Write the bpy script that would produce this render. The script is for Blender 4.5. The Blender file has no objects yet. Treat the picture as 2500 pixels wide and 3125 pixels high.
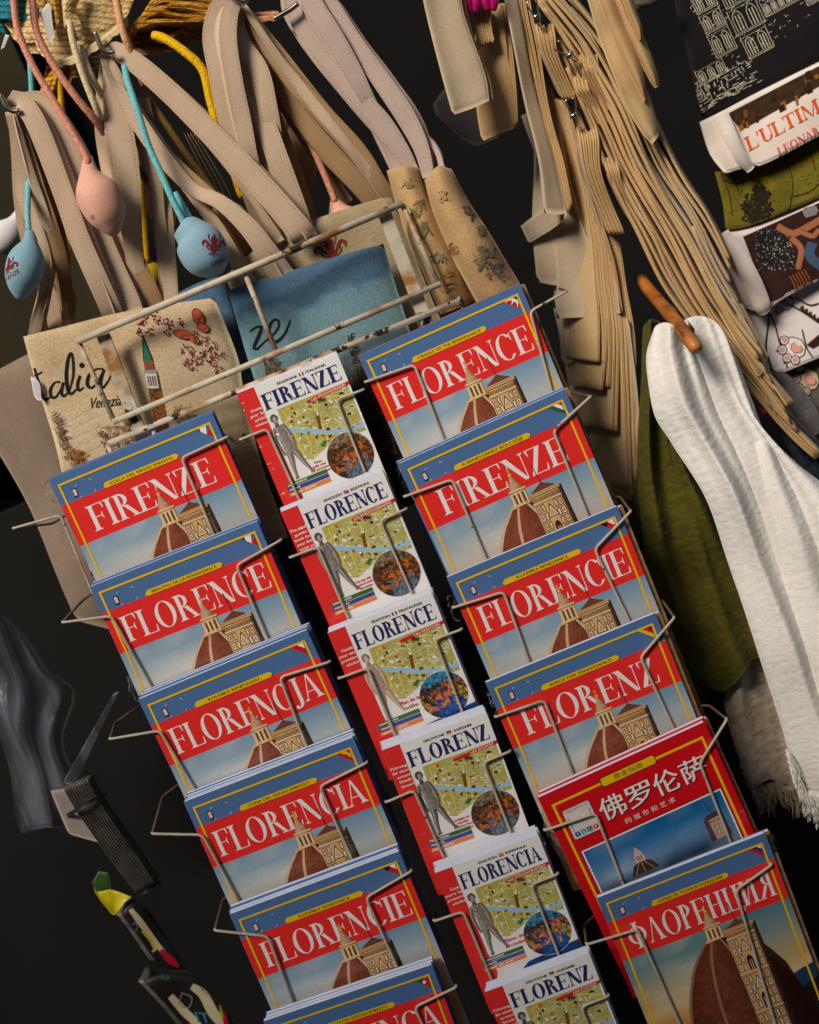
import bpy, math, random
import numpy as np
from mathutils import Vector, Matrix, noise as mnoise
from mathutils.bvhtree import BVHTree

random.seed(7)
SC = bpy.context.scene
COL = SC.collection

# ------------------------------------------------------------------ camera
F = 4000.0                      # focal length in photograph pixels (2500 wide)
CAM = np.array([0.0, 0.0, 1.5])
PIT, YAW, ROL = map(math.radians, (10.1087, -2.0486, -23.3257))
_f = np.array([math.sin(YAW) * math.cos(PIT), math.cos(YAW) * math.cos(PIT), -math.sin(PIT)])
_r = np.array([math.cos(YAW), -math.sin(YAW), 0.0])
_u = np.cross(_r, _f)
RT = math.cos(ROL) * _r + math.sin(ROL) * _u
UP = -math.sin(ROL) * _r + math.cos(ROL) * _u
cd = bpy.data.cameras.new('camera')
cd.sensor_fit = 'HORIZONTAL'
cd.sensor_width = 36.0
cd.lens = 36.0 * F / 2500.0
cd.clip_start = 0.05
cd.clip_end = 200
cam = bpy.data.objects.new('camera', cd)
COL.objects.link(cam)
cam.matrix_world = Matrix(((RT[0], UP[0], -_f[0], CAM[0]), (RT[1], UP[1], -_f[1], CAM[1]),
                           (RT[2], UP[2], -_f[2], CAM[2]), (0, 0, 0, 1)))
SC.camera = cam
cd.dof.use_dof = True
cd.dof.focus_distance = 1.38
cd.dof.aperture_fstop = 5.6

# ------------------------------------------------------------------ sky, sun, exposure
SUN_EL, SUN_AZ = 42.0, -27.0     # azimuth measured from the camera's back, negative = from the left
WALL_H = 3.85  # height of the added wall that shades the lower rows
w = bpy.data.worlds.new('World')
SC.world = w
w.use_nodes = True
nt = w.node_tree
sky = nt.nodes.new('ShaderNodeTexSky')
sky.sky_type = 'NISHITA'
sky.sun_disc = False
sky.sun_elevation = math.radians(SUN_EL)
sky.sun_rotation = math.radians(180 - SUN_AZ)
sky.dust_density = 2.5
sky.ozone_density = 0.6
nt.links.new(sky.outputs[0], nt.nodes['Background'].inputs[0])
nt.nodes['Background'].inputs[1].default_value = 0.06
sd = bpy.data.lights.new('sun', 'SUN')
sd.energy = 3.0
sd.angle = math.radians(18)
sd.color = (1.0, 0.90, 0.77)
sun = bpy.data.objects.new('sun', sd)
COL.objects.link(sun)
el, az = math.radians(SUN_EL), math.radians(SUN_AZ)
sdir = Vector((math.sin(az) * math.cos(el), -math.cos(az) * math.cos(el), math.sin(el)))   # towards the sun
sun.rotation_euler = sdir.to_track_quat('Z', 'Y').to_euler()
sun.location = (0, 0, 4)
SC.view_settings.view_transform = 'Standard'
SC.view_settings.look = 'None'
SC.view_settings.gamma = 1.0
SC.view_settings.exposure = 0.16
SC.cycles.max_bounces = 8
SC.cycles.transparent_max_bounces = 24


def at(px, py, Y):
    """point of the plane y = Y that the photograph shows at (px, py)"""
    d = _f + RT * ((px - 1250) / F) + UP * ((1562.5 - py) / F)
    return CAM + d * (Y / d[1])


def pix(p):
    q = np.asarray(p, float) - CAM
    d = q @ _f
    return 1250 + F * (q @ RT) / d, 1562.5 - F * (q @ UP) / d


def lin(c):
    c = c / 255.0
    return c / 12.92 if c <= 0.04045 else ((c + 0.055) / 1.055) ** 2.4


def C(r, g, b, k=1.08):
    return (min(.9, lin(r) * k), min(.9, lin(g) * k), min(.9, lin(b) * k), 1.0)


# ------------------------------------------------------------------ materials
def newmat(name, rough=0.8, spec=0.3):
    m = bpy.data.materials.new(name)
    m.use_nodes = True
    b = m.node_tree.nodes['Principled BSDF']
    b.inputs['Roughness'].default_value = rough
    b.inputs['Specular IOR Level'].default_value = spec
    return m, m.node_tree, b


def node(t, kind, **kw):
    n = t.nodes.new(kind)
    for k, v in kw.items():
        if k in n.inputs:
            n.inputs[k].default_value = v
        else:
            setattr(n, k, v)
    return n


def ramp(t, src, stops):
    r = t.nodes.new('ShaderNodeValToRGB')
    e = r.color_ramp.elements
    while len(e) < len(stops):
        e.new(0.5)
    for q, (p, c) in zip(e, stops):
        q.position = p
        q.color = c
    t.links.new(src, r.inputs[0])
    return r.outputs[0]


def tex_noise(t, scale, detail=3, coord='Object', stretch=None, rough=0.55):
    tc = t.nodes.new('ShaderNodeTexCoord')
    out = tc.outputs[coord]
    if stretch:
        mp = t.nodes.new('ShaderNodeMapping')
        mp.inputs['Scale'].default_value = stretch
        t.links.new(out, mp.inputs[0])
        out = mp.outputs[0]
    n = t.nodes.new('ShaderNodeTexNoise')
    n.inputs['Scale'].default_value = scale
    n.inputs['Detail'].default_value = detail
    n.inputs['Roughness'].default_value = rough
    t.links.new(out, n.inputs['Vector'])
    return n.outputs[0]


def mixc(t, a, b, f, mode='MIX'):
    m = t.nodes.new('ShaderNodeMix')
    m.data_type = 'RGBA'
    m.blend_type = mode
    for i, v in ((6, a), (7, b), (0, f)):
        if isinstance(v, (tuple, float, int)):
            m.inputs[i].default_value = v
        else:
            t.links.new(v, m.inputs[i])
    return m.outputs[2]


def bump(t, b, h, strength, dist, slot='Normal'):
    n = t.nodes.new('ShaderNodeBump')
    n.inputs['Strength'].default_value = strength
    n.inputs['Distance'].default_value = dist
    t.links.new(h, n.inputs['Height'])
    t.links.new(n.outputs[0], b.inputs[slot])


def cloth(name, c, c2=None, mott=18, fine=450, fine_amt=0.25, bs=0.35, bd=0.0006, rough=0.92, sheen=0.15,
          attr=False, stretch=None, stitch=False):
    m, t, b = newmat(name, rough, 0.15)
    c2 = c2 or tuple(x * 0.8 for x in c[:3]) + (1,)
    if attr:
        a = node(t, 'ShaderNodeAttribute', attribute_name='Col')
        base = a.outputs['Color']
    else:
        base = ramp(t, tex_noise(t, mott, 4), [(0.35, c), (0.68, c2)])
    fn = tex_noise(t, fine, 2, stretch=stretch)
    g = ramp(t, fn, [(0.3, (1 - fine_amt,) * 3 + (1,)), (0.7, (1, 1, 1, 1))])
    base = mixc(t, base, g, 1.0, 'MULTIPLY')
    h = fn
    if stitch:
        uv = node(t, 'ShaderNodeUVMap')
        sx = node(t, 'ShaderNodeSeparateXYZ')
        t.links.new(uv.outputs[0], sx.inputs[0])
        d = node(t, 'ShaderNodeMath', operation='SUBTRACT')
        t.links.new(sx.outputs[0], d.inputs[0]); d.inputs[1].default_value = 0.5
        ab = node(t, 'ShaderNodeMath', operation='ABSOLUTE'); t.links.new(d.outputs[0], ab.inputs[0])
        e = node(t, 'ShaderNodeMath', operation='SUBTRACT'); t.links.new(ab.outputs[0], e.inputs[0]); e.inputs[1].default_value = 0.40
        e2 = node(t, 'ShaderNodeMath', operation='ABSOLUTE'); t.links.new(e.outputs[0], e2.inputs[0])
        lt = node(t, 'ShaderNodeMath', operation='LESS_THAN'); t.links.new(e2.outputs[0], lt.inputs[0]); lt.inputs[1].default_value = 0.03
        # dashes along the strap
        sn = node(t, 'ShaderNodeMath', operation='SINE')
        ml = node(t, 'ShaderNodeMath', operation='MULTIPLY'); t.links.new(sx.outputs[1], ml.inputs[0]); ml.inputs[1].default_value = 1500.0
        t.links.new(ml.outputs[0], sn.inputs[0])
        gt = node(t, 'ShaderNodeMath', operation='GREATER_THAN'); t.links.new(sn.outputs[0], gt.inputs[0]); gt.inputs[1].default_value = -0.3
        an = node(t, 'ShaderNodeMath', operation='MULTIPLY'); t.links.new(lt.outputs[0], an.inputs[0]); t.links.new(gt.outputs[0], an.inputs[1])
        base = mixc(t, base, (0.80, 0.71, 0.60, 1), an.outputs[0], 'MULTIPLY')
        sub = node(t, 'ShaderNodeMath', operation='SUBTRACT'); t.links.new(fn, sub.inputs[0]); t.links.new(lt.outputs[0], sub.inputs[1])
        h = sub.outputs[0]
    t.links.new(base, b.inputs['Base Color'])
    b.inputs['Sheen Weight'].default_value = sheen
    bump(t, b, h, bs, bd)
    return m


def plain(name, c, rough=0.6, metal=0.0, nscale=0, amt=0.3, spec=0.4, coat=0.0):
    m, t, b = newmat(name, rough, spec)
    if nscale:
        c2 = tuple(x * (1 - amt) for x in c[:3]) + (1,)
        t.links.new(ramp(t, tex_noise(t, nscale, 5), [(0.35, c), (0.7, c2)]), b.inputs['Base Color'])
    else:
        b.inputs['Base Color'].default_value = c
    b.inputs['Metallic'].default_value = metal
    b.inputs['Coat Weight'].default_value = coat
    return m


def print_mat(name, film=True, rough=0.35, k=1.0):
    """ink on a coated cover, tight plastic film over it"""
    m, t, b = newmat(name, rough, 0.4)
    a = node(t, 'ShaderNodeAttribute', attribute_name='Col')
    g = ramp(t, tex_noise(t, 55, 3), [(0.25, (0.90, 0.90, 0.90, 1)), (0.7, (1, 1, 1, 1))])
    t.links.new(mixc(t, a.outputs['Color'], g, 1.0, 'MULTIPLY'), b.inputs['Base Color'])
    if film:
        b.inputs['Coat Weight'].default_value = 0.8
        b.inputs['Coat Roughness'].default_value = 0.06
        oi = node(t, 'ShaderNodeObjectInfo')
        tc = node(t, 'ShaderNodeTexCoord')
        add = node(t, 'ShaderNodeVectorMath', operation='MULTIPLY_ADD')
        t.links.new(oi.outputs['Random'], add.inputs[0])
        add.inputs[1].default_value = (7, 5, 0)
        t.links.new(tc.outputs['Object'], add.inputs[2])
        hs = []
        for rot, st, sc in ((0.5, (1.1, 30, 1), 1.0), (-0.9, (24, 1.2, 1), 1.0), (0.1, (4, 6, 1), 1.0)):
            mp = node(t, 'ShaderNodeMapping')
            mp.inputs['Rotation'].default_value = (0, 0, rot)
            mp.inputs['Scale'].default_value = st
            t.links.new(add.outputs[0], mp.inputs[0])
            n = node(t, 'ShaderNodeTexNoise', Scale=sc, Detail=2.0)
            t.links.new(mp.outputs[0], n.inputs['Vector'])
            hs.append(n.outputs[0])
        big = node(t, 'ShaderNodeTexNoise', Scale=4.0, Detail=2.0)
        t.links.new(add.outputs[0], big.inputs['Vector'])
        mask = ramp(t, big.outputs[0], [(0.40, (0, 0, 0, 1)), (0.56, (1, 1, 1, 1))])
        s = mixc(t, hs[0], hs[1], big.outputs[0])
        s2 = mixc(t, (0.5, 0.5, 0.5, 1), s, mask)
        s3 = mixc(t, s2, hs[2], 0.5)
        bump(t, b, s3, 0.9, 0.0095, 'Coat Normal')
    return m


M = {}
M['print'] = print_mat('cover_print_in_film')
M['ink'] = cloth('fabric_print', C(255, 255, 255), attr=True, fine=500, fine_amt=0.3, sheen=0.05)
M['shirtink'] = cloth('shirt_print', C(255, 255, 255), attr=True, fine=300, fine_amt=0.08, sheen=0.0, bs=0.1)
M['flatink'] = print_mat('label_print', film=False, rough=0.5)


def paper_mat():
    m, t, b = newmat('page_edges', 0.85, 0.1)
    n = tex_noise(t, 1.0, 2, stretch=(3, 3, 900))
    c = ramp(t, n, [(0.35, C(190, 200, 222)), (0.5, C(216, 222, 236)), (0.65, C(165, 178, 208))])  # blue of the sky on the page tops put into the paper colour
    t.links.new(c, b.inputs['Base Color'])
    return m


M['paper'] = paper_mat()


def rust_paint():
    m, t, b = newmat('chipped_cream_paint', 0.5, 0.35)
    n1 = tex_noise(t, 60, 5)
    n2 = tex_noise(t, 28, 4, stretch=(1, 1, 1.3))
    base = ramp(t, n1, [(0.2, C(200, 191, 174)), (0.6, C(182, 172, 152)), (0.85, C(170, 154, 128))])
    r1 = ramp(t, n2, [(0.50, (0, 0, 0, 1)), (0.66, (1, 1, 1, 1))])
    c = mixc(t, base, C(150, 104, 52), r1)
    n3 = tex_noise(t, 42, 5, rough=0.65)
    r2 = ramp(t, n3, [(0.585, (0, 0, 0, 1)), (0.605, (1, 1, 1, 1))])
    c = mixc(t, c, C(44, 38, 34), r2)
    t.links.new(c, b.inputs['Base Color'])
    bump(t, b, n3, 0.4, 0.0006)
    return m


M['darkrust'] = plain('dark_rusty_wire', C(92, 74, 56), .6, nscale=60, amt=.5)
M['rust'] = rust_paint()
M['bone'] = rust_paint()
M['bone'].name = 'worn_cream_wire_paint'
for n_ in M['bone'].node_tree.nodes:
    if n_.type == 'VALTORGB' and len(n_.color_ramp.elements) == 3:
        for e_ in n_.color_ramp.elements: e_.color = tuple(x * .86 for x in e_.color[:3]) + (1,)
for n_ in M['bone'].node_tree.nodes:
    if n_.type == 'VALTORGB' and len(n_.color_ramp.elements) == 2:
        e_ = n_.color_ramp.elements
        if e_[1].position - e_[0].position < .05:
            e_[0].position, e_[1].position = 0.66, 0.675
        else:
            e_[0].position, e_[1].position = 0.60, 0.78


# ------------------------------------------------------------------ objects
def tag(o, label=None, cat=None, group=None, kind=None):
    if label: o['label'] = label
    if cat: o['category'] = cat
    if group: o['group'] = group
    if kind: o['kind'] = kind
    return o


def thing(name, loc, label, cat, group=None):
    o = bpy.data.objects.new(name, None)
    o.empty_display_size = 0.02
    o.location = Vector(loc)
    COL.objects.link(o)
    return tag(o, label, cat, group)


def link(name, me, parent=None, off=None):
    o = bpy.data.objects.new(name, me)
    COL.objects.link(o)
    if parent:
        o.parent = parent
    elif off is not None:
        o.location = Vector(off)
    return o


def mesh(name, V, Fc, mat, parent=None, cols=None, uv=None, smooth=True, local=False):
    """V in world coordinates; stored relative to the parent's place (or to its own centre)"""
    V = np.asarray(V, float).reshape(-1, 3)
    off = np.zeros(3)
    if not local:
        if parent:
            q = parent
            while q is not None:
                off = off + np.array(q.location)
                q = q.parent
        else:
            off = (V.min(0) + V.max(0)) / 2
    me = bpy.data.meshes.new(name)
    me.from_pydata((V - off).tolist(), [], Fc)
    me.materials.append(mat)
    if cols is not None:
        a = me.color_attributes.new('Col', 'FLOAT_COLOR', 'POINT')
        a.data.foreach_set('color', np.asarray(cols, np.float32).ravel())
    if uv is not None:
        l = me.uv_layers.new(name='UVMap')
        idx = np.zeros(len(me.loops), int)
        me.loops.foreach_get('vertex_index', idx)
        l.data.foreach_set('uv', np.asarray(uv, np.float32)[idx].ravel())
    if smooth:
        me.polygons.foreach_set('use_smooth', [True] * len(me.polygons))
    me.update()
    o = link(name, me, parent, off if not parent and not local else None)
    return o


def boxes(name, bs, mat, parent=None, local=False):
    """bs: list of (x0,x1,y0,y1,z0,z1)"""
    V, Fc = [], []
    for x0, x1, y0, y1, z0, z1 in bs:
        k = len(V)
        V += [(x, y, z) for x in (x0, x1) for y in (y0, y1) for z in (z0, z1)]
        Fc += [[k + i for i in q] for q in ((0, 1, 3, 2), (4, 6, 7, 5), (0, 4, 5, 1), (2, 3, 7, 6), (0, 2, 6, 4), (1, 5, 7, 3))]
    return mesh(name, V, Fc, mat, parent, smooth=False, local=local)


def bar(name, p, q, w, d, mat, parent=None, wdir=(1, 0, 0)):
    """flat bar from p to q, w wide along wdir, d deep"""
    p, q = np.asarray(p, float), np.asarray(q, float)
    t = q - p; t /= np.linalg.norm(t)
    a = np.asarray(wdir, float); a = a - t * (a @ t); a /= np.linalg.norm(a)
    n = np.cross(t, a)
    V, Fc = [], []
    r = min(w, d) * 0.18
    prof = []
    for sx, sy in ((-1, -1), (1, -1), (1, 1), (-1, 1)):
        cx, cy = sx * (w / 2 - r), sy * (d / 2 - r)
        a0 = {(-1, -1): 180, (1, -1): 270, (1, 1): 0, (-1, 1): 90}[(sx, sy)]
        for k in range(3):
            an = math.radians(a0 + 45 * k)
            prof.append((cx + r * math.cos(an), cy + r * math.sin(an)))
    n_ = len(prof)
    for c in (p, q):
        V += [c + a * x + n * y for x, y in prof]
    for i in range(n_):
        j = (i + 1) % n_
        Fc.append([i, j, n_ + j, n_ + i])
    Fc += [list(range(n_))[::-1], list(range(n_, 2 * n_))]
    return mesh(name, V, Fc, mat, parent, smooth=False)


def cr(P, n):
    """Catmull-Rom through the rows of P, n samples"""
    P = np.asarray(P, float)
    if P.ndim == 1: P = P[:, None]
    if len(P) == 2:
        s = np.linspace(0, 1, n)[:, None]
        return P[0] * (1 - s) + P[1] * s
    L = np.r_[0, np.cumsum(np.maximum(1e-6, np.linalg.norm(np.diff(P[:, :3], axis=0), axis=1)))]
    Q = np.vstack([2 * P[0] - P[1], P, 2 * P[-1] - P[-2]])
    out = []
    for s in np.linspace(0, L[-1], n):
        i = min(max(np.searchsorted(L, s, 'right') - 1, 0), len(P) - 2)
        t = (s - L[i]) / (L[i + 1] - L[i])
        a, b, c, d = Q[i:i + 4]
        out.append(0.5 * (2 * b + (c - a) * t + (2 * a - 5 * b + 4 * c - d) * t * t + (3 * b - a - 3 * c + d) * t ** 3))
    return np.array(out)


def fillet(P, r, k=5):
    P = [np.asarray(p, float) for p in P]
    out = [P[0]]
    for a, b, c in zip(P, P[1:], P[2:]):
        la, lc = np.linalg.norm(a - b), np.linalg.norm(c - b)
        ra, rc = min(r, la * 0.45), min(r, lc * 0.45)
        p, q = b + (a - b) / la * ra, b + (c - b) / lc * rc
        for s in np.linspace(0, 1, k):
            out.append((1 - s) ** 2 * p + 2 * s * (1 - s) * b + s * s * q)
    out.append(P[-1])
    return np.array(out)


def tube_geo(P, R, n=8, ell=1.0):
    P = np.asarray(P, float)
    R = np.broadcast_to(np.asarray(R, float), (len(P),))
    T = np.gradient(P, axis=0)
    T /= np.linalg.norm(T, axis=1)[:, None] + 1e-12
    a = np.array([0.3, -1.0, 0.2])
    a = a - T[0] * (a @ T[0]); a /= np.linalg.norm(a)
    V, Fc, UV = [], [], []
    ln = np.r_[0, np.cumsum(np.linalg.norm(np.diff(P, axis=0), axis=1))]
    for i, (p, t, r) in enumerate(zip(P, T, R)):
        a = a - t * (a @ t); a /= np.linalg.norm(a)
        b = np.cross(t, a)
        for k in range(n):
            an = 2 * math.pi * k / n
            V.append(p + r * (math.cos(an) * a * ell + math.sin(an) * b))
            UV.append((k / n, ln[i]))
    for i in range(len(P) - 1):
        for k in range(n):
            j = (k + 1) % n
            Fc.append([i * n + k, i * n + j, (i + 1) * n + j, (i + 1) * n + k])
    Fc.append(list(range(n))[::-1])
    Fc.append([(len(P) - 1) * n + k for k in range(n)])
    return V, Fc, UV


def tube(name, P, R, mat, parent=None, n=8, ell=1.0):
    V, Fc, UV = tube_geo(P, R, n, ell)
    return mesh(name, V, Fc, mat, parent, uv=UV)


def pxline(pts, Y=None, n=None):
    """pixel polyline [(px,py[,Y])] -> 3-D, smoothed when n is given"""
    Q = [(p[0], p[1], p[2] if len(p) > 2 else Y) for p in pts]
    if n: Q = cr(Q, n)
    return np.array([at(*q) for q in Q])


def ribbon(name, pts, mat, parent=None, n=36, thick=0.0022, m=9, curl=0.0):
    """strap: pts = (px, py, Y, width px[, turn deg]); faces the viewer where turn is 0"""
    Q = np.array([tuple(p) + (0,) * (5 - len(p)) for p in pts], float)
    Q = cr(Q, n)
    P = np.array([at(*q[:3]) for q in Q])
    T = np.gradient(P, axis=0); T /= np.linalg.norm(T, axis=1)[:, None]
    V, Fc, UV = [], [], []
    ln = np.r_[0, np.cumsum(np.linalg.norm(np.diff(P, axis=0), axis=1))]
    for i in range(n):
        view = P[i] - CAM; dist = view @ _f; view /= np.linalg.norm(view)
        wv = np.cross(T[i], view); wv /= np.linalg.norm(wv)
        nv = np.cross(wv, T[i])
        a = math.radians(Q[i, 4])
        ww, nn = math.cos(a) * wv + math.sin(a) * nv, -math.sin(a) * wv + math.cos(a) * nv
        h = Q[i, 3] * dist / F / 2
        fr, bk = [], []
        for k in range(m):
            s = -1 + 2 * k / (m - 1)
            c = curl * h * (s * s - 0.4) + 0.0007 * mnoise.noise(Vector((ln[i] * 30, s * .8, Q[0, 0])))
            hem = .00035 if abs(s) > .72 else 0.0
            base = P[i] + ww * h * s + nn * c
            fr.append(base + nn * (thick / 2 + hem)); bk.append(base - nn * (thick / 2 + hem))
        V += fr + bk + [fr[0], bk[0], fr[-1], bk[-1]]
        u_ = [(k / (m - 1), ln[i]) for k in range(m)]
        UV += u_ + u_ + [u_[0], u_[0], u_[-1], u_[-1]]
    k = 2 * m + 4
    for i in range(n - 1):
        o, q = i * k, (i + 1) * k
        for j in range(m - 1):
            Fc.append([o + j, o + j + 1, q + j + 1, q + j])
            Fc.append([o + m + j + 1, o + m + j, q + m + j, q + m + j + 1])
        Fc.append([o + 2 * m, q + 2 * m, q + 2 * m + 1, o + 2 * m + 1])
        Fc.append([o + 2 * m + 2, o + 2 * m + 3, q + 2 * m + 3, q + 2 * m + 2])
    for o in (0, (n - 1) * k):
        for j in range(m - 1): Fc.append([o + j, o + m + j, o + m + j + 1, o + j + 1])
    return mesh(name, V, Fc, mat, parent, uv=UV)


def coons(top, bot, left, right, nu, nv):
    T, B = cr(top, nu), cr(bot, nu)
    L = cr(left, nv) if left is not None else cr([T[0], B[0]], nv)
    R = cr(right, nv) if right is not None else cr([T[-1], B[-1]], nv)
    u = np.linspace(0, 1, nu)[None, :, None]; v = np.linspace(0, 1, nv)[:, None, None]
    S = (1 - v) * T[None] + v * B[None] + (1 - u) * L[:, None] + u * R[:, None]
    S -= (1 - u) * (1 - v) * T[0] + u * (1 - v) * T[-1] + (1 - u) * v * B[0] + u * v * B[-1]
    return S


def panel(name, top, bot, left, right, yfun, thick, mat, parent=None, nu=30, nv=30, wob=0.0015, wsc=14, cols=None, edge=0.12, seed=0):
    """soft sheet with real thickness. Boundaries in photograph pixels, yfun(u, v) its depth. Returns (object, BVH of it)"""
    S = coons(top, bot, left, right, nu, nv)
    V = []
    CC = []
    for side in (0, 1):
        for j in range(nv):
            for i in range(nu):
                u, v = i / (nu - 1), j / (nv - 1)
                e = min(min(u, 1 - u), min(v, 1 - v)) / edge
                pf = math.sqrt(max(0.0, 1 - (1 - min(1, e)) ** 2))
                Y = yfun(u, v)
                p0 = at(S[j, i, 0], S[j, i, 1], Y)
                Y += wob * 2 * mnoise.noise(Vector((p0[0] * wsc + seed, p0[2] * wsc, seed)))
                Y += (-1 if side == 0 else 1) * thick / 2 * pf
                # keep the outline where it stands, give the sheet its own depth
                V.append(p0 + np.array([0, Y - yfun(u, v), 0]))
                if cols: CC.append(cols(u, v))
    Fc = []
    N = nu * nv
    for j in range(nv - 1):
        for i in range(nu - 1):
            a = j * nu + i
            Fc.append([a, a + nu, a + nu + 1, a + 1])
            Fc.append([N + a, N + a + 1, N + a + nu + 1, N + a + nu])
    ring = [i for i in range(nu)] + [j * nu + nu - 1 for j in range(1, nv)] + [(nv - 1) * nu + i for i in range(nu - 2, -1, -1)] + [j * nu for j in range(nv - 2, 0, -1)]
    for a, b in zip(ring, ring[1:] + ring[:1]):
        Fc.append([a, b, N + b, N + a])
    o = mesh(name, V, Fc, mat, parent, cols=CC if cols else None)
    return o, BVHTree.FromPolygons([tuple(v) for v in V], Fc)


# ------------------------------------------------------------------ lettering and flat print
_tc = {}


def font_polys(s):
    if s in _tc: return _tc[s]
    c = bpy.data.curves.new('lettering', 'FONT')
    c.body = s
    c.resolution_u = 3
    o = bpy.data.objects.new('lettering', c)
    COL.objects.link(o)
    bpy.context.view_layer.update()
    me = bpy.data.meshes.new_from_object(o.evaluated_get(bpy.context.evaluated_depsgraph_get()))
    P = [[(me.vertices[i].co.x, me.vertices[i].co.y) for i in p.vertices] for p in me.polygons]
    bpy.data.objects.remove(o); bpy.data.curves.remove(c); bpy.data.meshes.remove(me)
    xs = [x for p in P for x, y in p]
    _tc[s] = (P, min(xs), max(xs))
    return _tc[s]


def glyph(ch, S, h):
    """a high-contrast serif capital as convex pieces, cap height 1; returns pieces, width"""
    P = []
    e = 0.075
    ch = {'О': 'O', 'Р': 'P', 'Е': 'E'}.get(ch, ch)

    def R(x0, y0, x1, y1): P.append([(x0, y0), (x1, y0), (x1, y1), (x0, y1)])

    def Q(*a): P.append(list(a))

    def foot(x, w, y, up):
        d = 1 if up else -1
        Q((x - e, y), (x + w + e, y), (x + w + e, y + d * h), (x - e, y + d * h))
        Q((x - e * .6, y + d * h), (x + w + e * .6, y + d * h), (x + w, y + d * (h + .05)), (x, y + d * (h + .05)))

    def stem(x, w=S, top=1, bot=1):
        R(x, 0, x + w, 1)
        if bot: foot(x, w, 0, True)
        if top: foot(x, w, 1, False)

    def arc(cx, cy, rx, ry, S_, h_, a0, a1, n=26):
        for k in range(n):
            q = []
            for a, o in ((a0 + (a1 - a0) * k / n, 1), (a0 + (a1 - a0) * (k + 1) / n, 1), (a0 + (a1 - a0) * (k + 1) / n, 0), (a0 + (a1 - a0) * k / n, 0)):
                a = math.radians(a)
                q.append((cx + (rx if o else rx - S_) * math.cos(a), cy + (ry if o else ry - h_) * math.sin(a)))
            P.append(q)

    def wedge(x, y, d, s=.24, w=.07):
        Q((x - w, y), (x, y), (x + .012, y + d * s), (x - .012, y + d * s))

    x = e + .02
    if ch in 'EF':
        stem(x); xe = x + S + .36
        R(x + S, 1 - h, xe, 1); wedge(xe, 1, -1)
        R(x + S, .49, xe - .12, .49 + h); wedge(xe - .10, .49 + h / 2, 1, .13, .05); wedge(xe - .10, .49 + h / 2, -1, .13, .05)
        if ch == 'E':
            R(x + S, 0, xe + .03, h); wedge(xe + .03, 0, 1)
        W = xe + (.07 if ch == 'E' else .03)
    elif ch == 'L':
        stem(x); R(x + S, 0, x + S + .38, h); wedge(x + S + .38, 0, 1, .27); W = x + S + .41
    elif ch == 'I':
        stem(x); W = x + S + e + .02
    elif ch == 'N':
        R(x + .04, 0, x + .04 + h, 1); foot(x + .04, h, 0, True)
        Q((x - .06, 1), (x + S * .95, 1), (x + .60 + h, 0), (x + .60 + h - S * .95, 0))
        R(x + .60, 0, x + .60 + h, 1); foot(x + .60, h, 1, False); R(x - .1, 1 - h, x + .1, 1); W = x + .72
    elif ch == 'Z':
        R(.06, 1 - h, .60, 1); wedge(.06 + .07, 1, -1, .25); R(.04, 0, .66, h); wedge(.66, 0, 1, .27)
        Q((.04, h), (.04 + S * 1.15, h), (.60, 1 - h), (.60 - S * 1.15, 1 - h)); W = .72
    elif ch in 'RPЯ':
        stem(x); arc(x + S * .7, .745, .16 + S, .255, S * .95, h, -92, 92)
        R(x + S, 1 - h, x + S + .04, 1); R(x + S, .49, x + S + .04, .49 + h)
        if ch != 'P':
            Q((x + S + .06, .5), (x + S + .06 + S, .5), (x + .62, h), (x + .62 - S * .95, h)); R(x + .40, 0, x + .68, h)
        W = x + (.66 if ch != 'P' else .5)
        if ch == 'Я':
            P = [[(W - a + .02, b) for a, b in q][::-1] for q in P]
    elif ch == 'O':
        arc(.42, .5, .38, .52, S * 1.02, h, 0, 360, 44); W = .84
    elif ch in 'CÇG':
        arc(.40, .5, .36, .52, S * 1.02, h, 42, 318, 36); wedge(.69, .86, 1, .12, .05); wedge(.69, .86, -1, .18, .05); W = .74
        if ch == 'Ç': R(.40, -.12, .40 + h, 0); R(.34, -.20, .48, -.20 + h * 1.5)
        if ch == 'G': R(.56, .1, .56 + S, .42); R(.50, .42 - h, .78, .42); W = .8
    elif ch == 'J':
        R(.22, .1, .22 + S, 1); foot(.22, S, 1, False); arc(.10, .1, .12 + S, .26, S, h * 1.2, -95, 0, 12); arc(.06, -.08, .07, .07, .07, .07, 0, 360, 12); W = .24 + S + e
    elif ch == 'A':
        Q((.06, 0), (.06 + h * 1.1, 0), (.38, 1), (.34, 1)); Q((.32, 1), (.40, 1), (.70, 0), (.70 - S * 1.1, 0))
        R(.16, .30, .56, .30 + h); foot(.05, h * 1.1, 0, True); foot(.70 - S * 1.1, S * 1.1, 0, True); W = .78
    elif ch == 'Л':
        Q((.06, 0), (.06 + h * 1.1, 0), (.38, 1), (.34, 1)); Q((.30, 1), (.40, 1), (.66, 0), (.66 - S * 1.1, 0)); foot(.05, h, 0, True); foot(.66 - S * 1.1, S * 1.1, 0, True); W = .73
    elif ch == 'Ф':
        arc(.45, .5, .40, .36, S, h, 0, 360, 40); R(.45 - S / 2, -.04, .45 + S / 2, 1.04); foot(.45 - S / 2, S, -.04, True); foot(.45 - S / 2, S, 1.04, False); W = .9
    elif ch in 'НИЦ':
        stem(x); stem(x + .44); W = x + .44 + S + e + .02
        if ch == 'Н': R(x + S, .5, x + .44, .5 + h)
        if ch == 'И': Q((x + S * .8, .04), (x + S * .8 + h * 1.2, .04), (x + .46, .96), (x + .46 - h * 1.2, .96))
        if ch == 'Ц': R(x + S, 0, x + .44, h); R(x + .44 + S + .04, -.18, x + .44 + S + e + .02, h)
    elif ch == 'T':
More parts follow.
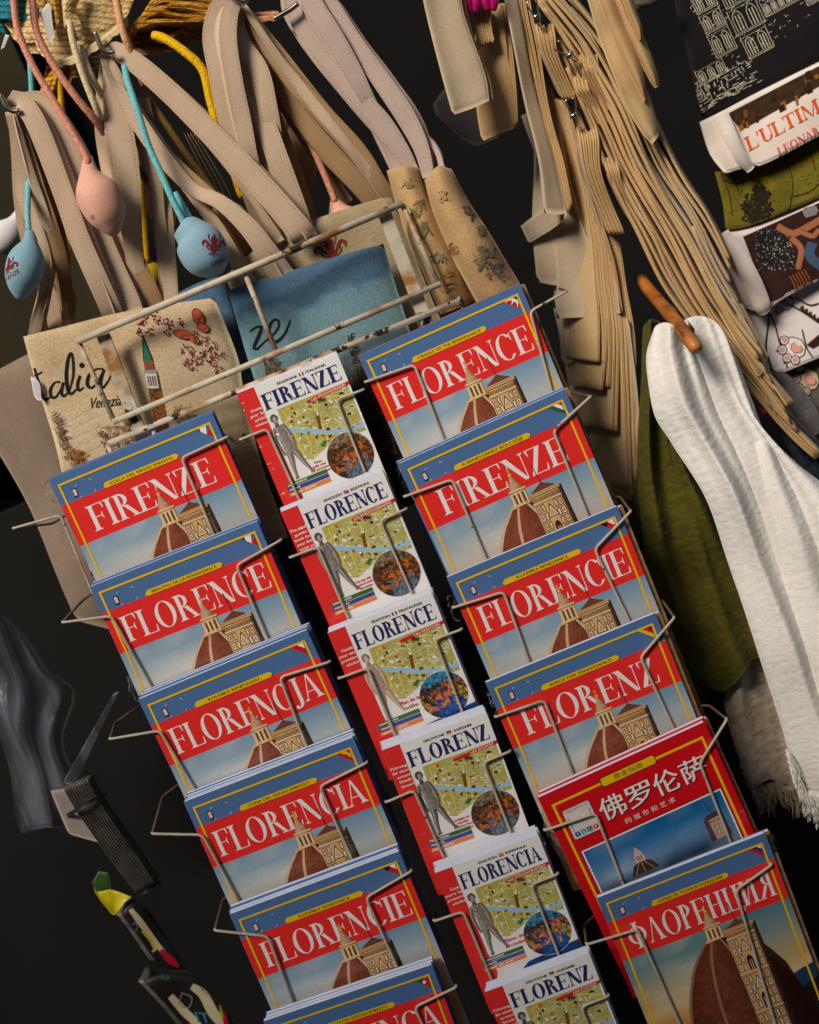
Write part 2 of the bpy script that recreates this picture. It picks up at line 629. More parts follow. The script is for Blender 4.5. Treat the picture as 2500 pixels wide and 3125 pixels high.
        R(.27, 0, .27 + S, 1); foot(.27, S, 0, True); R(.02, 1 - h, .54 + S, 1); wedge(.09, 1, -1, .25); wedge(.54 + S, 1, -1, .25); W = .58 + S
    elif ch == 'U':
        R(x, .3, x + S, 1); foot(x, S, 1, False); R(x + .5, .3, x + .5 + h, 1); foot(x + .5, h, 1, False)
        arc(x + (.5 + h) / 2, .3, (.5 + h) / 2, .32, S * .8, h, 180, 360, 22); W = x + .6
    elif ch == 'M':
        R(x, 0, x + h, 1); foot(x, h, 0, True); Q((x - .04, 1), (x + S * .9, 1), (x + .45, 0), (x + .40, 0))
        Q((x + .40, 0), (x + .44, 0), (x + .74, 1), (x + .70, 1)); R(x + .68, 0, x + .68 + S, 1); foot(x + .68, S, 0, True); foot(x + .68, S, 1, False); W = x + .70 + S + e
    elif ch == 'D':
        stem(x); arc(x + S * .6, .5, .28 + S, .5, S, h, -90, 90); W = x + .46 + S
    elif ch == "'":
        Q((.05, 1), (.15, 1), (.115, .7), (.085, .7)); W = .18
    else:
        W = .3
    return P, W


class Print:
    """flat print: convex pieces in a 2-D space, every piece a hair above the one below"""

    def __init__(s):
        s.p = []
        s.k = 0

    def add(s, pts, col, layer=None):
        if layer is None:
            s.k += 1; layer = s.k
        s.p.append((pts, col, layer))

    def lay(s):
        s.k += 1
        return s.k

    def rect(s, a, b, c, d, col, layer=None): s.add([(a, b), (c, b), (c, d), (a, d)], col, layer)

    def grid(s, a, b, c, d, n, m, fn, layer=None):
        l = layer or s.lay()
        for i in range(n):
            for j in range(m):
                q = [(a + (c - a) * x / n, b + (d - b) * y / m) for x, y in ((i, j), (i + 1, j), (i + 1, j + 1), (i, j + 1))]
                s.add(q, [fn(*z) for z in q], l)

    def quad(s, q, n, m, fn, layer=None):
        """bilinear quad of four corners, cut n x m, colour fn(u,v)"""
        l = layer or s.lay()
        q = [np.array(z, float) for z in q]
        f = lambda u, v: (1 - v) * ((1 - u) * q[0] + u * q[1]) + v * ((1 - u) * q[3] + u * q[2])
        for i in range(n):
            for j in range(m):
                c = [(i / n, j / m), ((i + 1) / n, j / m), ((i + 1) / n, (j + 1) / m), (i / n, (j + 1) / m)]
                s.add([tuple(f(*z)) for z in c], [fn(*z) for z in c], l)

    def line(s, p, q, w, col, layer=None, n=1):
        p, q = np.array(p, float), np.array(q, float)
        t = q - p; L = np.linalg.norm(t)
        if L < 1e-9: return
        t = t / L * w / 2; a = np.array([-t[1], t[0]])
        l = layer or s.lay()
        for i in range(n):
            x, y = p + (q - p) * i / n, p + (q - p) * (i + 1) / n
            s.add([tuple(x + a), tuple(y + a), tuple(y - a), tuple(x - a)], col, l)

    def circ(s, c, r, col, n=18, ry=None, layer=None):
        ry = ry or r
        s.add([(c[0] + r * math.cos(2 * math.pi * k / n), c[1] + ry * math.sin(2 * math.pi * k / n)) for k in range(n)], col, layer)

    def stroke(s, pts, w, col, n=None, layer=None):
        """brush stroke through pts; w one width or one per point"""
        ws = w if isinstance(w, (list, tuple)) else [w] * len(pts)
        Q = cr([tuple(p) + (0, x) for p, x in zip(pts, ws)], n or len(pts) * 6)
        T = np.gradient(Q[:, :2], axis=0); T /= np.linalg.norm(T, axis=1)[:, None] + 1e-9
        A = np.stack([-T[:, 1], T[:, 0]], -1) * Q[:, 3:4] / 2
        l = layer or s.lay()
        for i in range(len(Q) - 1):
            s.add([tuple(Q[i, :2] + A[i]), tuple(Q[i + 1, :2] + A[i + 1]), tuple(Q[i + 1, :2] - A[i + 1]), tuple(Q[i, :2] - A[i])], col, l)
            if i % 3 == 0 and i: s.add([(Q[i, 0] + Q[i, 3] / 2 * math.cos(a), Q[i, 1] + Q[i, 3] / 2 * math.sin(a)) for a in np.linspace(0, 2 * math.pi, 7)[:-1]], col, l + 0.4)

    def text(s, st, xf, col, align=0.0, fit=None, size=1.0, slant=0.0, bold=0.0):
        """st in the plain face; xf maps (x along, y up) to this print's space; fit = width to fill"""
        P, a, b = font_polys(st)
        k = size if fit is None else fit / (b - a)
        l = s.lay()
        for d in ((0.0,) if not bold else (-bold, bold)):
            for p in P:
                s.add([xf(((x - a) * k - align * (b - a) * k) + slant * y * size + d, y * size) for x, y in p], col, l + (.3 if d > 0 else 0))

    def serif(s, st, xf, width, col, S=.17, h=.035, gap=.0):
        G = [glyph(c, S, h) for c in st]
        tot = sum(g[1] + gap for g in G)
        x = 0
        base = s.lay(); top = base
        for P, W in G:
            for i, p in enumerate(P):
                s.add([xf((x + a) / tot * width, b) for a, b in p], col, base + 0.5 * i * (0.2 if len(P) > 12 else 1))
            top = max(top, base + len(P) * 0.5)
            x += W + gap
        s.k = int(top) + 1

    def arrays(s):
        V, Fc, cc, la = [], [], [], []
        for pts, col, l in s.p:
            k = len(V)
            V += [(x, y) for x, y in pts]
            la += [l] * len(pts)
            cc += list(col) if isinstance(col, list) else [col] * len(pts)
            Fc.append(list(range(k, k + len(pts))))
        return V, Fc, cc, la

    def on_cover(s, name, parent, z0=0.0006, dz=0.00009, mat=None):
        V, Fc, cc, la = s.arrays()
        # orient the pieces towards the viewer
        for i, f in enumerate(Fc):
            ar = sum(V[a][0] * -V[b][1] - V[b][0] * -V[a][1] for a, b in zip(f, f[1:] + f[:1]))
            if ar < 0: Fc[i] = f[::-1]
        return mesh(name, [(x, -y, z0 + dz * l) for (x, y), l in zip(V, la)], Fc, mat or M['print'], parent, cols=cc, smooth=False, local=True)

    def on_surface(s, name, bvh, parent, mat=None, eps=0.0005, dl=0.00004):
        """lay the pieces (photograph pixels) onto a surface already built"""
        fine = Print()
        for pts, col, l in s.p:
            cs = col if isinstance(col, list) else [col] * len(pts)
            big = max(max(x for x, y in pts) - min(x for x, y in pts), max(y for x, y in pts) - min(y for x, y in pts))
            if big < 16:
                fine.p.append((pts, col, l)); continue
            n = len(pts)
            cen = (sum(x for x, y in pts) / n, sum(y for x, y in pts) / n); cc_ = tuple(sum(c[k] for c in cs) / n for k in range(4))
            todo = [((cen, cc_), (pts[i], cs[i]), (pts[(i + 1) % n], cs[(i + 1) % n])) for i in range(n)]
            while todo:
                tr = todo.pop()
                L_ = [math.dist(tr[i][0], tr[(i + 1) % 3][0]) for i in range(3)]
                i = L_.index(max(L_))
                if L_[i] < 15:
                    fine.p.append(([v[0] for v in tr], [v[1] for v in tr], l))
                else:
                    a, b, c = tr[i], tr[(i + 1) % 3], tr[(i + 2) % 3]
                    m_ = (((a[0][0] + b[0][0]) / 2, (a[0][1] + b[0][1]) / 2), tuple((x + y) / 2 for x, y in zip(a[1], b[1])))
                    todo += [(a, m_, c), (m_, b, c)]
        V, Fc, cc, la = fine.arrays()
        out, ok = [], []
        cache = {}
        for (x, y), l in zip(V, la):
            key = (round(x, 2), round(y, 2))
            if key not in cache:
                d = _f + RT * ((x - 1250) / F) + UP * ((1562.5 - y) / F)
                d = d / np.linalg.norm(d)
                hit = bvh.ray_cast(Vector(CAM), Vector(d))
                cache[key] = (None if hit[0] is None else np.array(hit[0]), d)
            h, d = cache[key]
            ok.append(h is not None)
            out.append(np.zeros(3) if h is None else h - d * (eps + dl * l))
        Fk = [f for f in Fc if all(ok[i] for i in f)]
        if not Fk: return None
        used = sorted({i for f in Fk for i in f}); mp = {a: b for b, a in enumerate(used)}
        return mesh(name, [out[i] for i in used], [[mp[i] for i in f] for f in Fk], mat or M['ink'], parent, cols=[cc[i] for i in used], smooth=False)

# ------------------------------------------------------------------ the setting
M['dark'] = cloth('dark_stall_shade', (0.0075, 0.007, 0.0065, 1), (0.0045, 0.0042, 0.004, 1), mott=3, fine=200, fine_amt=0.1, sheen=0.0)  # near-black colour stands in for the shade inside the stall
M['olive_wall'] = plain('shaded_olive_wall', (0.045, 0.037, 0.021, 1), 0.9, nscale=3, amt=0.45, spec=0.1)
M['paving'] = plain('street_paving', (0.05, 0.047, 0.044, 1), 0.85, nscale=9, amt=0.4, spec=0.2)
M['stone'] = plain('shade_wall_stone', (0.34, 0.31, 0.27, 1), 0.9, nscale=2, amt=0.25, spec=0.1)
tag(boxes('ground', [(-6, 6, -6, 4, -0.2, 0)], M['paving']), kind='structure')
tag(boxes('back_wall', [(-3.0, 3.0, 2.3, 2.4, 0, 3.4)], M['dark']), kind='structure')
_o = at(235, 560, 2.2)
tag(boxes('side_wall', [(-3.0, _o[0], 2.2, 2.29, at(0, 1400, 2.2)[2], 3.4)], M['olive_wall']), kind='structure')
M['shade_fill'] = cloth('black_shade_screen', (0.013, 0.0125, 0.012, 1), (0.009, 0.0085, 0.008, 1), mott=4, fine=200, fine_amt=.1, sheen=0.0)
tag(boxes('shade_screen', [(-2.6, -.15, 1.80, 1.84, 0, 1.40), (-.15, 2.6, 1.81, 1.85, 0, 1.03)], M['shade_fill']), kind='structure')  # added dark screen that hides the floor, shade put into its black
_w = []
for y_ in (-2.0, -1.8):
    _w += [(-5, y_, 0), (5, y_, 0), (5, y_, WALL_H), (-1.2, y_, WALL_H), (-5, y_, WALL_H + .5)]
tag(mesh('shade_wall', _w, [[4, 3, 2, 1, 0], [5, 6, 7, 8, 9], [0, 1, 6, 5], [1, 2, 7, 6], [2, 3, 8, 7], [3, 4, 9, 8], [4, 0, 5, 9]], M['stone'], smooth=False), kind='structure')  # unseen wall behind the camera, added to darken the lower books

# ------------------------------------------------------------------ wire rack
Y0, DY = 1.4353, 0.0292
rack = thing('book_rack', at(760, 3100, 1.30) * np.array([1, 1, 0]), 'chipped cream wire rack holding all the guidebooks in three columns', 'rack')
HY = 1.452
R_W = 0.0034
for a, b, r in (((236, 1042), (1230, 620), 1.15), ((345, 1288), (1345, 866), 1), ((330, 1354), (1408, 915), 1)):
    tube('rail', fillet([at(*a, HY - .003), at(*b, HY - .003)], .004), R_W * r, M['rust'], rack, 10)
for a, b in (((240, 1043), (349, 1286)), ((748, 836), (842, 1068)), ((1228, 624), (1340, 867)), ((465, 1304), (478, 1345)),
             ((330, 1358), (350, 1405)), ((1282, 957), (1293, 995)), ((1402, 905), (1418, 945)), ((835, 1140), (845, 1175)), ((922, 1105), (932, 1140))):
    tube('upright_wire', [at(*a, HY + .001), at(*b, HY + .001)], R_W * .85, M['rust'], rack, 8)
LEAN = np.array([0, -DY, -0.1238])
for a, b in (((315, 1022), (433, 1334)), ((1174, 652), (1304, 989))):
    p, q = at(*a, HY + .006), at(*b, HY + .006)
    bar('post', p, q + (q - p) * 0.25, .0150, .004, M['rust'], rack)
    g = q + np.array([0, .045, -.05])
    k = g[2] / 0.1238
    bar('rear_post', g, g + LEAN * k * .999, .015, .004, M['rust'], rack)


def wire(pts, name='wire_pocket', r=0.00155, mat='bone', parent=None):
    return tube(name, fillet(pts, .006), r, M[mat], parent or rack, 8)


# pocket wires: outer corner, bend, foot for the left wire then the right wire, photograph pixels
PK = {'L': [[(39, 1613), (185, 1572), (273, 1791), (695, 1333), (554, 1397), (653, 1636)],
            [(190, 1900), (340, 1880), (461, 2094), (858, 1648), (721, 1726), (819, 1959)],
            [(334, 2256), (488, 2230), (603, 2420), (1007, 2020), (854, 2067), (937, 2287)],
            [(464, 2545), (618, 2548), (733, 2757), (1120, 2328), (976, 2400), (1075, 2624)],
            [(655, 2840), (818, 2858), (894, 3071), (1256, 2659), (1117, 2740), (1214, 2955)],
            [(790, 3180), (950, 3170), (1040, 3380), (1393, 3013), (1266, 3074), (1360, 3290)]],
      'M': [[(733, 1342), (815, 1309), (916, 1530), (1110, 1189), (1027, 1220), (1114, 1443)],
            [(885, 1702), (970, 1669), (1064, 1890), (1241, 1553), (1160, 1589), (1259, 1813)],
            [(1034, 2071), (1122, 2039), (1211, 2258), (1410, 1921), (1327, 1951), (1414, 2183)],
            [(1178, 2449), (1264, 2412), (1357, 2623), (1558, 2293), (1475, 2327), (1562, 2550)],
            [(1325, 2812), (1414, 2782), (1500, 2991), (1704, 2668), (1621, 2700), (1705, 2916)],
            [(1490, 3190), (1580, 3160), (1670, 3380), (1859, 3040), (1774, 3073), (1860, 3290)]],
      'R': [[(1115, 1166), (1265, 1113), (1354, 1344), (1730, 888), (1618, 950), (1681, 1196)],
            [(1234, 1516), (1381, 1463), (1478, 1692), (1803, 1210), (1689, 1314), (1791, 1565)],
            [(1383, 1855), (1537, 1806), (1613, 2019), (1926, 1560), (1815, 1676), (1922, 1892)],
            [(1511, 2189), (1661, 2137), (1746, 2359), (2059, 1885), (1955, 2006), (2057, 2219)],
            [(1663, 2535), (1818, 2482), (1897, 2688), (2219, 2196), (2136, 2329), (2226, 2560)],
            [(1791, 2883), (1946, 2837), (2076, 3125), (2357, 2639), (2246, 2717), (2363, 3125)]]}
BACK = {('L', 0): ((160, 1598), None), ('L', 1): ((256, 1828), None), ('L', 2): ((352, 2205), None), ('L', 3): ((496, 2430), None), ('L', 4): ((680, 2745), None),
        ('R', 1): (None, (1749, 1198)), ('R', 2): (None, (1891, 1514)), ('R', 3): (None, (2020, 1829)), ('R', 4): (None, (2164, 2152)),
        ('R', 5): ((1783, 2822), None)}
KY = {'L': 1.0, 'R': 1.0, 'M': 1.0953}
for col, rows in PK.items():
    for i, q in enumerate(rows):
        Y = Y0 - DY * KY[col] * i - .0042
        a0, b0 = BACK.get((col, i), (None, None))
        A = [at(*p, Y) for p in q]
        pa = at(*a0, Y + .05) if a0 else at(q[0][0] + 3, q[0][1] - 1, Y + .05)
        pb = at(*b0, Y + .05) if b0 else at(q[3][0] - 3, q[3][1] - 1, Y + .05)
        ia = pa + np.array([.03 if a0 else .004, .012, .004]); ib = pb + np.array([-.03 if b0 else -.004, .012, .004])
        dn = np.array([0, 0, -.012])
        pk = wire([A[0] + np.array([0, .004, 0]), A[0], A[1], A[2] + dn, A[5] + dn, A[4], A[3], A[3] + np.array([0, .004, 0])])
        wire([ia, pa, A[0] + np.array([0, .003, 0])], 'pocket_stay', .0015, 'darkrust', pk); wire([ib, pb, A[3] + np.array([0, .003, 0])], 'pocket_stay', .0015, 'darkrust', pk)

# ------------------------------------------------------------------ guidebooks
BLUE, RED, YEL, WHT = C(78, 113, 163), (0.86, 0.030, 0.026, 1), C(252, 190, 14), C(236, 232, 232)  # BLUE is raised to hold the milky glare of the film
NAVY = C(40, 42, 96)
INKB = C(34, 32, 30)


def vn(x, y, s=3.0, o=0.0):
    return mnoise.fractal(Vector((x * s + o, y * s - o, o)), 0.8, 2.0, 4)


def lerp(a, b, t):
    t = max(0, min(1, t))
    return tuple(x * (1 - t) + y * t for x, y in zip(a, b))


def stops(v, st):
    for (a, ca), (b, cb) in zip(st, st[1:]):
        if v <= b: return lerp(ca, cb, (v - a) / (b - a) if v > a else 0)
    return st[-1][1]


SKY1 = [(.40, C(112, 148, 182)), (.50, C(146, 172, 190)), (.60, C(184, 190, 190)), (.70, C(196, 184, 172)), (.85, C(206, 176, 130)), (1.4, C(190, 140, 90))]
SKY2 = [(.40, C(70, 120, 140)), (.55, C(120, 150, 150)), (.68, C(180, 165, 120)), (.82, C(205, 160, 90)), (1.0, C(190, 120, 60)), (1.4, C(80, 60, 50))]


def dome_picture(p, sky, full):
    """the cover photograph: evening sky, tiled dome with lantern, bell tower"""
    hi = 1.335

    def fs(u, v):
        c = stops(v, sky)
        n = vn(u * .6, v * 2.2, 3, 4)
        return lerp(c, C(238, 226, 210), max(0, n) * .55) if n > 0 else lerp(c, C(120, 128, 140), -n * .25)
    p.grid(0, .415, 1, hi, 18, 22, fs)
    p.k += 1
    if full:      # hills and the dark nave on the right
        p.add([(.80, .93), (.86, .87), (.93, .85), (1, .84), (1, hi), (.80, hi)], C(30, 62, 92))
        p.add([(.74, .56), (.80, .66), (.86, .78), (.885, .90), (.885, hi), (.74, hi)], C(52, 34, 26))
        p.add([(.885, .97), (1, .93), (1, hi), (.885, hi)], C(34, 28, 24))
    # dome, seven visible gores
    def dx(v):  # half outline of the dome, from the lantern foot down
        t = max(0, (v - .492) / (hi - .492))
        return .045 + .315 * math.sin(min(1, t * 1.25 + .012) * math.pi / 2) ** .70
    cxd = lambda v: .535 + .06 * (v - .49)
    rows = np.linspace(.492, hi, 44)
    l = p.lay()
    NG = 22
    for a, b in zip(rows, rows[1:]):
        for k in range(NG):
            q = []; cc = []
            for v, kk in ((a, k), (a, k + 1), (b, k + 1), (b, k)):
                s = -1 + 2 * kk / NG
                q.append((cxd(v) + s * dx(v), v))
                sh = .62 + .38 * math.exp(-((s + .35) / .5) ** 2)
                n = 1 + .55 * vn(s * 4, v * 14, 5, 2)
                cc.append(lerp((0, 0, 0, 1), C(146, 76, 50), sh * n * (.62 if full else 1.0) * (1.0 - .45 * max(0, s + .1)) * (.4 if full and s > .4 else 1.0) * (1.0 - .25 * (v - .49))))
            p.add(q, cc, l)
    for s in ((-.99, -.42, .30) if full else (-.99, -.42, .38, .93)):
        p.stroke([(cxd(v) + s * dx(v), v) for v in np.linspace(.492, hi, 9)], [.011] + [.016] * 8, C(150, 112, 84) if full else C(212, 178, 144), 30)
    # dark shoulder of the tower
    p.quad([(.745, .470), (.775, .468), (.80, hi), (.735, hi)], 2, 12, lambda u, v: lerp(C(92, 66, 46), C(36, 27, 22), u + .3 * v))
    # tower face
    tl, tr, br, bl = (.588, .462), (.752, .462), (.765, hi), (.60, hi)
    f = lambda u, v: tuple((1 - v) * ((1 - u) * np.array(tl) + u * np.array(tr)) + v * ((1 - u) * np.array(bl) + u * np.array(br)))
    p.quad([tl, tr, br, bl], 6, 34, lambda u, v: lerp(lerp(C(226, 184, 130), C(196, 146, 96), u * .8 + .35 * vn(u, v * 6, 4, 1)), C(150, 104, 66), v * .5))

    def pr(u0, v0, u1, v1, c, lay=None): p.add([f(u0, v0), f(u1, v0), f(u1, v1), f(u0, v1)], c, lay)
    dk, gr, wt, rd = C(70, 46, 32), C(58, 62, 48), C(238, 214, 174), C(170, 86, 60)
    # corbelled cornice
    pr(-.05, .0, 1.07, .022, C(214, 168, 112)); pr(-.05, .022, 1.07, .028, dk)
    l = p.lay()
    for k in range(17):
        pr(.0 + k * .06, .036, .034 + k * .06, .064, dk, l)
    l = p.lay()
    for k in range(22):
        pr(-.03 + k * .05, .006, .0 + k * .05, .012, C(120, 84, 54), l)
    pr(-.02, .068, 1.02, .074, wt); pr(-.02, .076, 1.02, .080, dk)
    # panelled storeys with gables
    for s0, s1 in ((.085, .33), (.36, .62), (.65, .95)):
        l = p.lay()
        for u0, u1 in ((.03, .19), (.22, .33), (.67, .78), (.81, .97)):
            n = 4
            for r in range(n):
                a, b = s0 + (s1 - s0) * r / n, s0 + (s1 - s0) * (r + 1) / n - .008
                pr(u0, a, u1, b, gr, l)
        l = p.lay()
        for u0, u1 in ((.03, .19), (.22, .33), (.67, .78), (.81, .97)):
            for r in range(4):
                a, b = s0 + (s1 - s0) * r / 4, s0 + (s1 - s0) * (r + 1) / 4 - .008
                pr(u0 + .025, a + .006, u1 - .025, b - .006, wt if r % 2 else C(232, 196, 148), l)
        l = p.lay()
        for u0, u1 in ((.06, .16), (.84, .94)):
            for r in range(4):
                a, b = s0 + (s1 - s0) * r / 4, s0 + (s1 - s0) * (r + 1) / 4 - .008
                pr(u0 + .025, a + .014, u1 - .025, b - .014, rd, l)
        # gable and pointed window
        g0, g1 = s0 + .005, s0 + (s1 - s0) * .42
        p.add([f(.5, g0), f(.70, g1), f(.30, g1)], gr); p.add([f(.5, g0 + .018), f(.655, g1 - .006), f(.345, g1 - .006)], wt)
        p.add([f(.5, g0 + .034), f(.61, g1 - .012), f(.39, g1 - .012)], C(206, 152, 104))
        pts = [f(.34, s1), f(.34, s0 + (s1 - s0) * .62)] + [f(.5 - .16 * math.cos(a), s0 + (s1 - s0) * .62 - .045 * math.sin(a)) for a in np.linspace(0, math.pi, 9)] + [f(.66, s1)]
        p.add(pts, C(214, 166, 112)); c_ = f(.5, s0 + (s1 - s0) * .75)
        pts = [f(.39, s1), f(.39, s0 + (s1 - s0) * .68)] + [f(.5 - .11 * math.cos(a), s0 + (s1 - s0) * .68 - .032 * math.sin(a)) for a in np.linspace(0, math.pi, 9)] + [f(.61, s1)]
        p.add(pts, C(44, 32, 28))
        l = p.lay()
        for u in (.46, .53): pr(u, s0 + (s1 - s0) * .70, u + .02, s1, wt, l)
        pr(-.02, s1 + .006, 1.02, s1 + .018, C(222, 176, 118)); pr(-.02, s1 + .018, 1.02, s1 + .023, dk)
    # low roof and mast
    p.add([(.598, .460), (.655, .428), (.690, .426), (.745, .458)], C(116, 66, 48))
    p.add([(.655, .429), (.668, .420), (.682, .420), (.690, .427)], C(92, 52, 40))
    p.line((.674, .421), (.664, .305), .0042, C(62, 44, 40))
    # lantern
    st, dk2 = C(226, 186, 136), C(96, 62, 42)
    p.quad([(.497, .40), (.578, .40), (.590, .497), (.485, .497)], 6, 6, lambda u, v: lerp(C(234, 198, 148), C(168, 116, 72), abs(u - .35) * 1.3 + .15 * vn(u * 3, v * 3, 3, 6)))
    l = p.lay()
    for x in (.506, .530, .555): p.rect(x, .425, x + .011, .482, dk2, l)
    l = p.lay()
    for x in (.491, .519, .544, .570): p.rect(x, .418, x + .007, .495, C(240, 208, 160), l)
    p.add([(.485, .475), (.468, .500), (.500, .500)], st); p.add([(.590, .475), (.612, .500), (.575, .500)], C(180, 128, 84))
    p.rect(.488, .400, .588, .409, C(238, 204, 156)); p.rect(.491, .409, .585, .413, dk2)
    p.quad([(.525, .322), (.541, .322), (.574, .400), (.497, .400)], 4, 4, lambda u, v: lerp(C(214, 176, 140), C(128, 86, 60), abs(u - .3) * 1.2))
    p.add([(.519, .365), (.549, .365), (.560, .378), (.508, .378)], C(206, 162, 116))
    p.circ((.533, .312), .0105, C(214, 160, 60), 14); p.circ((.530, .309), .004, C(255, 230, 150), 8)
    p.rect(.531, .272, .535, .303, C(220, 170, 60)); p.rect(.5245, .280, .5415, .284, C(220, 170, 60))


def flag(p, kind):
    A, B, D = (.872, .053), (.951, .053), (.951, .128)   # B is the corner
    red, wh, gn, bl, bk, ye = C(206, 24, 36), C(240, 238, 236), C(46, 96, 52), C(34, 52, 120), C(26, 24, 26), C(248, 190, 20)
    L = lambda P_, Q_, t: (P_[0] * (1 - t) + Q_[0] * t, P_[1] * (1 - t) + Q_[1] * t)
    bands = {'it': ('v', gn, wh, red), 'fr': ('v', bl, wh, red), 'pl': ('h', wh, red), 'es': ('h', red, ye, red), 'cz': ('h', wh, red),
             'pt': ('v', gn, red), 'us': ('h', bl, wh, red), 'hu': ('h', red, wh, gn), 'de': ('h', bk, red, ye), 'ru': ('h', wh, bl, red)}[kind]
    cs = bands[1:]; n = len(cs)
    for i, c in enumerate(cs):
        a, b = i / n, (i + 1) / n
        if bands[0] == 'h':
            p.add([L(B, A, a), L(B, A, b), L(B, D, b), L(B, D, a)] if i else [B, L(B, A, b), L(B, D, b)], c)
        else:
            q0, q1 = L(A, D, a), L(A, D, b)
            p.add([q0, L(A, B, a) if a < .5 else (B[0], B[1] + (D[1] - B[1]) * max(0, (a - .5) * 1.2)), L(A, B, min(1, b * 1.25)) if b < 1 else (B[0], B[1] + .03), q1], c)
    if kind == 'cz': p.add([A, L(B, A, .35), L(A, D, .45)], bk)
    if kind == 'us':
        l = p.lay()
        for k in range(5): p.line(L(A, D, .12 + k * .18), L(L(A, D, .12 + k * .18), B, .45), .005, red if k % 2 else wh, l)
    if kind == 'es': p.rect(.918, .075, .934, .090, C(120, 60, 40))
    if kind == 'pt': p.circ((.925, .083), .010, wh, 10)


def big_cover_base(sky, full):
    p = Print()
    p.rect(0, 0, 1, .165, BLUE)
    p.rect(0, .165, 1, .42, RED, 1)
    dome_bg = Print()
    return p


_meshcache = {}


def use(key, parent, name, maker):
    """share the mesh of alike print between copies"""
    if key in _meshcache:
        return link(name, _meshcache[key], parent)
    o = maker()
    _meshcache[key] = o.data
    return o


TITLE_X = {'FIRENZE': (.115, .875), 'FLORENCE': (.07, .94), 'FLORENCJA': (.065, .948), 'FLORENCIA': (.065, .948), 'FLORENCIE': (.075, .945),
           'FLORENÇA': (.07, .945), 'FLORENZ': (.10, .90), 'ФЛОРЕНЦИЯ': (.075, .945)}


def big_front(b, title, sub, fl, full):
    z = 0.0006
    b = COVER[b.name]

    def bands():
        p = Print()
        p.rect(0, 0, 1, .165, BLUE); p.rect(0, .165, 1, .42, RED, 1)
        return p.on_cover('cover_bands', b, z)
    use('bands', b, 'cover_bands', bands)

    def ttl():
        p = Print()
        x0, x1 = TITLE_X[title]
        p.serif(title, lambda x, y: (x0 + x, .372 - y * .150), x1 - x0, WHT, .145, .030)
        return p.on_cover('title', b, z + .0003)
    use('t' + title, b, 'title', ttl)

    def pic():
        p = Print(); dome_picture(p, SKY2 if full else SKY1, full)
        return p.on_cover('cover_picture', b, z + .0012, .00005)
    use('pic%d' % full, b, 'cover_picture', pic)

    def frame():
        p = Print()
        a, t, w_ = .033, .045, .0115
        p.rect(a, t, 1 - a, t + w_, YEL, 1); p.rect(a, t + w_, a + w_, 1.29, YEL, 1); p.rect(1 - a - w_, t + w_, 1 - a, 1.29, YEL, 1)
        # telephone symbol beside the blank code field
        p.add([(.093, .098), (.119, .098), (.119, .148), (.093, .148)], C(30, 34, 50)); p.rect(.097, .104, .115, .141, C(226, 196, 190))
        for x, y, sx, sy in ((.122, .083, 1, 1), (.222, .083, -1, 1), (.122, .158, 1, -1), (.222, .158, -1, -1)):
            p.rect(min(x, x + sx * .014), min(y, y + sy * .003), max(x, x + sx * .014), max(y, y + sy * .003), C(190, 204, 226), 3)
            p.rect(min(x, x + sx * .003), min(y, y + sy * .012), max(x, x + sx * .003), max(y, y + sy * .012), C(190, 204, 226), 4)
        return p.on_cover('yellow_frame', b, z + .0033)
    use('frame', b, 'yellow_frame', frame)

    p = Print(); flag(p, fl)
    p.on_cover('flag_corner', b, z + .0030, .00004)

    def ban():
        p = Print()
        p.add([(.268, .152), (.283, .134), (.713, .134), (.730, .148), (.716, .166), (.283, .166), (.272, .162)], YEL)
        n = len(sub)
        wd = min(.385, .0165 * n + .02)
        p.text(sub, lambda x, y: (.5 + x, .158 - y), INKB, .5, wd, .0235, bold=.0007)
        return p.on_cover('subtitle_banner', b, z + .0040)
    use('b' + sub, b, 'subtitle_banner', ban)


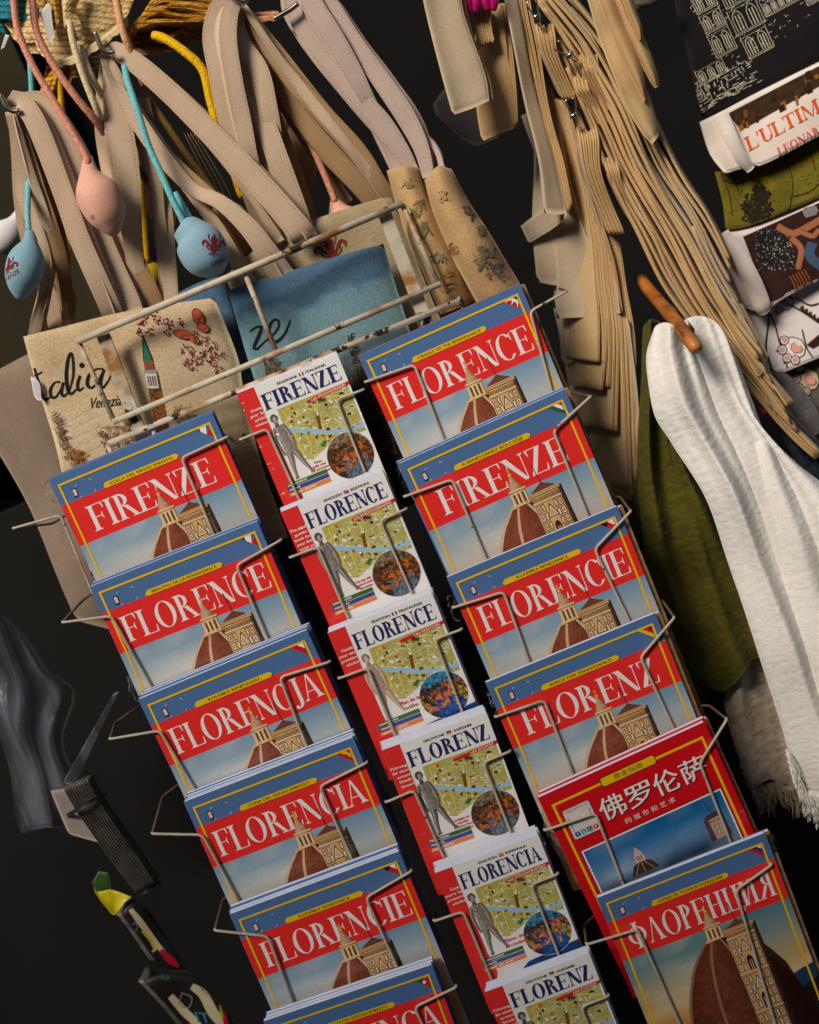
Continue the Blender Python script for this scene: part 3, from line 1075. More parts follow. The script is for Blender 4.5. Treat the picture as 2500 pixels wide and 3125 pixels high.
def chinese_front(b):
    z = .0006
    b = COVER[b.name]
    p = Print(); p.rect(0, 0, 1, 1.335, C(206, 16, 26)); p.on_cover('cover_bands', b, z)
    p = Print()
    a, t, w_ = .05, .07, .014
    p.rect(a, t, .36, t + w_, YEL, 1); p.rect(.66, t, 1 - a + .01, t + w_, YEL, 1); p.rect(a, t + w_, a + w_, 1.28, YEL, 1); p.rect(1 - a + .01 - w_, t + w_, 1 - a + .01, 1.28, YEL, 1)
    p.on_cover('yellow_frame', b, z + .0003)
    p = Print()

    def rr(x0, y0, x1, y1, r, c):
        q = []
        for cx, cy, a0 in ((x1 - r, y1 - r, 0), (x0 + r, y1 - r, 90), (x0 + r, y0 + r, 180), (x1 - r, y0 + r, 270)):
            for k in range(5):
                an = math.radians(a0 + k * 22.5); q.append((cx + r * math.cos(an), cy + r * math.sin(an)))
        p.add(q, c)
    rr(.345, .045, .675, .105, .014, INKB); rr(.350, .050, .670, .100, .012, YEL)
    p.text('黄金指南', lambda x, y: (.51 + x, .088 - y), INKB, .5, .17, .036)
    p.on_cover('subtitle_banner', b, z + .0006)
    p = Print()
    for i, ch in enumerate('佛罗伦萨'):
        x0 = .275 + i * .163
        p.text(ch, lambda x, y: (x0 + .007 + x, .287 - y * .94), INKB, 0, .145, .155)
        p.text(ch, lambda x, y: (x0 + x, .280 - y * .94), WHT, 0, .145, .155)
        p.text(ch, lambda x, y: (x0 + .0035 + x, .280 - y * .94), WHT, 0, .145, .155)
    p.text('的 城 市 和 艺 术', lambda x, y: (.53 + x, .352 - y), WHT, .5, .30, .036)
    p.on_cover('title', b, z + .0012)
    p = Print()
    x0, y0, x1 = .085, .388, .935
    p.rect(x0, y0, x1, 1.24, INKB); p.rect(x0 + .003, y0 + .003, x1 - .003, 1.237, WHT)
    p.grid(x0 + .012, y0 + .012, x1 - .012, 1.22, 12, 12, lambda u, v: lerp(stops(v, [(.4, C(16, 92, 150)), (.5, C(34, 110, 166)), (.58, C(96, 136, 178)), (.66, C(30, 60, 90)), (1.2, C(20, 26, 40))]), C(150, 176, 204), max(0, .9 * vn(u, v * 3, 3, 9))))
    # small lantern and dome, distant tower
    st = C(206, 184, 166)
    p.add([(.285, .66), (.315, .605), (.345, .590), (.385, .590), (.42, .605), (.45, .66)], C(64, 44, 38))
    for s in (-1, 0, 1): p.line((.365 + s * .012, .59), (.365 + s * .055, .655), .006, C(150, 124, 104))
    p.add([(.335, .592), (.342, .545), (.388, .545), (.395, .592)], st); l = p.lay()
    for x in (.348, .361, .374): p.rect(x, .552, x + .006, .585, C(70, 56, 54), l)
    p.add([(.340, .545), (.362, .500), (.368, .500), (.390, .545)], C(190, 166, 150)); p.circ((.365, .494), .007, C(110, 90, 80)); p.rect(.3635, .475, .3665, .490, C(60, 50, 50))
    p.add([(.770, .66), (.772, .53), (.80, .505), (.865, .500), (.885, .522), (.89, .66)], C(74, 56, 52))
    p.add([(.80, .66), (.797, .535), (.872, .530), (.878, .66)], C(178, 150, 132)); l = p.lay()
    for k in range(8): p.rect(.80 + k * .0095, .545, .804 + k * .0095, .557, C(70, 54, 50), l)
    for a_ in (.575, .61): p.rect(.815, a_, .86, a_ + .022, C(96, 76, 70)); p.rect(.82, a_ + .004, .836, a_ + .02, C(206, 180, 160)); p.rect(.842, a_ + .004, .856, a_ + .02, C(206, 180, 160))
    p.line((.83, .503), (.815, .42), .004, C(50, 50, 60))
    p.on_cover('cover_picture', b, z + .0022, .00005)
    # pale badge with its lettering and symbols; the code field stays blank
    p = Print()
    rr(.083, .128, .247, .318, .016, C(90, 80, 80)); rr(.086, .131, .244, .315, .014, C(216, 206, 204))
    p.text('VIDEOS & PHOTOS', lambda x, y: (.165 + x, .152 - y), INKB, .5, .135, .018)
    p.text('WEBSITES', lambda x, y: (.108 - y, .265 - x), INKB, 0, .085, .017)
    p.text('MAPS', lambda x, y: (.222 + y, .175 + x), INKB, 0, .05, .017)
    for k, (c, s) in enumerate(((C(58, 84, 150), 'f'), (C(60, 160, 210), 't'), (C(70, 62, 58), ''), (C(190, 40, 50), 'P'))):
        x = .098 + k * .036
        if k == 3: p.circ((x + .015, .289), .0155, c, 16)
        else: rr(x, .274, x + .030, .304, .005, c)
        if s: p.text(s, lambda a, q: (x + .015 + a, .299 - q), WHT, .5, None, .028)
        else:
            p.circ((x + .015, .290), .010, C(200, 196, 190), 14); p.circ((x + .015, .290), .006, C(50, 46, 46), 12)
    p.on_cover('badge', b, z + .0036, .00006)


def map_print(p, seed):
    rnd = random.Random(11)
    outline = [(.275, .285), (.97, .265), (.985, .60), (.985, .76), (.60, .76), (.40, .83), (.345, .79), (.30, .66), (.27, .50), (.262, .38)]
    base = [C(190, 182, 104), C(172, 166, 86), C(206, 200, 134)]
    p.grid(.285, .275, .98, .76, 14, 12, lambda u, v: lerp(base[0], base[1], .5 + vn(u * 4, v * 4, 3, 3)))
    p.add([(.285, .755), (.62, .755), (.42, .83), (.345, .80), (.30, .76)], base[0])
    l = p.lay()
    for k in range(240):     # narrow streets
        x, y = rnd.uniform(.30, .95), rnd.uniform(.29, .80)
        if y > .76 and x > .55: continue
        a = rnd.choice((.35, .35 + math.pi / 2, -.25, 1.2)) + rnd.uniform(-.14, .14)
        L = rnd.uniform(.025, .11)
        q = (min(.975, x + L * math.cos(a)), min(.80 if x < .5 else .755, max(.28, y + L * math.sin(a))))
        p.line((x, y), q, rnd.choice((.003, .004, .005)), rnd.choice((C(238, 234, 206), C(226, 222, 186), C(150, 142, 84))), l)
    l = p.lay()
    for a, b in (((.34, .30), (.36, .80)), ((.45, .52), (.44, .82)), ((.30, .42), (.62, .36)), ((.62, .36), (.62, .74)), ((.70, .30), (.975, .42))):
        p.line(a, b, .009, C(240, 214, 84), l)
    p.stroke([(.275, .475), (.40, .525), (.60, .62), (.80, .685), (.985, .70)], [.045, .05, .05, .05, .05], C(158, 198, 218), 26)
    p.stroke([(.275, .448), (.40, .497), (.60, .588), (.80, .655), (.985, .668)], .008, C(236, 208, 80), 26)
    l = p.lay()
    for k in range(80):
        x, y = rnd.uniform(.32, .95), rnd.uniform(.30, .78)
        if y > .75 and x > .5: continue
        w_, h_ = rnd.uniform(.005, .02), rnd.uniform(.004, .014)
        c = rnd.choice((C(236, 234, 230), C(240, 238, 234), C(120, 76, 44), C(92, 58, 40), C(160, 96, 48), C(216, 200, 190), C(60, 48, 44)))
        an = rnd.uniform(.1, .6); ca, sa = math.cos(an), math.sin(an)
        p.add([(x + a * w_ * ca - b * h_ * sa, y + a * w_ * sa + b * h_ * ca) for a, b in ((-1, -1), (1, -1), (1, 1), (-1, 1))], c, l)
    p.add([(.68, .315), (.745, .345), (.735, .375), (.665, .345)], C(96, 62, 44)); p.add([(.69, .30), (.715, .31), (.70, .335)], C(70, 46, 40))
    p.add([(.355, .300), (.43, .292), (.44, .312), (.36, .322)], C(240, 190, 40)); p.rect(.405, .295, .43, .33, C(190, 90, 50))
    p.add([(.60, .46), (.63, .47), (.605, .60), (.575, .59)], C(120, 74, 44)); p.add([(.53, .735), (.58, .70), (.61, .72), (.56, .765)], C(70, 120, 50))
    p.circ((.425, .365), .013, C(62, 92, 50), 10, .020)


def statue(p, c0):
    """plain stone athlete, both arms hanging, a cloth round the hips"""
    lt, md, dk = lerp(c0, (1, 1, 1, 1), .30), c0, lerp(c0, (0, 0, 0, 1), .62)

    def limb(pts, ws):
        p.stroke(pts, [w_ * 1.0 for w_ in ws], lerp(md, dk, .35), 26)
        p.stroke([(x - .004, y) for x, y in pts], [w_ * .62 for w_ in ws], md, 26)
        p.stroke([(x - .009, y) for x, y in pts], [w_ * .28 for w_ in ws], lt, 26)
    limb([(.232, .62), (.238, .74), (.225, .83), (.222, .925)], [.062, .056, .040, .026])
    limb([(.262, .62), (.305, .72), (.335, .82), (.372, .915)], [.066, .058, .042, .026])
    p.add([(.205, .922), (.236, .918), (.240, .944), (.200, .950)], md); p.add([(.358, .908), (.386, .904), (.404, .926), (.362, .934)], md)
    p.quad([(.176, .425), (.290, .415), (.292, .600), (.208, .620)], 8, 8, lambda u, v: lerp(lt, dk, .08 + .70 * u + .40 * vn(u * 3, v * 4, 3, 5)))
    p.stroke([(.232, .44), (.236, .52), (.244, .60)], [.003, .005, .003], dk, 14); p.stroke([(.192, .478), (.232, .490), (.280, .474)], .004, lerp(md, dk, .7), 14)
    for k in range(3): p.stroke([(.212, .525 + k * .026), (.240, .530 + k * .026), (.272, .522 + k * .026)], .0028, lerp(md, dk, .55), 10)
    p.quad([(.200, .595), (.296, .580), (.312, .690), (.204, .700)], 7, 5, lambda u, v: lerp(lt, dk, .1 + .6 * u + .5 * vn(u * 7, v * 2, 3, 9)))
    limb([(.186, .440), (.170, .53), (.178, .62), (.190, .675)], [.036, .034, .028, .020])
    limb([(.284, .432), (.312, .52), (.318, .60), (.312, .660)], [.036, .034, .028, .020])
    p.circ((.194, .688), .013, md, 10); p.circ((.310, .672), .013, md, 10)
    p.quad([(.214, .388), (.244, .385), (.252, .424), (.206, .428)], 2, 2, lambda u, v: lerp(md, dk, u))
    p.circ((.230, .352), .030, lerp(md, dk, .3), 18, .040); p.circ((.233, .357), .021, lt, 14, .030)
    for k in range(11):
        a = math.pi * (.85 + k * .12); p.circ((.228 + .027 * math.cos(a), .343 + .033 * math.sin(a)), .011, lerp(dk, md, .35 * (k % 3)), 8)
    p.circ((.226, .360), .0035, dk, 6); p.circ((.243, .358), .0035, dk, 6); p.line((.229, .376), (.242, .375), .003, dk)


def roundel(p, warm):
    c, R_ = (.759, .925), .221
    p.circ(c, R_ + .004, C(236, 232, 226), 40)
    l = p.lay()
    n, m_ = 72, 22
    pal_w = [C(150, 132, 104), C(96, 66, 44), C(196, 108, 50), C(140, 76, 44), C(60, 44, 38), C(108, 124, 140)]
    pal_c = [C(70, 150, 196), C(80, 66, 56), C(214, 120, 90), C(200, 170, 60), C(40, 48, 60), C(30, 92, 180)]
    pal = pal_w if warm else pal_c

    def f(x, y):
        dx_, dy_ = (x - c[0]) / R_, (y - c[1]) / R_
        n1 = vn(x, y, 14, 2) * 1.7
        i = 0 if dy_ < -.55 + n1 * .3 else 1
        if dy_ > -.3 + n1 * .4: i = 2 if abs(dx_ + n1 * .6) < .5 else 3 if n1 > -.1 else 1
        if dy_ > .35 + n1 * .3: i = 5 if abs(dx_ - .15) < .55 else 4
        sh = .70 + 1.5 * vn(x, y, 38, 7)
        return lerp((0, 0, 0, 1), pal[i], max(.25, min(1.3, sh)))
    for a in range(n):
        for r in range(m_):
            q = []
            for aa, rr_ in ((a, r), (a + 1, r), (a + 1, r + 1), (a, r + 1)):
                an = 2 * math.pi * aa / n; q.append((c[0] + R_ * rr_ / m_ * math.cos(an), c[1] + R_ * rr_ / m_ * math.sin(an)))
            if r == 0: q = q[1:] if False else [q[0], q[2], q[3]]
            p.add(q, [f(*z) for z in q], l)


FLAGS_S = {'it': (C(46, 110, 60), WHT, C(206, 40, 40)), 'fr': (C(40, 60, 140), WHT, C(206, 40, 40)), 'en': (C(40, 60, 130), C(206, 60, 70), C(40, 60, 130)),
           'de': (INKB, C(200, 40, 30), YEL), 'es': (C(200, 40, 30), YEL, C(200, 40, 30))}


def small_front(b, d):
    z = .0006
    b = COVER[b.name]
    key = 'S%d%s' % (d['warm'], d['stone'])

    def base():
        p = Print()
        p.rect(0, 0, 1, 1.5, C(238, 236, 236)); p.rect(0, 0, .168, 1.5, (0.82, 0.032, 0.03, 1))
        p.add([(.168, .25), (.178, .9), (.20, 1.12), (.168, 1.2)], (0.82, 0.032, 0.03, 1))
        if not d['warm']: p.add([(.50, 1.13), (1, 1.09), (1, 1.2), (.40, 1.2)], C(14, 64, 130))
        return p.on_cover('cover_bands', b, z)
    use('sb%d' % d['warm'], b, 'cover_bands', base)

    def mp():
        p = Print(); map_print(p, 1); return p.on_cover('map_picture', b, z + .0006, .00006)
    use('smap', b, 'map_picture', mp)

    def rd():
        p = Print(); roundel(p, d['warm']); return p.on_cover('round_picture', b, z + .0014, .00006)
    use('srd%d' % d['warm'], b, 'round_picture', rd)

    def stt():
        p = Print(); statue(p, C(*d['stone'])); return p.on_cover('statue_picture', b, z + .0016, .00004)
    use('sst%s' % (d['stone'],), b, 'statue_picture', stt)
    p = Print()
    p.serif(d['title'], lambda x, y: (.185 + x, .247 - y * .150 - .012 * x), .775, NAVY, .20, .055)
    p.on_cover('title', b, z + .0030)
    p = Print()
    a1, a2 = d['ed']
    p.text(a1, lambda x, y: (.575 + x, .064 - y), INKB, 1.0, min(.23, .0245 * len(a1)), .032, bold=.0012)
    p.text(a2, lambda x, y: (.665 + x, .064 - y), INKB, 0.0, min(.26, .0245 * len(a2)), .032, bold=.0012)
    fl = FLAGS_S[d['fl']]
    for k in range(3):
        if d['fl'] in ('de', 'es'): p.rect(.597, .038 + k * .010, .642, .048 + k * .010, fl[k], 3)
        else: p.rect(.597 + k * .015, .038, .612 + k * .015, .068, fl[k], 3)
    if d['fl'] == 'en':
        p.line((.597, .038), (.642, .068), .005, WHT); p.line((.597, .068), (.642, .038), .005, WHT); p.rect(.597, .050, .642, .056, C(206, 40, 40)); p.rect(.616, .038, .623, .068, C(206, 40, 40))
    p.add([(.575, .300), (1, .272), (1, .302), (.575, .330)], C(216, 30, 32))
    p.text(d['foto'], lambda x, y: (.96 + x, .301 - .066 * (x + .0) - y - .0), WHT, 1.0, .0245 * len(d['foto']), .028, bold=.0012)
    for k, s in enumerate(d['side']):
        p.text(s, lambda x, y: (.163 + x + .004 * k, .215 + k * .047 - y), C(250, 226, 220), 1.0, min(.155, .022 * len(s)), .038, bold=.0014)
    for k, s in enumerate(d['note']):
        big = len(d['note']) == 2
        p.text(s, lambda x, y: (.452 + x, .875 + k * (.055 if big else .034) - y), C(206, 40, 44), .5, min(.19, (.024 if big else .0115) * len(s)), .048 if big else .029, bold=.0012)
    for k, (c, s) in enumerate(zip((C(56, 104, 44), C(58, 70, 140), C(232, 126, 44)), d['bars'])):
        y = .958 + k * .044
        p.rect(.09, y, .50, y + .036, c)
        p.text(s, lambda x, q: (.105 + x, y + .027 - q), C(240, 236, 220), 0, .0205 * len(s), .034, .25, .0012)
    p.on_cover('cover_lettering', b, z + .0042, .00004)


M['spine_blue'] = plain('cover_card_blue', BLUE, .35, nscale=8, amt=.15, coat=.5)
M['spine_red'] = plain('cover_card_red', C(206, 24, 28), .35, nscale=8, amt=.2, coat=.5)
M['spine_white'] = plain('cover_card_white', C(214, 212, 222), .35, nscale=8, amt=.1, coat=.5)
M['spine_tan'] = plain('cover_card_tan', C(170, 130, 90), .4, nscale=14, amt=.5, coat=.4)


def film_mat():
    m, t, b = newmat('clear_film', 0.12, 0.5)
    tr = node(t, 'ShaderNodeBsdfTransparent')
    gl = node(t, 'ShaderNodeBsdfGlossy'); gl.inputs['Roughness'].default_value = 0.34
    lw = node(t, 'ShaderNodeLayerWeight'); lw.inputs['Blend'].default_value = 0.30
    mx = node(t, 'ShaderNodeMixShader')
    t.links.new(lw.outputs['Fresnel'], mx.inputs[0]); t.links.new(tr.outputs[0], mx.inputs[1]); t.links.new(gl.outputs[0], mx.inputs[2])
    t.links.new(mx.outputs[0], t.nodes['Material Output'].inputs[0])
    n = tex_noise(t, 90, 4, stretch=(1, 1, .25))
    bp = node(t, 'ShaderNodeBump', Strength=.35, Distance=.003)
    t.links.new(n, bp.inputs['Height']); t.links.new(bp.outputs[0], gl.inputs['Normal']); t.links.new(bp.outputs[0], lw.inputs['Normal'])
    return m


M['film'] = film_mat()


COVER = {}


def book(TL, TR, Y, hr, T, cardmat, label, group=None, dx=0.0, dy=0.0, dz=0.0, W=None, cat='guidebook'):
    p, q = at(*TL, Y), at(*TR, Y)
    ex = q - p; w_ = np.linalg.norm(ex); ex /= w_
    W = W or w_
    ez = np.array([0, -1.0, 0]); ey = np.cross(ez, ex); ez = np.cross(ex, ey)
    o = bpy.data.objects.new('guidebook', None)
    COL.objects.link(o)
    o.empty_display_size = .1
    org = p + ex * dx + ey * dy - ez * dz
    o.matrix_world = Matrix(((ex[0] * W, ey[0] * W, ez[0] * W, org[0]), (ex[1] * W, ey[1] * W, ez[1] * W, org[1]), (ex[2] * W, ey[2] * W, ez[2] * W, org[2]), (0, 0, 0, 1)))
    tag(o, label, cat, group)
    t = T / W
    key = ('bk', hr, round(t, 3), cardmat)

    def cov():
        return boxes('cover', [(.0, 1, -hr, 0, -.0018, 0), (.0, 1, -hr, 0, -t, -t + .0018)], M[cardmat], o, local=True)

    def spi():
        return boxes('spine', [(-.0012, .0026, -hr + .0004, -.0004, -t + .0004, -.0004)], M[cardmat.replace('white', 'red')], o, local=True)

    def pag():
        return boxes('page_block', [(.003, .995, -hr + .003, -.0012, -t + .0019, -.0019)], M['paper'], o, local=True)
    COVER[o.name] = use(('c',) + key, o, 'cover', cov); use(('p',) + key, o, 'page_block', pag); use(('s',) + key, o, 'spine', spi)
    return o


def film_flap(b, x, y, w_, h, seed, side=-1):
    """loose corner of the plastic wrapping"""
    V, Fc = [], []
    for j in range(9):
        for i in range(6):
            u, v = i / 5, j / 8
            n = Vector((u * 3 + seed, v * 4, seed))
            e = w_ * u * (.5 + .5 * mnoise.noise(n * 1.3) + .3 * math.sin(3 * v))
            V.append((x + side * e, y - h * v + .02 * mnoise.noise(n), .004 * mnoise.noise(n * 2) - .012 * u + .03 * u * mnoise.noise(n * 1.7)))
    for j in range(8):
        for i in range(5):
            a = j * 6 + i; Fc.append([a, a + 6, a + 7, a + 1])
    mesh('film_corner', V, Fc, M['film'], b, local=True)


ROWS = {
    'L': [((149, 1464), (647, 1258)), ((274, 1791), (786, 1590)), ((422, 2135), (937, 1922)), ((561, 2448), (1078, 2250)), ((701, 2791), (1219, 2598)), ((804, 3118), (1319, 2944))],
    'R': [((1093, 1085), (1587, 865)), ((1216, 1416), (1724, 1187)), ((1364, 1762), (1884, 1544)), ((1482, 2084), (2000, 1871)), ((1642, 2435), (2150, 2203)), ((1823, 2741), (2335, 2542))],
    'M': [((723, 1201), (1029, 1078)), ((856, 1563), (1168, 1436)), ((1000, 1932), (1318, 1808)), ((1166, 2290), (1485, 2175)), ((1327, 2665), (1643, 2548)), ((1480, 3028), (1799, 2910))]}
BIG = {('L', 0): ('FIRENZE', 'CULLA DEL RINASCIMENTO', 'it', 1), ('L', 1): ('FLORENCE', 'BERCEAU DE LA RENAISSANCE', 'fr', 1), ('L', 2): ('FLORENCJA', 'KOLEBKA RENESANSU', 'pl', 3),
       ('L', 3): ('FLORENCIA', 'CUNA DEL RENACIMIENTO', 'es', 3), ('L', 4): ('FLORENCIE', 'KOLÉBKA RENESANCE', 'cz', 2), ('L', 5): ('FLORENÇA', 'BERÇO DO RENASCIMENTO', 'pt', 2),
       ('R', 0): ('FLORENCE', 'CRADLE OF THE RENAISSANCE', 'us', 2), ('R', 1): ('FIRENZE', 'A RENESZÁNSZ BÖLCSŐJE', 'hu', 3), ('R', 2): ('FLORENCIE', 'KOLÉBKA RENESANCE', 'cz', 1),
       ('R', 3): ('FLORENZ', 'WIEGE DER RENAISSANCE', 'de', 1), ('R', 5): ('ФЛОРЕНЦИЯ', 'КОЛЫБЕЛЬ ЭПОХИ ВОЗРОЖДЕНИЯ', 'ru', 1)}
SIDE = {'L': 'left', 'R': 'right', 'M': 'middle'}
NTH = ['top', 'second', 'third', 'fourth', 'fifth', 'lowest']
SMALL = [
    dict(title='FIRENZE', ed=('EDIZIONE', 'ITALIANA'), fl='it', foto='165 FOTOGRAFIE', side=['Guida', 'per la', 'prima', 'visita'], note=['Pianta', 'della città', 'con informazioni', 'utili aggiornate'], bars=['monumenti', 'musei', "opere d'arte"], warm=1, stone=(134, 118, 108), n=1),
    dict(title='FLORENCE', ed=('ENGLISH', 'EDITION'), fl='en', foto='165 PHOTOGRAPHS', side=['The ideal', 'guide-', 'book for', 'your first', 'visit to', 'Florence'], note=['City map with', 'updated useful', 'information'], bars=['monuments', 'museums', 'artworks'], warm=1, stone=(118, 106, 98), n=2),
    dict(title='FLORENCE', ed=('ÉDITION', 'FRANÇAISE'), fl='fr', foto='165 PHOTOS', side=['Guide', 'pour une', 'première', 'visite'], note=['Plan de la', 'ville'], bars=['monuments', 'musées', "œuvres d'art"], warm=0, stone=(196, 164, 132), n=3),
    dict(title='FLORENZ', ed=('DEUTSCHE', 'AUSGABE'), fl='de', foto='165 FOTOS', side=['Führung', 'für einen', 'ersten', 'Stadt-', 'besuch'], note=['Stadtplan mit', 'aktuellen', 'nützlichen Reise-', 'informationen'], bars=['Monumente', 'Museen', 'Kunstwerke'], warm=1, stone=(104, 94, 90), n=3),
    dict(title='FLORENCIA', ed=('EDICIÓN', 'ESPAÑOLA'), fl='es', foto='165 FOTOGRAFÍAS', side=['Guía', 'para la', 'primera', 'visita'], note=['Plano de', 'la ciudad'], bars=['monumentos', 'museos', 'obras de arte'], warm=0, stone=(128, 112, 104), n=3),
    dict(title='FLORENZ', ed=('DEUTSCHE', 'AUSGABE'), fl='de', foto='165 FOTOS', side=['Führung', 'für einen', 'ersten', 'Stadt-', 'besuch'], note=['Stadtplan mit', 'aktuellen', 'nützlichen Reise-', 'informationen'], bars=['Monumente', 'Museen', 'Kunstwerke'], warm=1, stone=(104, 94, 90), n=2)]
rb = random.Random(5)


def spares(n, col, i, TL, TR, Y, hr, T, card, what, W):
    for k in range(n):
        g = 'spare copies in the %s %s pocket' % (NTH[i], SIDE[col])
        last = col == 'R' and k == n - 1
        book(TL, TR, Y, hr, T, 'spine_tan' if last else card, 'spare copy behind the %s guidebook, %s pocket of the %s column' % (what, NTH[i], SIDE[col]), g,
             dx=.006 if last else rb.uniform(-.0015, .0025), dy=-.003 if last else rb.uniform(-.001, .0022), dz=(k + 1) * (T + .0004), W=W)


for col in 'LR':
    for i, (TL, TR) in enumerate(ROWS[col]):
        Y = Y0 - DY * i
        wd = float(np.linalg.norm(at(*TR, Y) - at(*TL, Y)))
        if (col, i) in BIG:
            ti, su, fl, n = BIG[(col, i)]
            T = .0062 if n else .009
            b = book(TL, TR, Y, 1.335, T, 'spine_blue' if (col, i) != ('R', 0) else 'spine_red', 'blue and red guidebook titled %s, %s of the %s column' % (ti, NTH[i], SIDE[col]), 'large city guidebooks')
            big_front(b, ti, su, fl, 1 if (col, i) == ('R', 5) else 0)
            for f_ in {('L', 0): [(0, -.0, .07, .16, 3, -1)], ('R', 2): [(0, -.10, .08, .16, 9, -1)], ('R', 1): [(0, -.02, .03, .12, 5, -1)], ('L', 1): [(1, -.03, .03, .14, 7, 1), (0, -.55, .05, .2, 2, -1)], ('L', 4): [(1, -.1, .04, .3, 8, 1)], ('R', 5): [(1, .0, .05, .12, 6, 1)], ('R', 3): [(0, -.05, .03, .1, 1, -1)]}.get((col, i), []): film_flap(b, *f_)
            spares(n, col, i, TL, TR, Y, 1.335, T, 'spine_blue', ti, wd)
        else:
            b = book(TL, TR, Y, 1.335, .0062, 'spine_red', 'red guidebook with large white Chinese title above the Cyrillic one', 'large city guidebooks')
            chinese_front(b)
            film_flap(b, 0, -.08, .05, .35, 4, -1)
            spares(2, col, i, TL, TR, Y, 1.335, .0062, 'spine_red', 'red Chinese', wd)
for i, (TL, TR) in enumerate(ROWS['M']):
    Y = Y0 - DY * KY['M'] * i
    d = SMALL[i]
    wd = float(np.linalg.norm(at(*TR, Y) - at(*TL, Y)))
    b = book(TL, TR, Y, 1.5, .0060, 'spine_white', 'small white map guidebook titled %s, %s %s, %s of the middle column' % (d['title'], d['ed'][0], d['ed'][1], NTH[i]), 'small map guidebooks')
    small_front(b, d)
    film_flap(b, 1, -.0, .05, .3, 11 + i, 1)
    if i == 0: film_flap(b, .62, .05, .14, .07, 21, 1)
    spares(d['n'], 'M', i, TL, TR, Y, 1.5, .0060, 'spine_white', d['title'] + ' map', wd)

# ------------------------------------------------------------------ cloth goods: materials
TAUPE = C(204, 180, 154)
M['strap'] = cloth('taupe_cotton_strap', TAUPE, C(194, 169, 143), mott=10, fine=700, fine_amt=.16, stitch=True)
M['strap_warm'] = cloth('brown_cotton_strap', C(176, 144, 106), C(160, 128, 92), mott=10, fine=700, fine_amt=.16, stitch=True)
M['strap_cool'] = cloth('lilac_grey_strap', C(192, 172, 160), C(180, 160, 148), mott=10, fine=700, fine_amt=.16, stitch=True)
M['tapestry'] = cloth('cream_tapestry', C(214, 194, 160), C(188, 160, 122), mott=9, fine=520, fine_amt=0.38, bs=.6)
M['taupe_bag'] = cloth('taupe_canvas', C(146, 127, 110), C(122, 104, 90), mott=10, fine_amt=.2)
M['beige_bag'] = cloth('beige_ribbed_tapestry', C(184, 168, 138), C(160, 142, 110), mott=10, fine=900, fine_amt=.35, stretch=(.15, .15, 1))
M['gradbag'] = cloth('blue_tapestry', C(255, 255, 255), attr=True, fine=560, fine_amt=.42, bs=.6)
M['floral'] = cloth('floral_tapestry', C(202, 168, 118), C(176, 138, 92), mott=16, fine=600, fine_amt=.35, bs=.6)
M['cotton'] = cloth('raw_cotton', C(204, 174, 128), C(184, 152, 106), mott=12, fine=420, fine_amt=.14, sheen=.1)
M['cotton_cool'] = cloth('pale_cotton', C(186, 170, 146), C(170, 150, 122), mott=8, fine=420, fine_amt=.14, sheen=.1)
M['cotton_warm'] = cloth('warm_cotton', C(204, 170, 122), C(182, 146, 98), mott=14, fine=420, fine_amt=.14, sheen=.1)
M['metal'] = plain('hook_steel', (0.55, 0.50, 0.42, 1), 0.28, 1.0, nscale=80, amt=.5)
M['black'] = plain('black_plastic', (0.012, 0.012, 0.012, 1), .5, nscale=20, amt=.3)


def flat(Y, sl=0.0, sv=0.0):
    return lambda u, v: Y + sl * u + sv * v


# ------------------------------------------------------------------ tote bags behind the rack
def bag(label, loc, cat='tote bag', name='tote_bag', group='tote bags hung on the hooks'):
    return thing(name, loc, label, cat, group)


rs_ = random.Random(17)


def strap(name, pts, mat, parent, n=44, curl=.1):
    ribbon(name, pts, mat, parent, n, thick=.0017, curl=curl * .30)
    sg = rs_.choice((-1, 1))
    q = []
    for i, p_ in enumerate(pts):
        k = i / (len(pts) - 1)
        d = p_[3] * (.30 + .34 * math.sin(math.pi * k)) * sg
        q.append((p_[0] + d, p_[1] + d * .30, p_[2] + .006, p_[3] * .62, (p_[4] if len(p_) > 4 else 0) + 38 * sg))
    ribbon(name, q, mat, parent, n, thick=.0017, curl=.05)


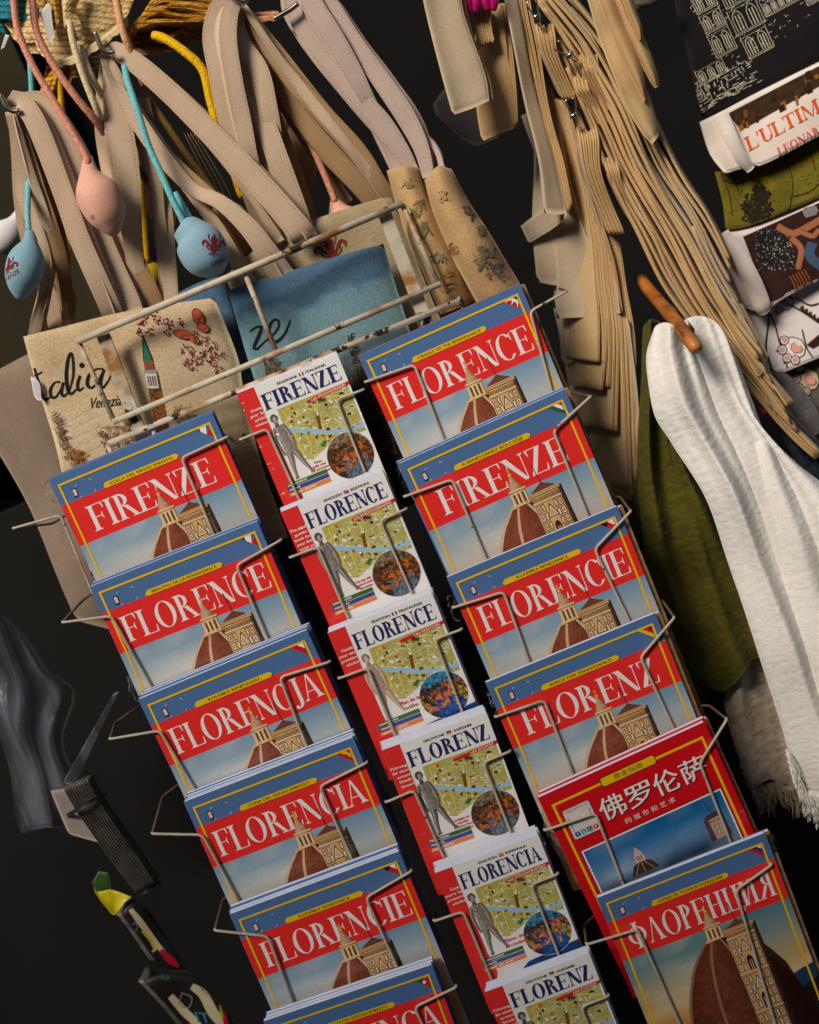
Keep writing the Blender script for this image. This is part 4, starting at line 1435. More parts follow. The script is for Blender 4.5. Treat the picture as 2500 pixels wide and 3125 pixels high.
# cream bag with its script lettering
b1 = bag('cream tapestry tote bag reading Italia Venezia with a bell tower and butterflies', at(420, 1700, 1.49))
BO, bv = panel('body', [(70, 1027), (180, 1000), (345, 958), (500, 930), (655, 908)], [(280, 1760), (560, 1700), (880, 1640)],
              [(70, 1027), (110, 1170), (165, 1340), (215, 1560), (280, 1760)], [(655, 908), (692, 1000), (728, 1100), (745, 1200), (800, 1420), (880, 1640)],
              lambda u, v: 1.497 - .010 * math.sin(math.pi * u) + .006 * math.sin(5 * u + 3 * v), .012, M['tapestry'], b1, 44, 44, wob=.0025)
BK, Z2 = C(30, 30, 30), lambda q: [(x / 2.03, 600 + y / 2.03) for x, y in q]
p = Print()
for pts, wd in (([(212, 1062), (238, 1150), (258, 1225), (280, 1258), (312, 1240)], [5, 7, 8, 7, 3]),
                ([(204, 1112), (240, 1098), (262, 1084)], [3, 4, 3]),
                ([(372, 1148), (338, 1152), (312, 1196), (318, 1240), (346, 1240), (380, 1186), (392, 1150)], [5, 4, 7, 7, 5, 4, 4]),
                ([(392, 1150), (380, 1205), (392, 1236), (428, 1206)], [6, 7, 6, 3]),
                ([(428, 1206), (452, 1110), (452, 1020), (440, 968), (420, 1010), (410, 1110), (420, 1196), (440, 1222), (474, 1190)], [3, 5, 6, 5, 7, 8, 8, 6, 3]),
                ([(496, 1108), (480, 1160), (488, 1200), (520, 1180)], [6, 7, 6, 3]),
                ([(640, 1066), (590, 1070), (548, 1112), (542, 1168), (572, 1182), (612, 1130), (644, 1070)], [4, 4, 7, 8, 5, 4, 5]),
                ([(644, 1070), (622, 1140), (632, 1184), (664, 1150), (690, 1100)], [6, 8, 6, 4, 3])):
    p.stroke(Z2(pts), [w_ * 1.35 for w_ in wd], BK)
p.circ(Z2([(506, 1044)])[0], 8, BK)
ex = np.array([.945, -.10]); ey = np.array([-.08, -.98])
p.text('Venezia', lambda x, y: tuple(np.array([270, 1247]) + (ex * x + ey * y)), BK, 0, 104, 48, .3)
rf = random.Random(3)
# bell tower of the print
T_ = lambda x, y: (440 + x * 1.0 + y * .20, 1040 + y)
l = p.lay()
for y in range(95, 330, 6):
    for k in range(6):
        x = -17 + k * 6.5
        p.add([T_(x, y), T_(x + 6.5, y), T_(x + 6.5, y + 6), T_(x, y + 6)], lerp(C(150, 88, 40), C(50, 34, 26), rf.random() ** 1.5), l)
p.add([T_(-2, -18), T_(14, 60), T_(-14, 62)], C(44, 116, 88)); p.stroke([T_(-2, -20), T_(-14, 62)], 3, C(40, 40, 40)); p.stroke([T_(-2, -20), T_(14, 60)], 3, C(40, 40, 40))
p.add([T_(-15, 62), T_(14, 60), T_(15, 88), T_(-15, 90)], C(140, 74, 58)); p.add([T_(-20, 90), T_(18, 88), T_(18, 100), T_(-20, 102)], C(150, 148, 144))
p.add([T_(-18, 100), T_(17, 100), T_(16, 145), T_(-17, 145)], C(206, 200, 190)); l = p.lay()
for k in range(4): p.add([T_(-13 + k * 7, 108), T_(-9 + k * 7, 108), T_(-9 + k * 7, 138), T_(-13 + k * 7, 138)], C(60, 56, 54), l)
# blossoms and butterflies
bl = [(432, 985), (445, 960), (470, 985), (480, 965), (500, 980), (508, 1012), (520, 990), (548, 985), (560, 1065), (580, 1070), (592, 1090), (605, 1100), (620, 1080), (635, 1060), (640, 1100), (655, 1085), (580, 1115), (570, 1105), (590, 1120), (650, 1110), (675, 1085), (670, 1130), (660, 1140), (428, 1010), (455, 1015), (625, 1035), (650, 1055)]
l = p.lay()
for x, y in bl:
    for k in range(12):
        a = rf.uniform(0, 6.3); r = rf.uniform(2, 15)
        cc = rf.choice((C(208, 128, 128), C(120, 44, 54), C(80, 30, 40), C(226, 160, 150), C(60, 26, 34)))
        x0, y0 = x + r * math.cos(a), y + r * math.sin(a)
        p.add([(x0 + rf.uniform(2, 4) * math.cos(q), y0 + rf.uniform(2, 5) * math.sin(q)) for q in np.linspace(0, 6.28, 7)[:-1]], cc, l); l += .05
p.k = int(l) + 1
def butterfly(wings, c_):
    for (x, y, a, b, r) in wings:
        for k_, cc in ((1.0, C(84, 40, 34)), (.86, C(190, 92, 64))):
            p.add([(x + k_ * (a * math.cos(q) * math.cos(r) - b * math.sin(q) * math.sin(r)), y + k_ * (a * math.cos(q) * math.sin(r) + b * math.sin(q) * math.cos(r))) for q in np.linspace(0, 6.28, 17)[:-1]], cc)
        for k_ in range(5):
            t_ = r + (k_ - 2) * .35
            p.line(c_, (c_[0] + (x - c_[0]) * 1.2 + 9 * math.sin(t_), c_[1] + (y - c_[1]) * 1.2 + 7 * math.cos(t_)), 1.3, C(130, 56, 42))
    p.stroke([(c_[0] - 10, c_[1] - 4), (c_[0] + 14, c_[1] + 10)], 3, C(60, 34, 30), 8)


butterfly([(605, 968, 30, 17, 1.15), (620, 1000, 20, 13, .5), (560, 1020, 34, 14, .2), (592, 1036, 20, 10, .5)], (594, 1012))
# sketchy palace fronts at the foot and left edge
def sketch(p, x0, y0, x1, y1, n, cols, sl=.35):
    l = p.lay()
    for k in range(n):
        x, y = rf.uniform(x0, x1), rf.uniform(y0, y1)
        a = rf.choice((0, 1.57)) + rf.uniform(-.2, .2) - .35
        L = rf.uniform(6, 20); l += .02
        p.line((x + (y - y0) * sl, y), (x + (y - y0) * sl + L * math.cos(a), y + L * math.sin(a)), rf.uniform(1.2, 3.4), rf.choice(cols), l)
    p.k = int(l) + 1
brn = (C(122, 92, 60), C(86, 66, 48), C(166, 122, 70), C(62, 52, 44), C(150, 128, 100))
sketch(p, 290, 1300, 420, 1400, 300, brn); sketch(p, 365, 1265, 400, 1310, 70, brn); sketch(p, 520, 1240, 580, 1290, 90, brn); sketch(p, 150, 1255, 172, 1400, 120, brn, .33); sketch(p, 205, 1370, 245, 1420, 90, (C(170, 110, 50), C(90, 60, 36)), .3)
l = p.lay()
for k in range(5):
    x, y = 205 + k * 6, 1275 + k * 28
    p.stroke([(x + 8 * j, y - 4 * j + rf.uniform(-3, 3)) for j in range(12)], 1.1, C(170, 150, 124), 40, l)
p.on_surface('printed_picture', bv, BO)
strap('handle', [(38, 318, 1.50, 40), (58, 303, 1.497, 58), (99, 355, 1.492, 62), (138, 443, 1.49, 62), (196, 600, 1.487, 60), (240, 723, 1.485, 62), (294, 846, 1.486, 62), (334, 935, 1.494, 63), (352, 980, 1.506, 64)], M['strap'], b1, 44, .25)
strap('handle', [(60, 312, 1.512, 50), (125, 312, 1.51, 60), (185, 400, 1.508, 66), (228, 500, 1.508, 70), (262, 600, 1.508, 60), (330, 760, 1.508, 50), (395, 905, 1.508, 52), (410, 950, 1.508, 52)], M['strap'], b1, 44, .3)

# plain taupe bag at the left edge
b2 = bag('plain taupe canvas tote bag at the left edge, beside the Italia bag', at(250, 1900, 1.53))
panel('body', [(-120, 1190), (0, 1125), (140, 1060), (330, 1040)], [(232, 1893), (300, 1912), (380, 1925), (520, 1900)], [(-120, 1190), (-60, 1290), (60, 1490), (150, 1700), (232, 1893)], [(330, 1040), (420, 1400), (520, 1900)],
      lambda u, v: 1.545 - .01 * math.sin(3 * u) + .008 * math.sin(6 * u + 4 * v), .014, M['taupe_bag'], b2, 30, 30, wob=.006, wsc=9)
strap('handle', [(30, 340, 1.512, 30), (52, 430, 1.515, 36), (66, 560, 1.515, 40), (86, 640, 1.512, 42), (116, 712, 1.51, 40), (140, 800, 1.508, 36, 20), (132, 895, 1.512, 34, 30), (108, 1000, 1.53, 36), (100, 1060, 1.545, 36)], M['strap'], b2, 44, .3)
strap('handle', [(34, 350, 1.525, 20), (48, 480, 1.53, 26), (60, 620, 1.53, 34), (92, 760, 1.535, 40), (150, 900, 1.54, 44), (172, 1010, 1.545, 44)], M['strap'], b2, 40, .3)

# bag known only by its brown straps, behind the Italia bag
b3 = bag('tote bag on the left hook with dark brown straps, body hidden behind the Italia bag', at(400, 1700, 1.56))
panel('body', [(120, 1040), (520, 960)], [(330, 1700), (800, 1560)], None, None, flat(1.565), .012, M['taupe_bag'], b3, 14, 14)
strap('handle', [(46, 330, 1.52, 24, 40), (78, 440, 1.52, 34, 20), (112, 570, 1.518, 46), (150, 690, 1.515, 52), (192, 820, 1.52, 42, 15), (208, 945, 1.54, 36), (215, 1060, 1.56, 40)], M['strap_warm'], b3, 44, .3)
strap('handle', [(54, 335, 1.53, 16), (96, 470, 1.53, 22), (150, 620, 1.525, 24), (180, 760, 1.535, 34), (178, 880, 1.545, 30), (180, 1000, 1.56, 34)], M['strap_warm'], b3, 40, .3)

# blue bags
BT, BM, BB = C(74, 108, 140), C(96, 136, 162), C(146, 160, 170)
b4 = bag('dark blue denim-like tapestry tote bag between the Italia bag and the light blue bag', at(740, 1500, 1.53))
panel('body', [(425, 955), (520, 905), (600, 865), (668, 845), (690, 860)], [(640, 1560), (760, 1500), (860, 1440)], [(425, 955), (500, 1200), (640, 1560)], [(690, 860), (722, 960), (752, 1080), (800, 1180), (818, 1320), (860, 1440)],
      lambda u, v: 1.522 + .012 * (1 - u) + .003 * math.sin(8 * u), .012, M['gradbag'], b4, 30, 30, wob=.003, cols=lambda u, v: stops(v + .15 * vn(u, v, 2, 3), [(0, BT), (.35, C(88, 118, 146)), (.7, BB), (1, C(130, 140, 150))]))
strap('handle', [(318, 160, 1.515, 16), (345, 240, 1.51, 60), (362, 390, 1.507, 86), (385, 540, 1.505, 84), (400, 680, 1.508, 66), (412, 800, 1.515, 52), (440, 930, 1.525, 56)], M['strap'], b4, 44, .25)
strap('handle', [(322, 160, 1.53, 20), (352, 330, 1.54, 40), (360, 560, 1.53, 40), (376, 700, 1.52, 44), (420, 795, 1.518, 46), (455, 880, 1.52, 50), (478, 940, 1.525, 52)], M['strap_warm'], b4, 44, .3)
strap('handle', [(440, 300, 1.545, 30), (480, 520, 1.54, 42), (503, 650, 1.535, 46), (514, 780, 1.53, 44), (524, 930, 1.525, 44)], M['strap'], b4, 36, .3)

b5 = bag('light blue tapestry tote bag with black script letters ending in ze', at(1000, 1600, 1.50))
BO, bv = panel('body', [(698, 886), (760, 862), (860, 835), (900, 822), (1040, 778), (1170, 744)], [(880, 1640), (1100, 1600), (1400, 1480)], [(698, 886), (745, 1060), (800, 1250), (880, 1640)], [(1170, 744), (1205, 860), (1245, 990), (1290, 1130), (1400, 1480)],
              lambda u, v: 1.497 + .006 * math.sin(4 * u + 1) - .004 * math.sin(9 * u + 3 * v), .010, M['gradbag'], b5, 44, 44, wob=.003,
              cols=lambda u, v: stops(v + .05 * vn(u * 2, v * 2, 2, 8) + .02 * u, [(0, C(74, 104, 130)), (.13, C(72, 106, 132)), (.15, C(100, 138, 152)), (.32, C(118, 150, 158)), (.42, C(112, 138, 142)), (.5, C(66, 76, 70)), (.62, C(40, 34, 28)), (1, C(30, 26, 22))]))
p = Print()
Z4 = lambda q: [(600 + x / 2.03, 600 + y / 2.03) for x, y in q]
for pts, wd in (([(330, 838), (362, 812), (400, 806), (386, 860), (356, 930), (372, 944), (420, 900)], [4, 5, 6, 9, 8, 6, 4]),
                ([(420, 900), (478, 850), (510, 800), (500, 764), (468, 772), (446, 830), (456, 884), (496, 898), (548, 846), (580, 764)], [4, 5, 6, 6, 6, 9, 10, 8, 6, 4])):
    p.stroke(Z4(pts), [w_ * 1.25 for w_ in wd], BK)
sketch(p, 800, 1085, 845, 1150, 120, (C(90, 74, 40), C(50, 42, 28), C(120, 100, 60)), .2); sketch(p, 1058, 1020, 1072, 1080, 40, (C(70, 60, 44), C(40, 36, 30)), .2); sketch(p, 1068, 1070, 1100, 1160, 90, (C(50, 44, 34), C(90, 70, 44)), .2)
sketch(p, 1090, 1150, 1180, 1420, 260, (C(96, 66, 40), C(60, 44, 30), C(120, 100, 80)), .3)
p.on_surface('printed_picture', bv, BO)
strap('handle', [(312, 160, 1.512, 22, 30), (342, 240, 1.508, 34, 30), (389, 320, 1.504, 46), (468, 440, 1.50, 52), (545, 535, 1.497, 46, 20), (600, 585, 1.494, 40, 20), (674, 618, 1.488, 46), (755, 690, 1.486, 58), (812, 765, 1.490, 66), (868, 850, 1.506, 74)], M['strap'], b5, 54, .25)
strap('handle', [(316, 160, 1.52, 16), (360, 260, 1.515, 26), (440, 380, 1.512, 36), (510, 490, 1.51, 30), (590, 600, 1.51, 30), (660, 690, 1.508, 40), (740, 830, 1.506, 44), (770, 880, 1.506, 44)], M['strap'], b5, 44, .25)

b6 = bag('beige ribbed tote bag with a dark red fleur-de-lis behind the light blue bag', at(1150, 1400, 1.53))
BO, bv = panel('body', [(688, 842), (760, 775), (860, 712), (1000, 655), (1165, 604), (1195, 608)], [(900, 1560), (1200, 1500), (1480, 1360)], [(688, 842), (780, 1150), (900, 1560)], [(1195, 608), (1250, 740), (1330, 940), (1400, 1100), (1480, 1360)],
              lambda u, v: 1.528 + .004 * math.sin(6 * u), .012, M['beige_bag'], b6, 36, 36, wob=.003)


def lily(p, c, s, ang, col):
    """fleur-de-lis about (0,0), s high"""
    ca, sa = math.cos(ang), math.sin(ang)
    f = lambda x, y: (c[0] + s * (x * ca + y * sa), c[1] + s * (x * sa - y * ca))
    l = p.lay()
    p.add([f(*z) for z in ((0, .55), (.13, .30), (.10, 0), (.04, -.12), (-.04, -.12), (-.10, 0), (-.13, .30))], col, l)
    for sg in (-1, 1):
        p.stroke([f(sg * .06, -.12), f(sg * .20, .05), f(sg * .34, .22), f(sg * .46, .16), f(sg * .44, .02)], [s * .05, s * .09, s * .11, s * .09, s * .04], col, 20, l + .1)
        p.stroke([f(sg * .05, -.12), f(sg * .22, -.10), f(sg * .30, .02), f(sg * .22, .08)], [s * .03, s * .05, s * .05, s * .02], col, 16, l + .2)
        p.stroke([f(sg * .14, .18), f(sg * .24, .36), f(sg * .22, .50)], [s * .02, s * .035, s * .05], col, 12, l + .3)
        p.stroke([f(sg * .03, -.14), f(sg * .12, -.30), f(sg * .22, -.30)], [s * .04, s * .05, s * .03], col, 12, l + .3)
    p.add([f(-.16, -.11), f(.16, -.11), f(.16, -.16), f(-.16, -.16)], col, l + .5); p.stroke([f(0, -.14), f(0, -.42)], [s * .06, s * .05], col, 10, l + .6)


p = Print(); lily(p, (1012, 768), 105, -.30, C(118, 46, 36)); p.on_surface('fleur_emblem', bv, BO)
strap('handle', [(322, 150, 1.506, 24), (360, 155, 1.50, 52), (443, 215, 1.495, 64), (542, 305, 1.492, 66), (640, 403, 1.49, 68), (745, 510, 1.488, 72), (840, 615, 1.487, 76), (915, 705, 1.49, 80), (930, 730, 1.50, 80)], M['strap'], b6, 54, .18)
strap('handle', [(330, 158, 1.515, 18), (440, 235, 1.508, 20), (540, 335, 1.504, 22), (640, 440, 1.502, 22), (720, 540, 1.502, 20), (800, 650, 1.51, 24), (850, 740, 1.518, 40)], M['strap'], b6, 44, .2)

b7 = bag('tote bag with upright straps on the middle hook, body hidden behind the beige bag', at(1000, 1400, 1.57))
panel('body', [(720, 780), (1150, 650)], [(900, 1500), (1350, 1350)], None, None, flat(1.56), .012, M['taupe_bag'], b7, 14, 14)
strap('handle', [(715, 0, 1.50, 40), (672, 20, 1.498, 58), (648, 110, 1.495, 60), (664, 222, 1.493, 56), (688, 345, 1.495, 54), (718, 443, 1.50, 46), (752, 560, 1.52, 46), (800, 700, 1.55, 46), (830, 800, 1.56, 46)], M['strap'], b7, 44, .3)
strap('handle', [(722, 5, 1.495, 36), (702, 40, 1.49, 50), (696, 123, 1.487, 54), (714, 246, 1.487, 54), (740, 370, 1.49, 54), (766, 493, 1.495, 48), (800, 600, 1.52, 46), (850, 760, 1.555, 46)], M['strap'], b7, 44, .25)
b8 = bag('tote bag with twisted straps on the middle hook, just right of the upright pair', at(1050, 1400, 1.59))
panel('body', [(760, 760), (1190, 640)], [(950, 1500), (1390, 1350)], None, None, flat(1.585), .012, M['taupe_bag'], b8, 14, 14)
strap('handle', [(728, 5, 1.51, 20), (742, 120, 1.508, 40, 20), (790, 215, 1.505, 60), (818, 330, 1.503, 58), (838, 430, 1.51, 48), (842, 520, 1.53, 40), (850, 640, 1.56, 40)], M['strap'], b8, 40, .35)
strap('handle', [(732, 150, 1.515, 24), (760, 240, 1.512, 46), (800, 350, 1.505, 60), (846, 480, 1.502, 66), (890, 600, 1.505, 66), (928, 700, 1.515, 60)], M['strap'], b8, 40, .25)
strap('handle', [(735, 8, 1.51, 20, 40), (800, 120, 1.512, 34, 20), (896, 245, 1.51, 46), (994, 352, 1.51, 52), (1093, 462, 1.515, 54), (1160, 560, 1.525, 44), (1215, 640, 1.54, 40)], M['strap_warm'], b8, 44, .3)
strap('handle', [(738, 20, 1.525, 20, 40), (830, 220, 1.53, 40), (920, 360, 1.53, 54), (1040, 500, 1.535, 58), (1130, 600, 1.545, 56), (1180, 680, 1.56, 56)], M['strap_warm'], b8, 44, .3)
b8b = bag('tote bag with long brown straps on the middle hook, third of its bunch', at(1080, 1400, 1.62))
panel('body', [(800, 740), (1210, 640)], [(990, 1500), (1410, 1350)], None, None, flat(1.615), .012, M['taupe_bag'], b8b, 14, 14)
strap('handle', [(740, 10, 1.52, 14, 40), (840, 140, 1.52, 30, 20), (940, 270, 1.52, 34), (1040, 390, 1.525, 30), (1120, 500, 1.535, 34), (1190, 610, 1.56, 34)], M['strap_warm'], b8b, 44, .3)
strap('handle', [(735, 30, 1.54, 20), (790, 170, 1.545, 30), (850, 300, 1.55, 30), (960, 470, 1.56, 34), (1060, 620, 1.58, 40)], M['strap_warm'], b8b, 44, .3)


def rolled(label, left, right, Y, spots, name='tote_bag'):
    """narrow folded floral bag"""
    b = bag(label, at(*left[-1], Y + .02))
    n = len(left)
    BO, bv = panel('body', [left[0], ((left[0][0] + right[0][0]) / 2, min(left[0][1], right[0][1]) - 8), right[0]], [left[-1], right[-1]], left, right,
                  lambda u, v: Y - .02 * math.sin(math.pi * u) + .006 * math.sin(9 * v) * u, .030, M['floral'], b, 18, 44, wob=.005, wsc=18, edge=.3)
    p = Print()
    for (x, y, r, c) in spots:
        for k in range(26):
            a = rf.uniform(0, 6.3); d = r * 1.5 * rf.random(); L_ = r * rf.uniform(.25, .6); w2 = L_ * rf.uniform(.25, .5); t_ = rf.uniform(0, 6.3)
            x0, y0 = x + d * math.cos(a), y + d * math.sin(a)
            cc = lerp(lerp(c, C(196, 160, 112), rf.uniform(.1, .65)), (0.03, .03, .02, 1), rf.uniform(0, .35))
            p.add([(x0 + L_ * math.cos(q) * math.cos(t_) - w2 * math.sin(q) * math.sin(t_), y0 + L_ * math.cos(q) * math.sin(t_) + w2 * math.sin(q) * math.cos(t_)) for q in np.linspace(0, 6.28, 9)[:-1]], cc)
    p.on_surface('flower_print', bv, BO, eps=.001, dl=.000008)
    return b


b9 = rolled('narrow rolled floral tapestry bag, left one of the pair right of the rack header', [(1180, 520), (1205, 610), (1240, 720), (1290, 830), (1345, 960)], [(1285, 512), (1310, 590), (1350, 690), (1395, 780), (1450, 920)], 1.50,
            [(1268, 640, 22, C(110, 112, 60)), (1290, 700, 20, C(90, 104, 64)), (1330, 790, 20, C(100, 116, 110)), (1360, 860, 22, C(170, 130, 60)), (1240, 560, 12, C(170, 150, 110))])
strap('handle', [(884, -30, 1.505, 50), (905, 40, 1.502, 62), (945, 108, 1.498, 60), (994, 182, 1.495, 50, 10), (1073, 276, 1.492, 56), (1160, 372, 1.49, 66), (1225, 460, 1.49, 50), (1256, 520, 1.492, 42)], M['strap_cool'], b9, 44, .25)
strap('handle', [(930, -40, 1.495, 60), (962, 30, 1.49, 66), (1015, 112, 1.486, 64), (1073, 212, 1.486, 58), (1120, 300, 1.49, 46), (1160, 380, 1.50, 46), (1200, 480, 1.505, 40), (1212, 520, 1.505, 36)], M['strap_cool'], b9, 44, .25)
b10 = rolled('narrow rolled floral tapestry bag, right one of the pair, above the FLORENCE book', [(1295, 548), (1318, 640), (1365, 760), (1420, 860), (1470, 950)], [(1378, 515), (1430, 610), (1500, 720), (1560, 820), (1600, 890)], 1.48,
             [(1380, 760, 14, C(140, 50, 36)), (1440, 640, 22, C(52, 58, 40)), (1480, 780, 26, C(80, 100, 96)), (1468, 800, 16, C(70, 90, 50)), (1520, 830, 22, C(76, 84, 110)), (1350, 600, 14, C(186, 150, 110)), (1475, 700, 16, C(90, 90, 60))])
strap('handle', [(960, -40, 1.50, 50), (1010, 20, 1.497, 54), (1080, 125, 1.493, 50), (1160, 240, 1.49, 56), (1235, 350, 1.487, 60), (1285, 450, 1.484, 48), (1308, 540, 1.482, 36)], M['strap_cool'], b10, 44, .25)
strap('handle', [(985, -40, 1.51, 24), (1060, 80, 1.508, 24), (1150, 215, 1.505, 22), (1240, 340, 1.50, 20), (1300, 415, 1.495, 16), (1335, 465, 1.488, 16), (1350, 520, 1.482, 18)], M['strap_cool'], b10, 44, .2)

for b_, q_, m_ in ((b7, [(726, 30, 1.515, 30), (770, 160, 1.515, 44, 20), (820, 300, 1.52, 40), (870, 440, 1.525, 44), (920, 580, 1.54, 44), (950, 680, 1.555, 44)], 'strap_warm'),
                   (b8, [(745, 20, 1.505, 20, 30), (860, 190, 1.507, 26, 30), (960, 320, 1.507, 34), (1060, 440, 1.51, 30, 20), (1150, 560, 1.525, 34), (1200, 640, 1.54, 34)], 'strap'),
                   (b3, [(44, 345, 1.515, 16, 40), (86, 500, 1.513, 22, 30), (130, 640, 1.512, 30), (170, 770, 1.52, 34), (196, 900, 1.54, 34), (205, 1050, 1.56, 34)], 'strap'),
                   (b4, [(330, 180, 1.53, 20), (395, 330, 1.53, 40), (440, 430, 1.525, 56), (470, 520, 1.525, 44), (485, 640, 1.53, 34), (500, 800, 1.53, 40), (510, 930, 1.53, 40)], 'strap'),
                   (b5, [(345, 210, 1.52, 14, 40), (430, 340, 1.515, 20, 40), (520, 470, 1.512, 22, 30), (610, 560, 1.505, 24), (700, 640, 1.50, 30), (790, 740, 1.50, 34), (850, 850, 1.51, 34)], 'strap_warm'),
                   (b9, [(905, -30, 1.515, 40), (960, 80, 1.51, 44), (1040, 210, 1.507, 40), (1120, 330, 1.505, 34, 20), (1190, 430, 1.505, 34), (1225, 520, 1.508, 34)], 'strap_warm')):
    strap('handle', q_, M[m_], b_, 44, .2)

# hooks
for pts, lb in (([(0, 288), (10, 305), (20, 325), (38, 338), (60, 338)], 'steel hook at the left edge carrying the Italia bag straps'),
                ([(290, 98), (300, 122), (312, 148), (330, 160), (350, 158)], 'steel hook in front of the straw bags carrying long taupe straps'),
                ([(700, -20), (722, -4), (745, 4), (756, -8)], 'dark steel hook at the top edge carrying the upright straps'),
                ([(836, 58), (860, 44), (885, 30), (910, 10)], 'thin steel hook at the top carrying the lilac grey straps')):
    h = tube('steel_hook', pxline(pts, 1.488, 20), .0030, M['metal'], None, 8)
    tag(h, lb, 'hook', 'steel hooks of the stall')

wb = thing('wire_bunch', at(690, 600, 1.56), 'bunch of thin golden wires hanging between the long taupe straps', 'wire bunch')
M['gold'] = plain('golden_wire', (.62, .42, .20, 1), .3, 1.0)
for k in range(4):
    tube('wire', pxline([(560 + 9 * k, 400, 1.57), (594 + 13 * k, 470, 1.565), (640 + 15 * k, 560, 1.56), (656 + 18 * k, 612, 1.56)], None, 16), .00045, M['gold'], wb, 5)

# ------------------------------------------------------------------ lemons on cords
def cordmat(name, c):
    m, t, b = newmat(name, .85, .15)
    uv = node(t, 'ShaderNodeUVMap')
    mp = node(t, 'ShaderNodeMapping'); mp.inputs['Scale'].default_value = (6, 260, 1); mp.inputs['Rotation'].default_value = (0, 0, 0)
    t.links.new(uv.outputs[0], mp.inputs[0])
    v = node(t, 'ShaderNodeTexVoronoi', Scale=1.0); t.links.new(mp.outputs[0], v.inputs['Vector'])
    t.links.new(ramp(t, v.outputs['Distance'], [(.12, tuple(x * .55 for x in c[:3]) + (1,)), (.36, c)]), b.inputs['Base Color'])
    bump(t, b, v.outputs['Distance'], .6, .0012)
    return m


PINK, CREAM, YELW, TEAL, TANC = C(222, 150, 128), C(222, 204, 164), C(226, 176, 22), C(112, 186, 192), C(180, 140, 84)
CM = {k: cordmat(k + '_braided_cord', c) for k, c in (('pink', PINK), ('cream', CREAM), ('yellow', YELW), ('teal', TEAL), ('tan', TANC), ('peach', C(224, 168, 122)))}
LM = {'pink': cloth('pink_plush', C(226, 176, 154), C(212, 152, 130), mott=14, fine_amt=.1), 'blue': cloth('pale_blue_plush', C(142, 178, 194), C(120, 160, 180), mott=12, fine=500, fine_amt=.15),
      'tan': cloth('tan_plush', C(190, 152, 110), C(170, 130, 90), mott=12, fine_amt=.15), 'yellow': cloth('yellow_plush', C(216, 186, 20), C(196, 160, 20), mott=12, fine_amt=.15),
      'white': cloth('white_plush', C(226, 224, 222), C(208, 206, 208), mott=8, fine_amt=.1)}


def lemon(label, axis, rad, Y, body, cords, emblem=None, prof=None):
    """stuffed lemon: axis from the neck to the tip in pixels"""
    o = thing('lemon_pouch', at(*axis[-1], Y), label, 'plush lemon', 'stuffed lemons on cords')
    prof = prof or [.20, .30, .42, .66, .88, .99, 1, .97, .88, .72, .48, .18]
    A = pxline(axis, Y, len(prof) * 2)
    pr = np.interp(np.linspace(0, 1, len(A)), np.linspace(0, 1, len(prof)), prof)
    R_ = pr * rad * Y / F
    V, Fc, UV = tube_geo(A, R_, 24)
    V = [np.array(v) + .0012 * mnoise.noise(Vector(v) * 40) for v in V]
    bo = mesh('body', V, Fc, LM[body], o, uv=UV)
    for pts, c, dpx in cords:
        P_ = pxline([(q + (Y - .004,))[:3] for q in pts], None, 40)
        tube('cord', P_, dpx * Y / F / 2, CM[c], o, 10)
    if emblem:
        bvh = BVHTree.FromPolygons([tuple(v) for v in V], Fc)
        p = Print()
        emblem(p)
        p.on_surface('emblem', bvh, bo, eps=.0008)
    return o


DR = C(130, 36, 48)


def emb_main(p):
    lily(p, (652, 752), 74, .05, DR)
    p.text('FIRENZE', lambda x, y: (652 + x * .93 - y * .25, 806 - x * .42 - y * .9 + 8), DR, .12, 60, 19)


def emb_left(p):
    lily(p, (22, 812), 62, .1, DR)
    p.text('FIRENZE', lambda x, y: (30 + x * .9 - y * .3, 850 - x * .62 - y * .9), DR, .45, 58, 18)


def emb_pink(p):
    p.text('ZE', lambda x, y: (276 + x * .8, 668 - y), DR, 0, 14, 16)


lemon('pale pink stuffed lemon hanging on a pink braided cord at upper left', [(268, 478), (278, 540), (312, 620), (340, 690), (350, 718)], 66, 1.468, 'pink',
      [([(30, -60), (42, 0), (54, 89), (99, 197), (163, 305), (222, 404), (262, 474), (270, 500)], 'pink', 21)], emb_pink)
lemon('pale blue stuffed lemon with red fleur-de-lis and FIRENZE, above the rack header', [(552, 690), (585, 715), (620, 765), (655, 815), (672, 838)], 74, 1.466, 'blue',
      [([(380, 200, 1.50), (389, 246, 1.49), (419, 335, 1.475), (453, 443, 1.47), (493, 532, 1.465), (528, 612, 1.462), (556, 668, 1.462), (566, 700, 1.466)], 'teal', 20),
       ([(536, 590, 1.49), (560, 630, 1.48), (580, 668, 1.475), (586, 705, 1.472)], 'teal', 18)], emb_main, [.46, .62, .70, .86, .96, 1, 1, .97, .90, .76, .54, .2])
lemon('pale blue stuffed lemon with red emblem at the left edge below the hook', [(88, 702), (92, 735), (80, 800), (66, 870), (60, 912)], 56, 1.475, 'blue',
      [([(92, 190, 1.54), (97, 300, 1.54), (90, 500, 1.53), (84, 640, 1.49), (88, 705, 1.475)], 'teal', 18)], emb_left)
lemon('dark pink lemon neck on a rust braided cord behind the beige bag', [(1020, 606), (1032, 640), (1060, 700), (1080, 760)], 60, 1.55, 'pink',
      [([(800, 120), (836, 241), (896, 345), (955, 453), (1012, 585), (1022, 615)], 'pink', 20)])
lemon('tan stuffed lemon in the shade between the middle straps', [(868, 380), (885, 430), (915, 510), (945, 570)], 60, 1.60, 'tan', [([(800, 130), (835, 260), (866, 375), (872, 395)], 'tan', 22)])
lemon('tan stuffed lemon half hidden behind the pale blue lemon', [(655, 590), (680, 630), (720, 720), (745, 780)], 62, 1.56, 'tan', [([(430, 250), (443, 281), (517, 394), (591, 502), (650, 585), (662, 610)], 'tan', 21)])
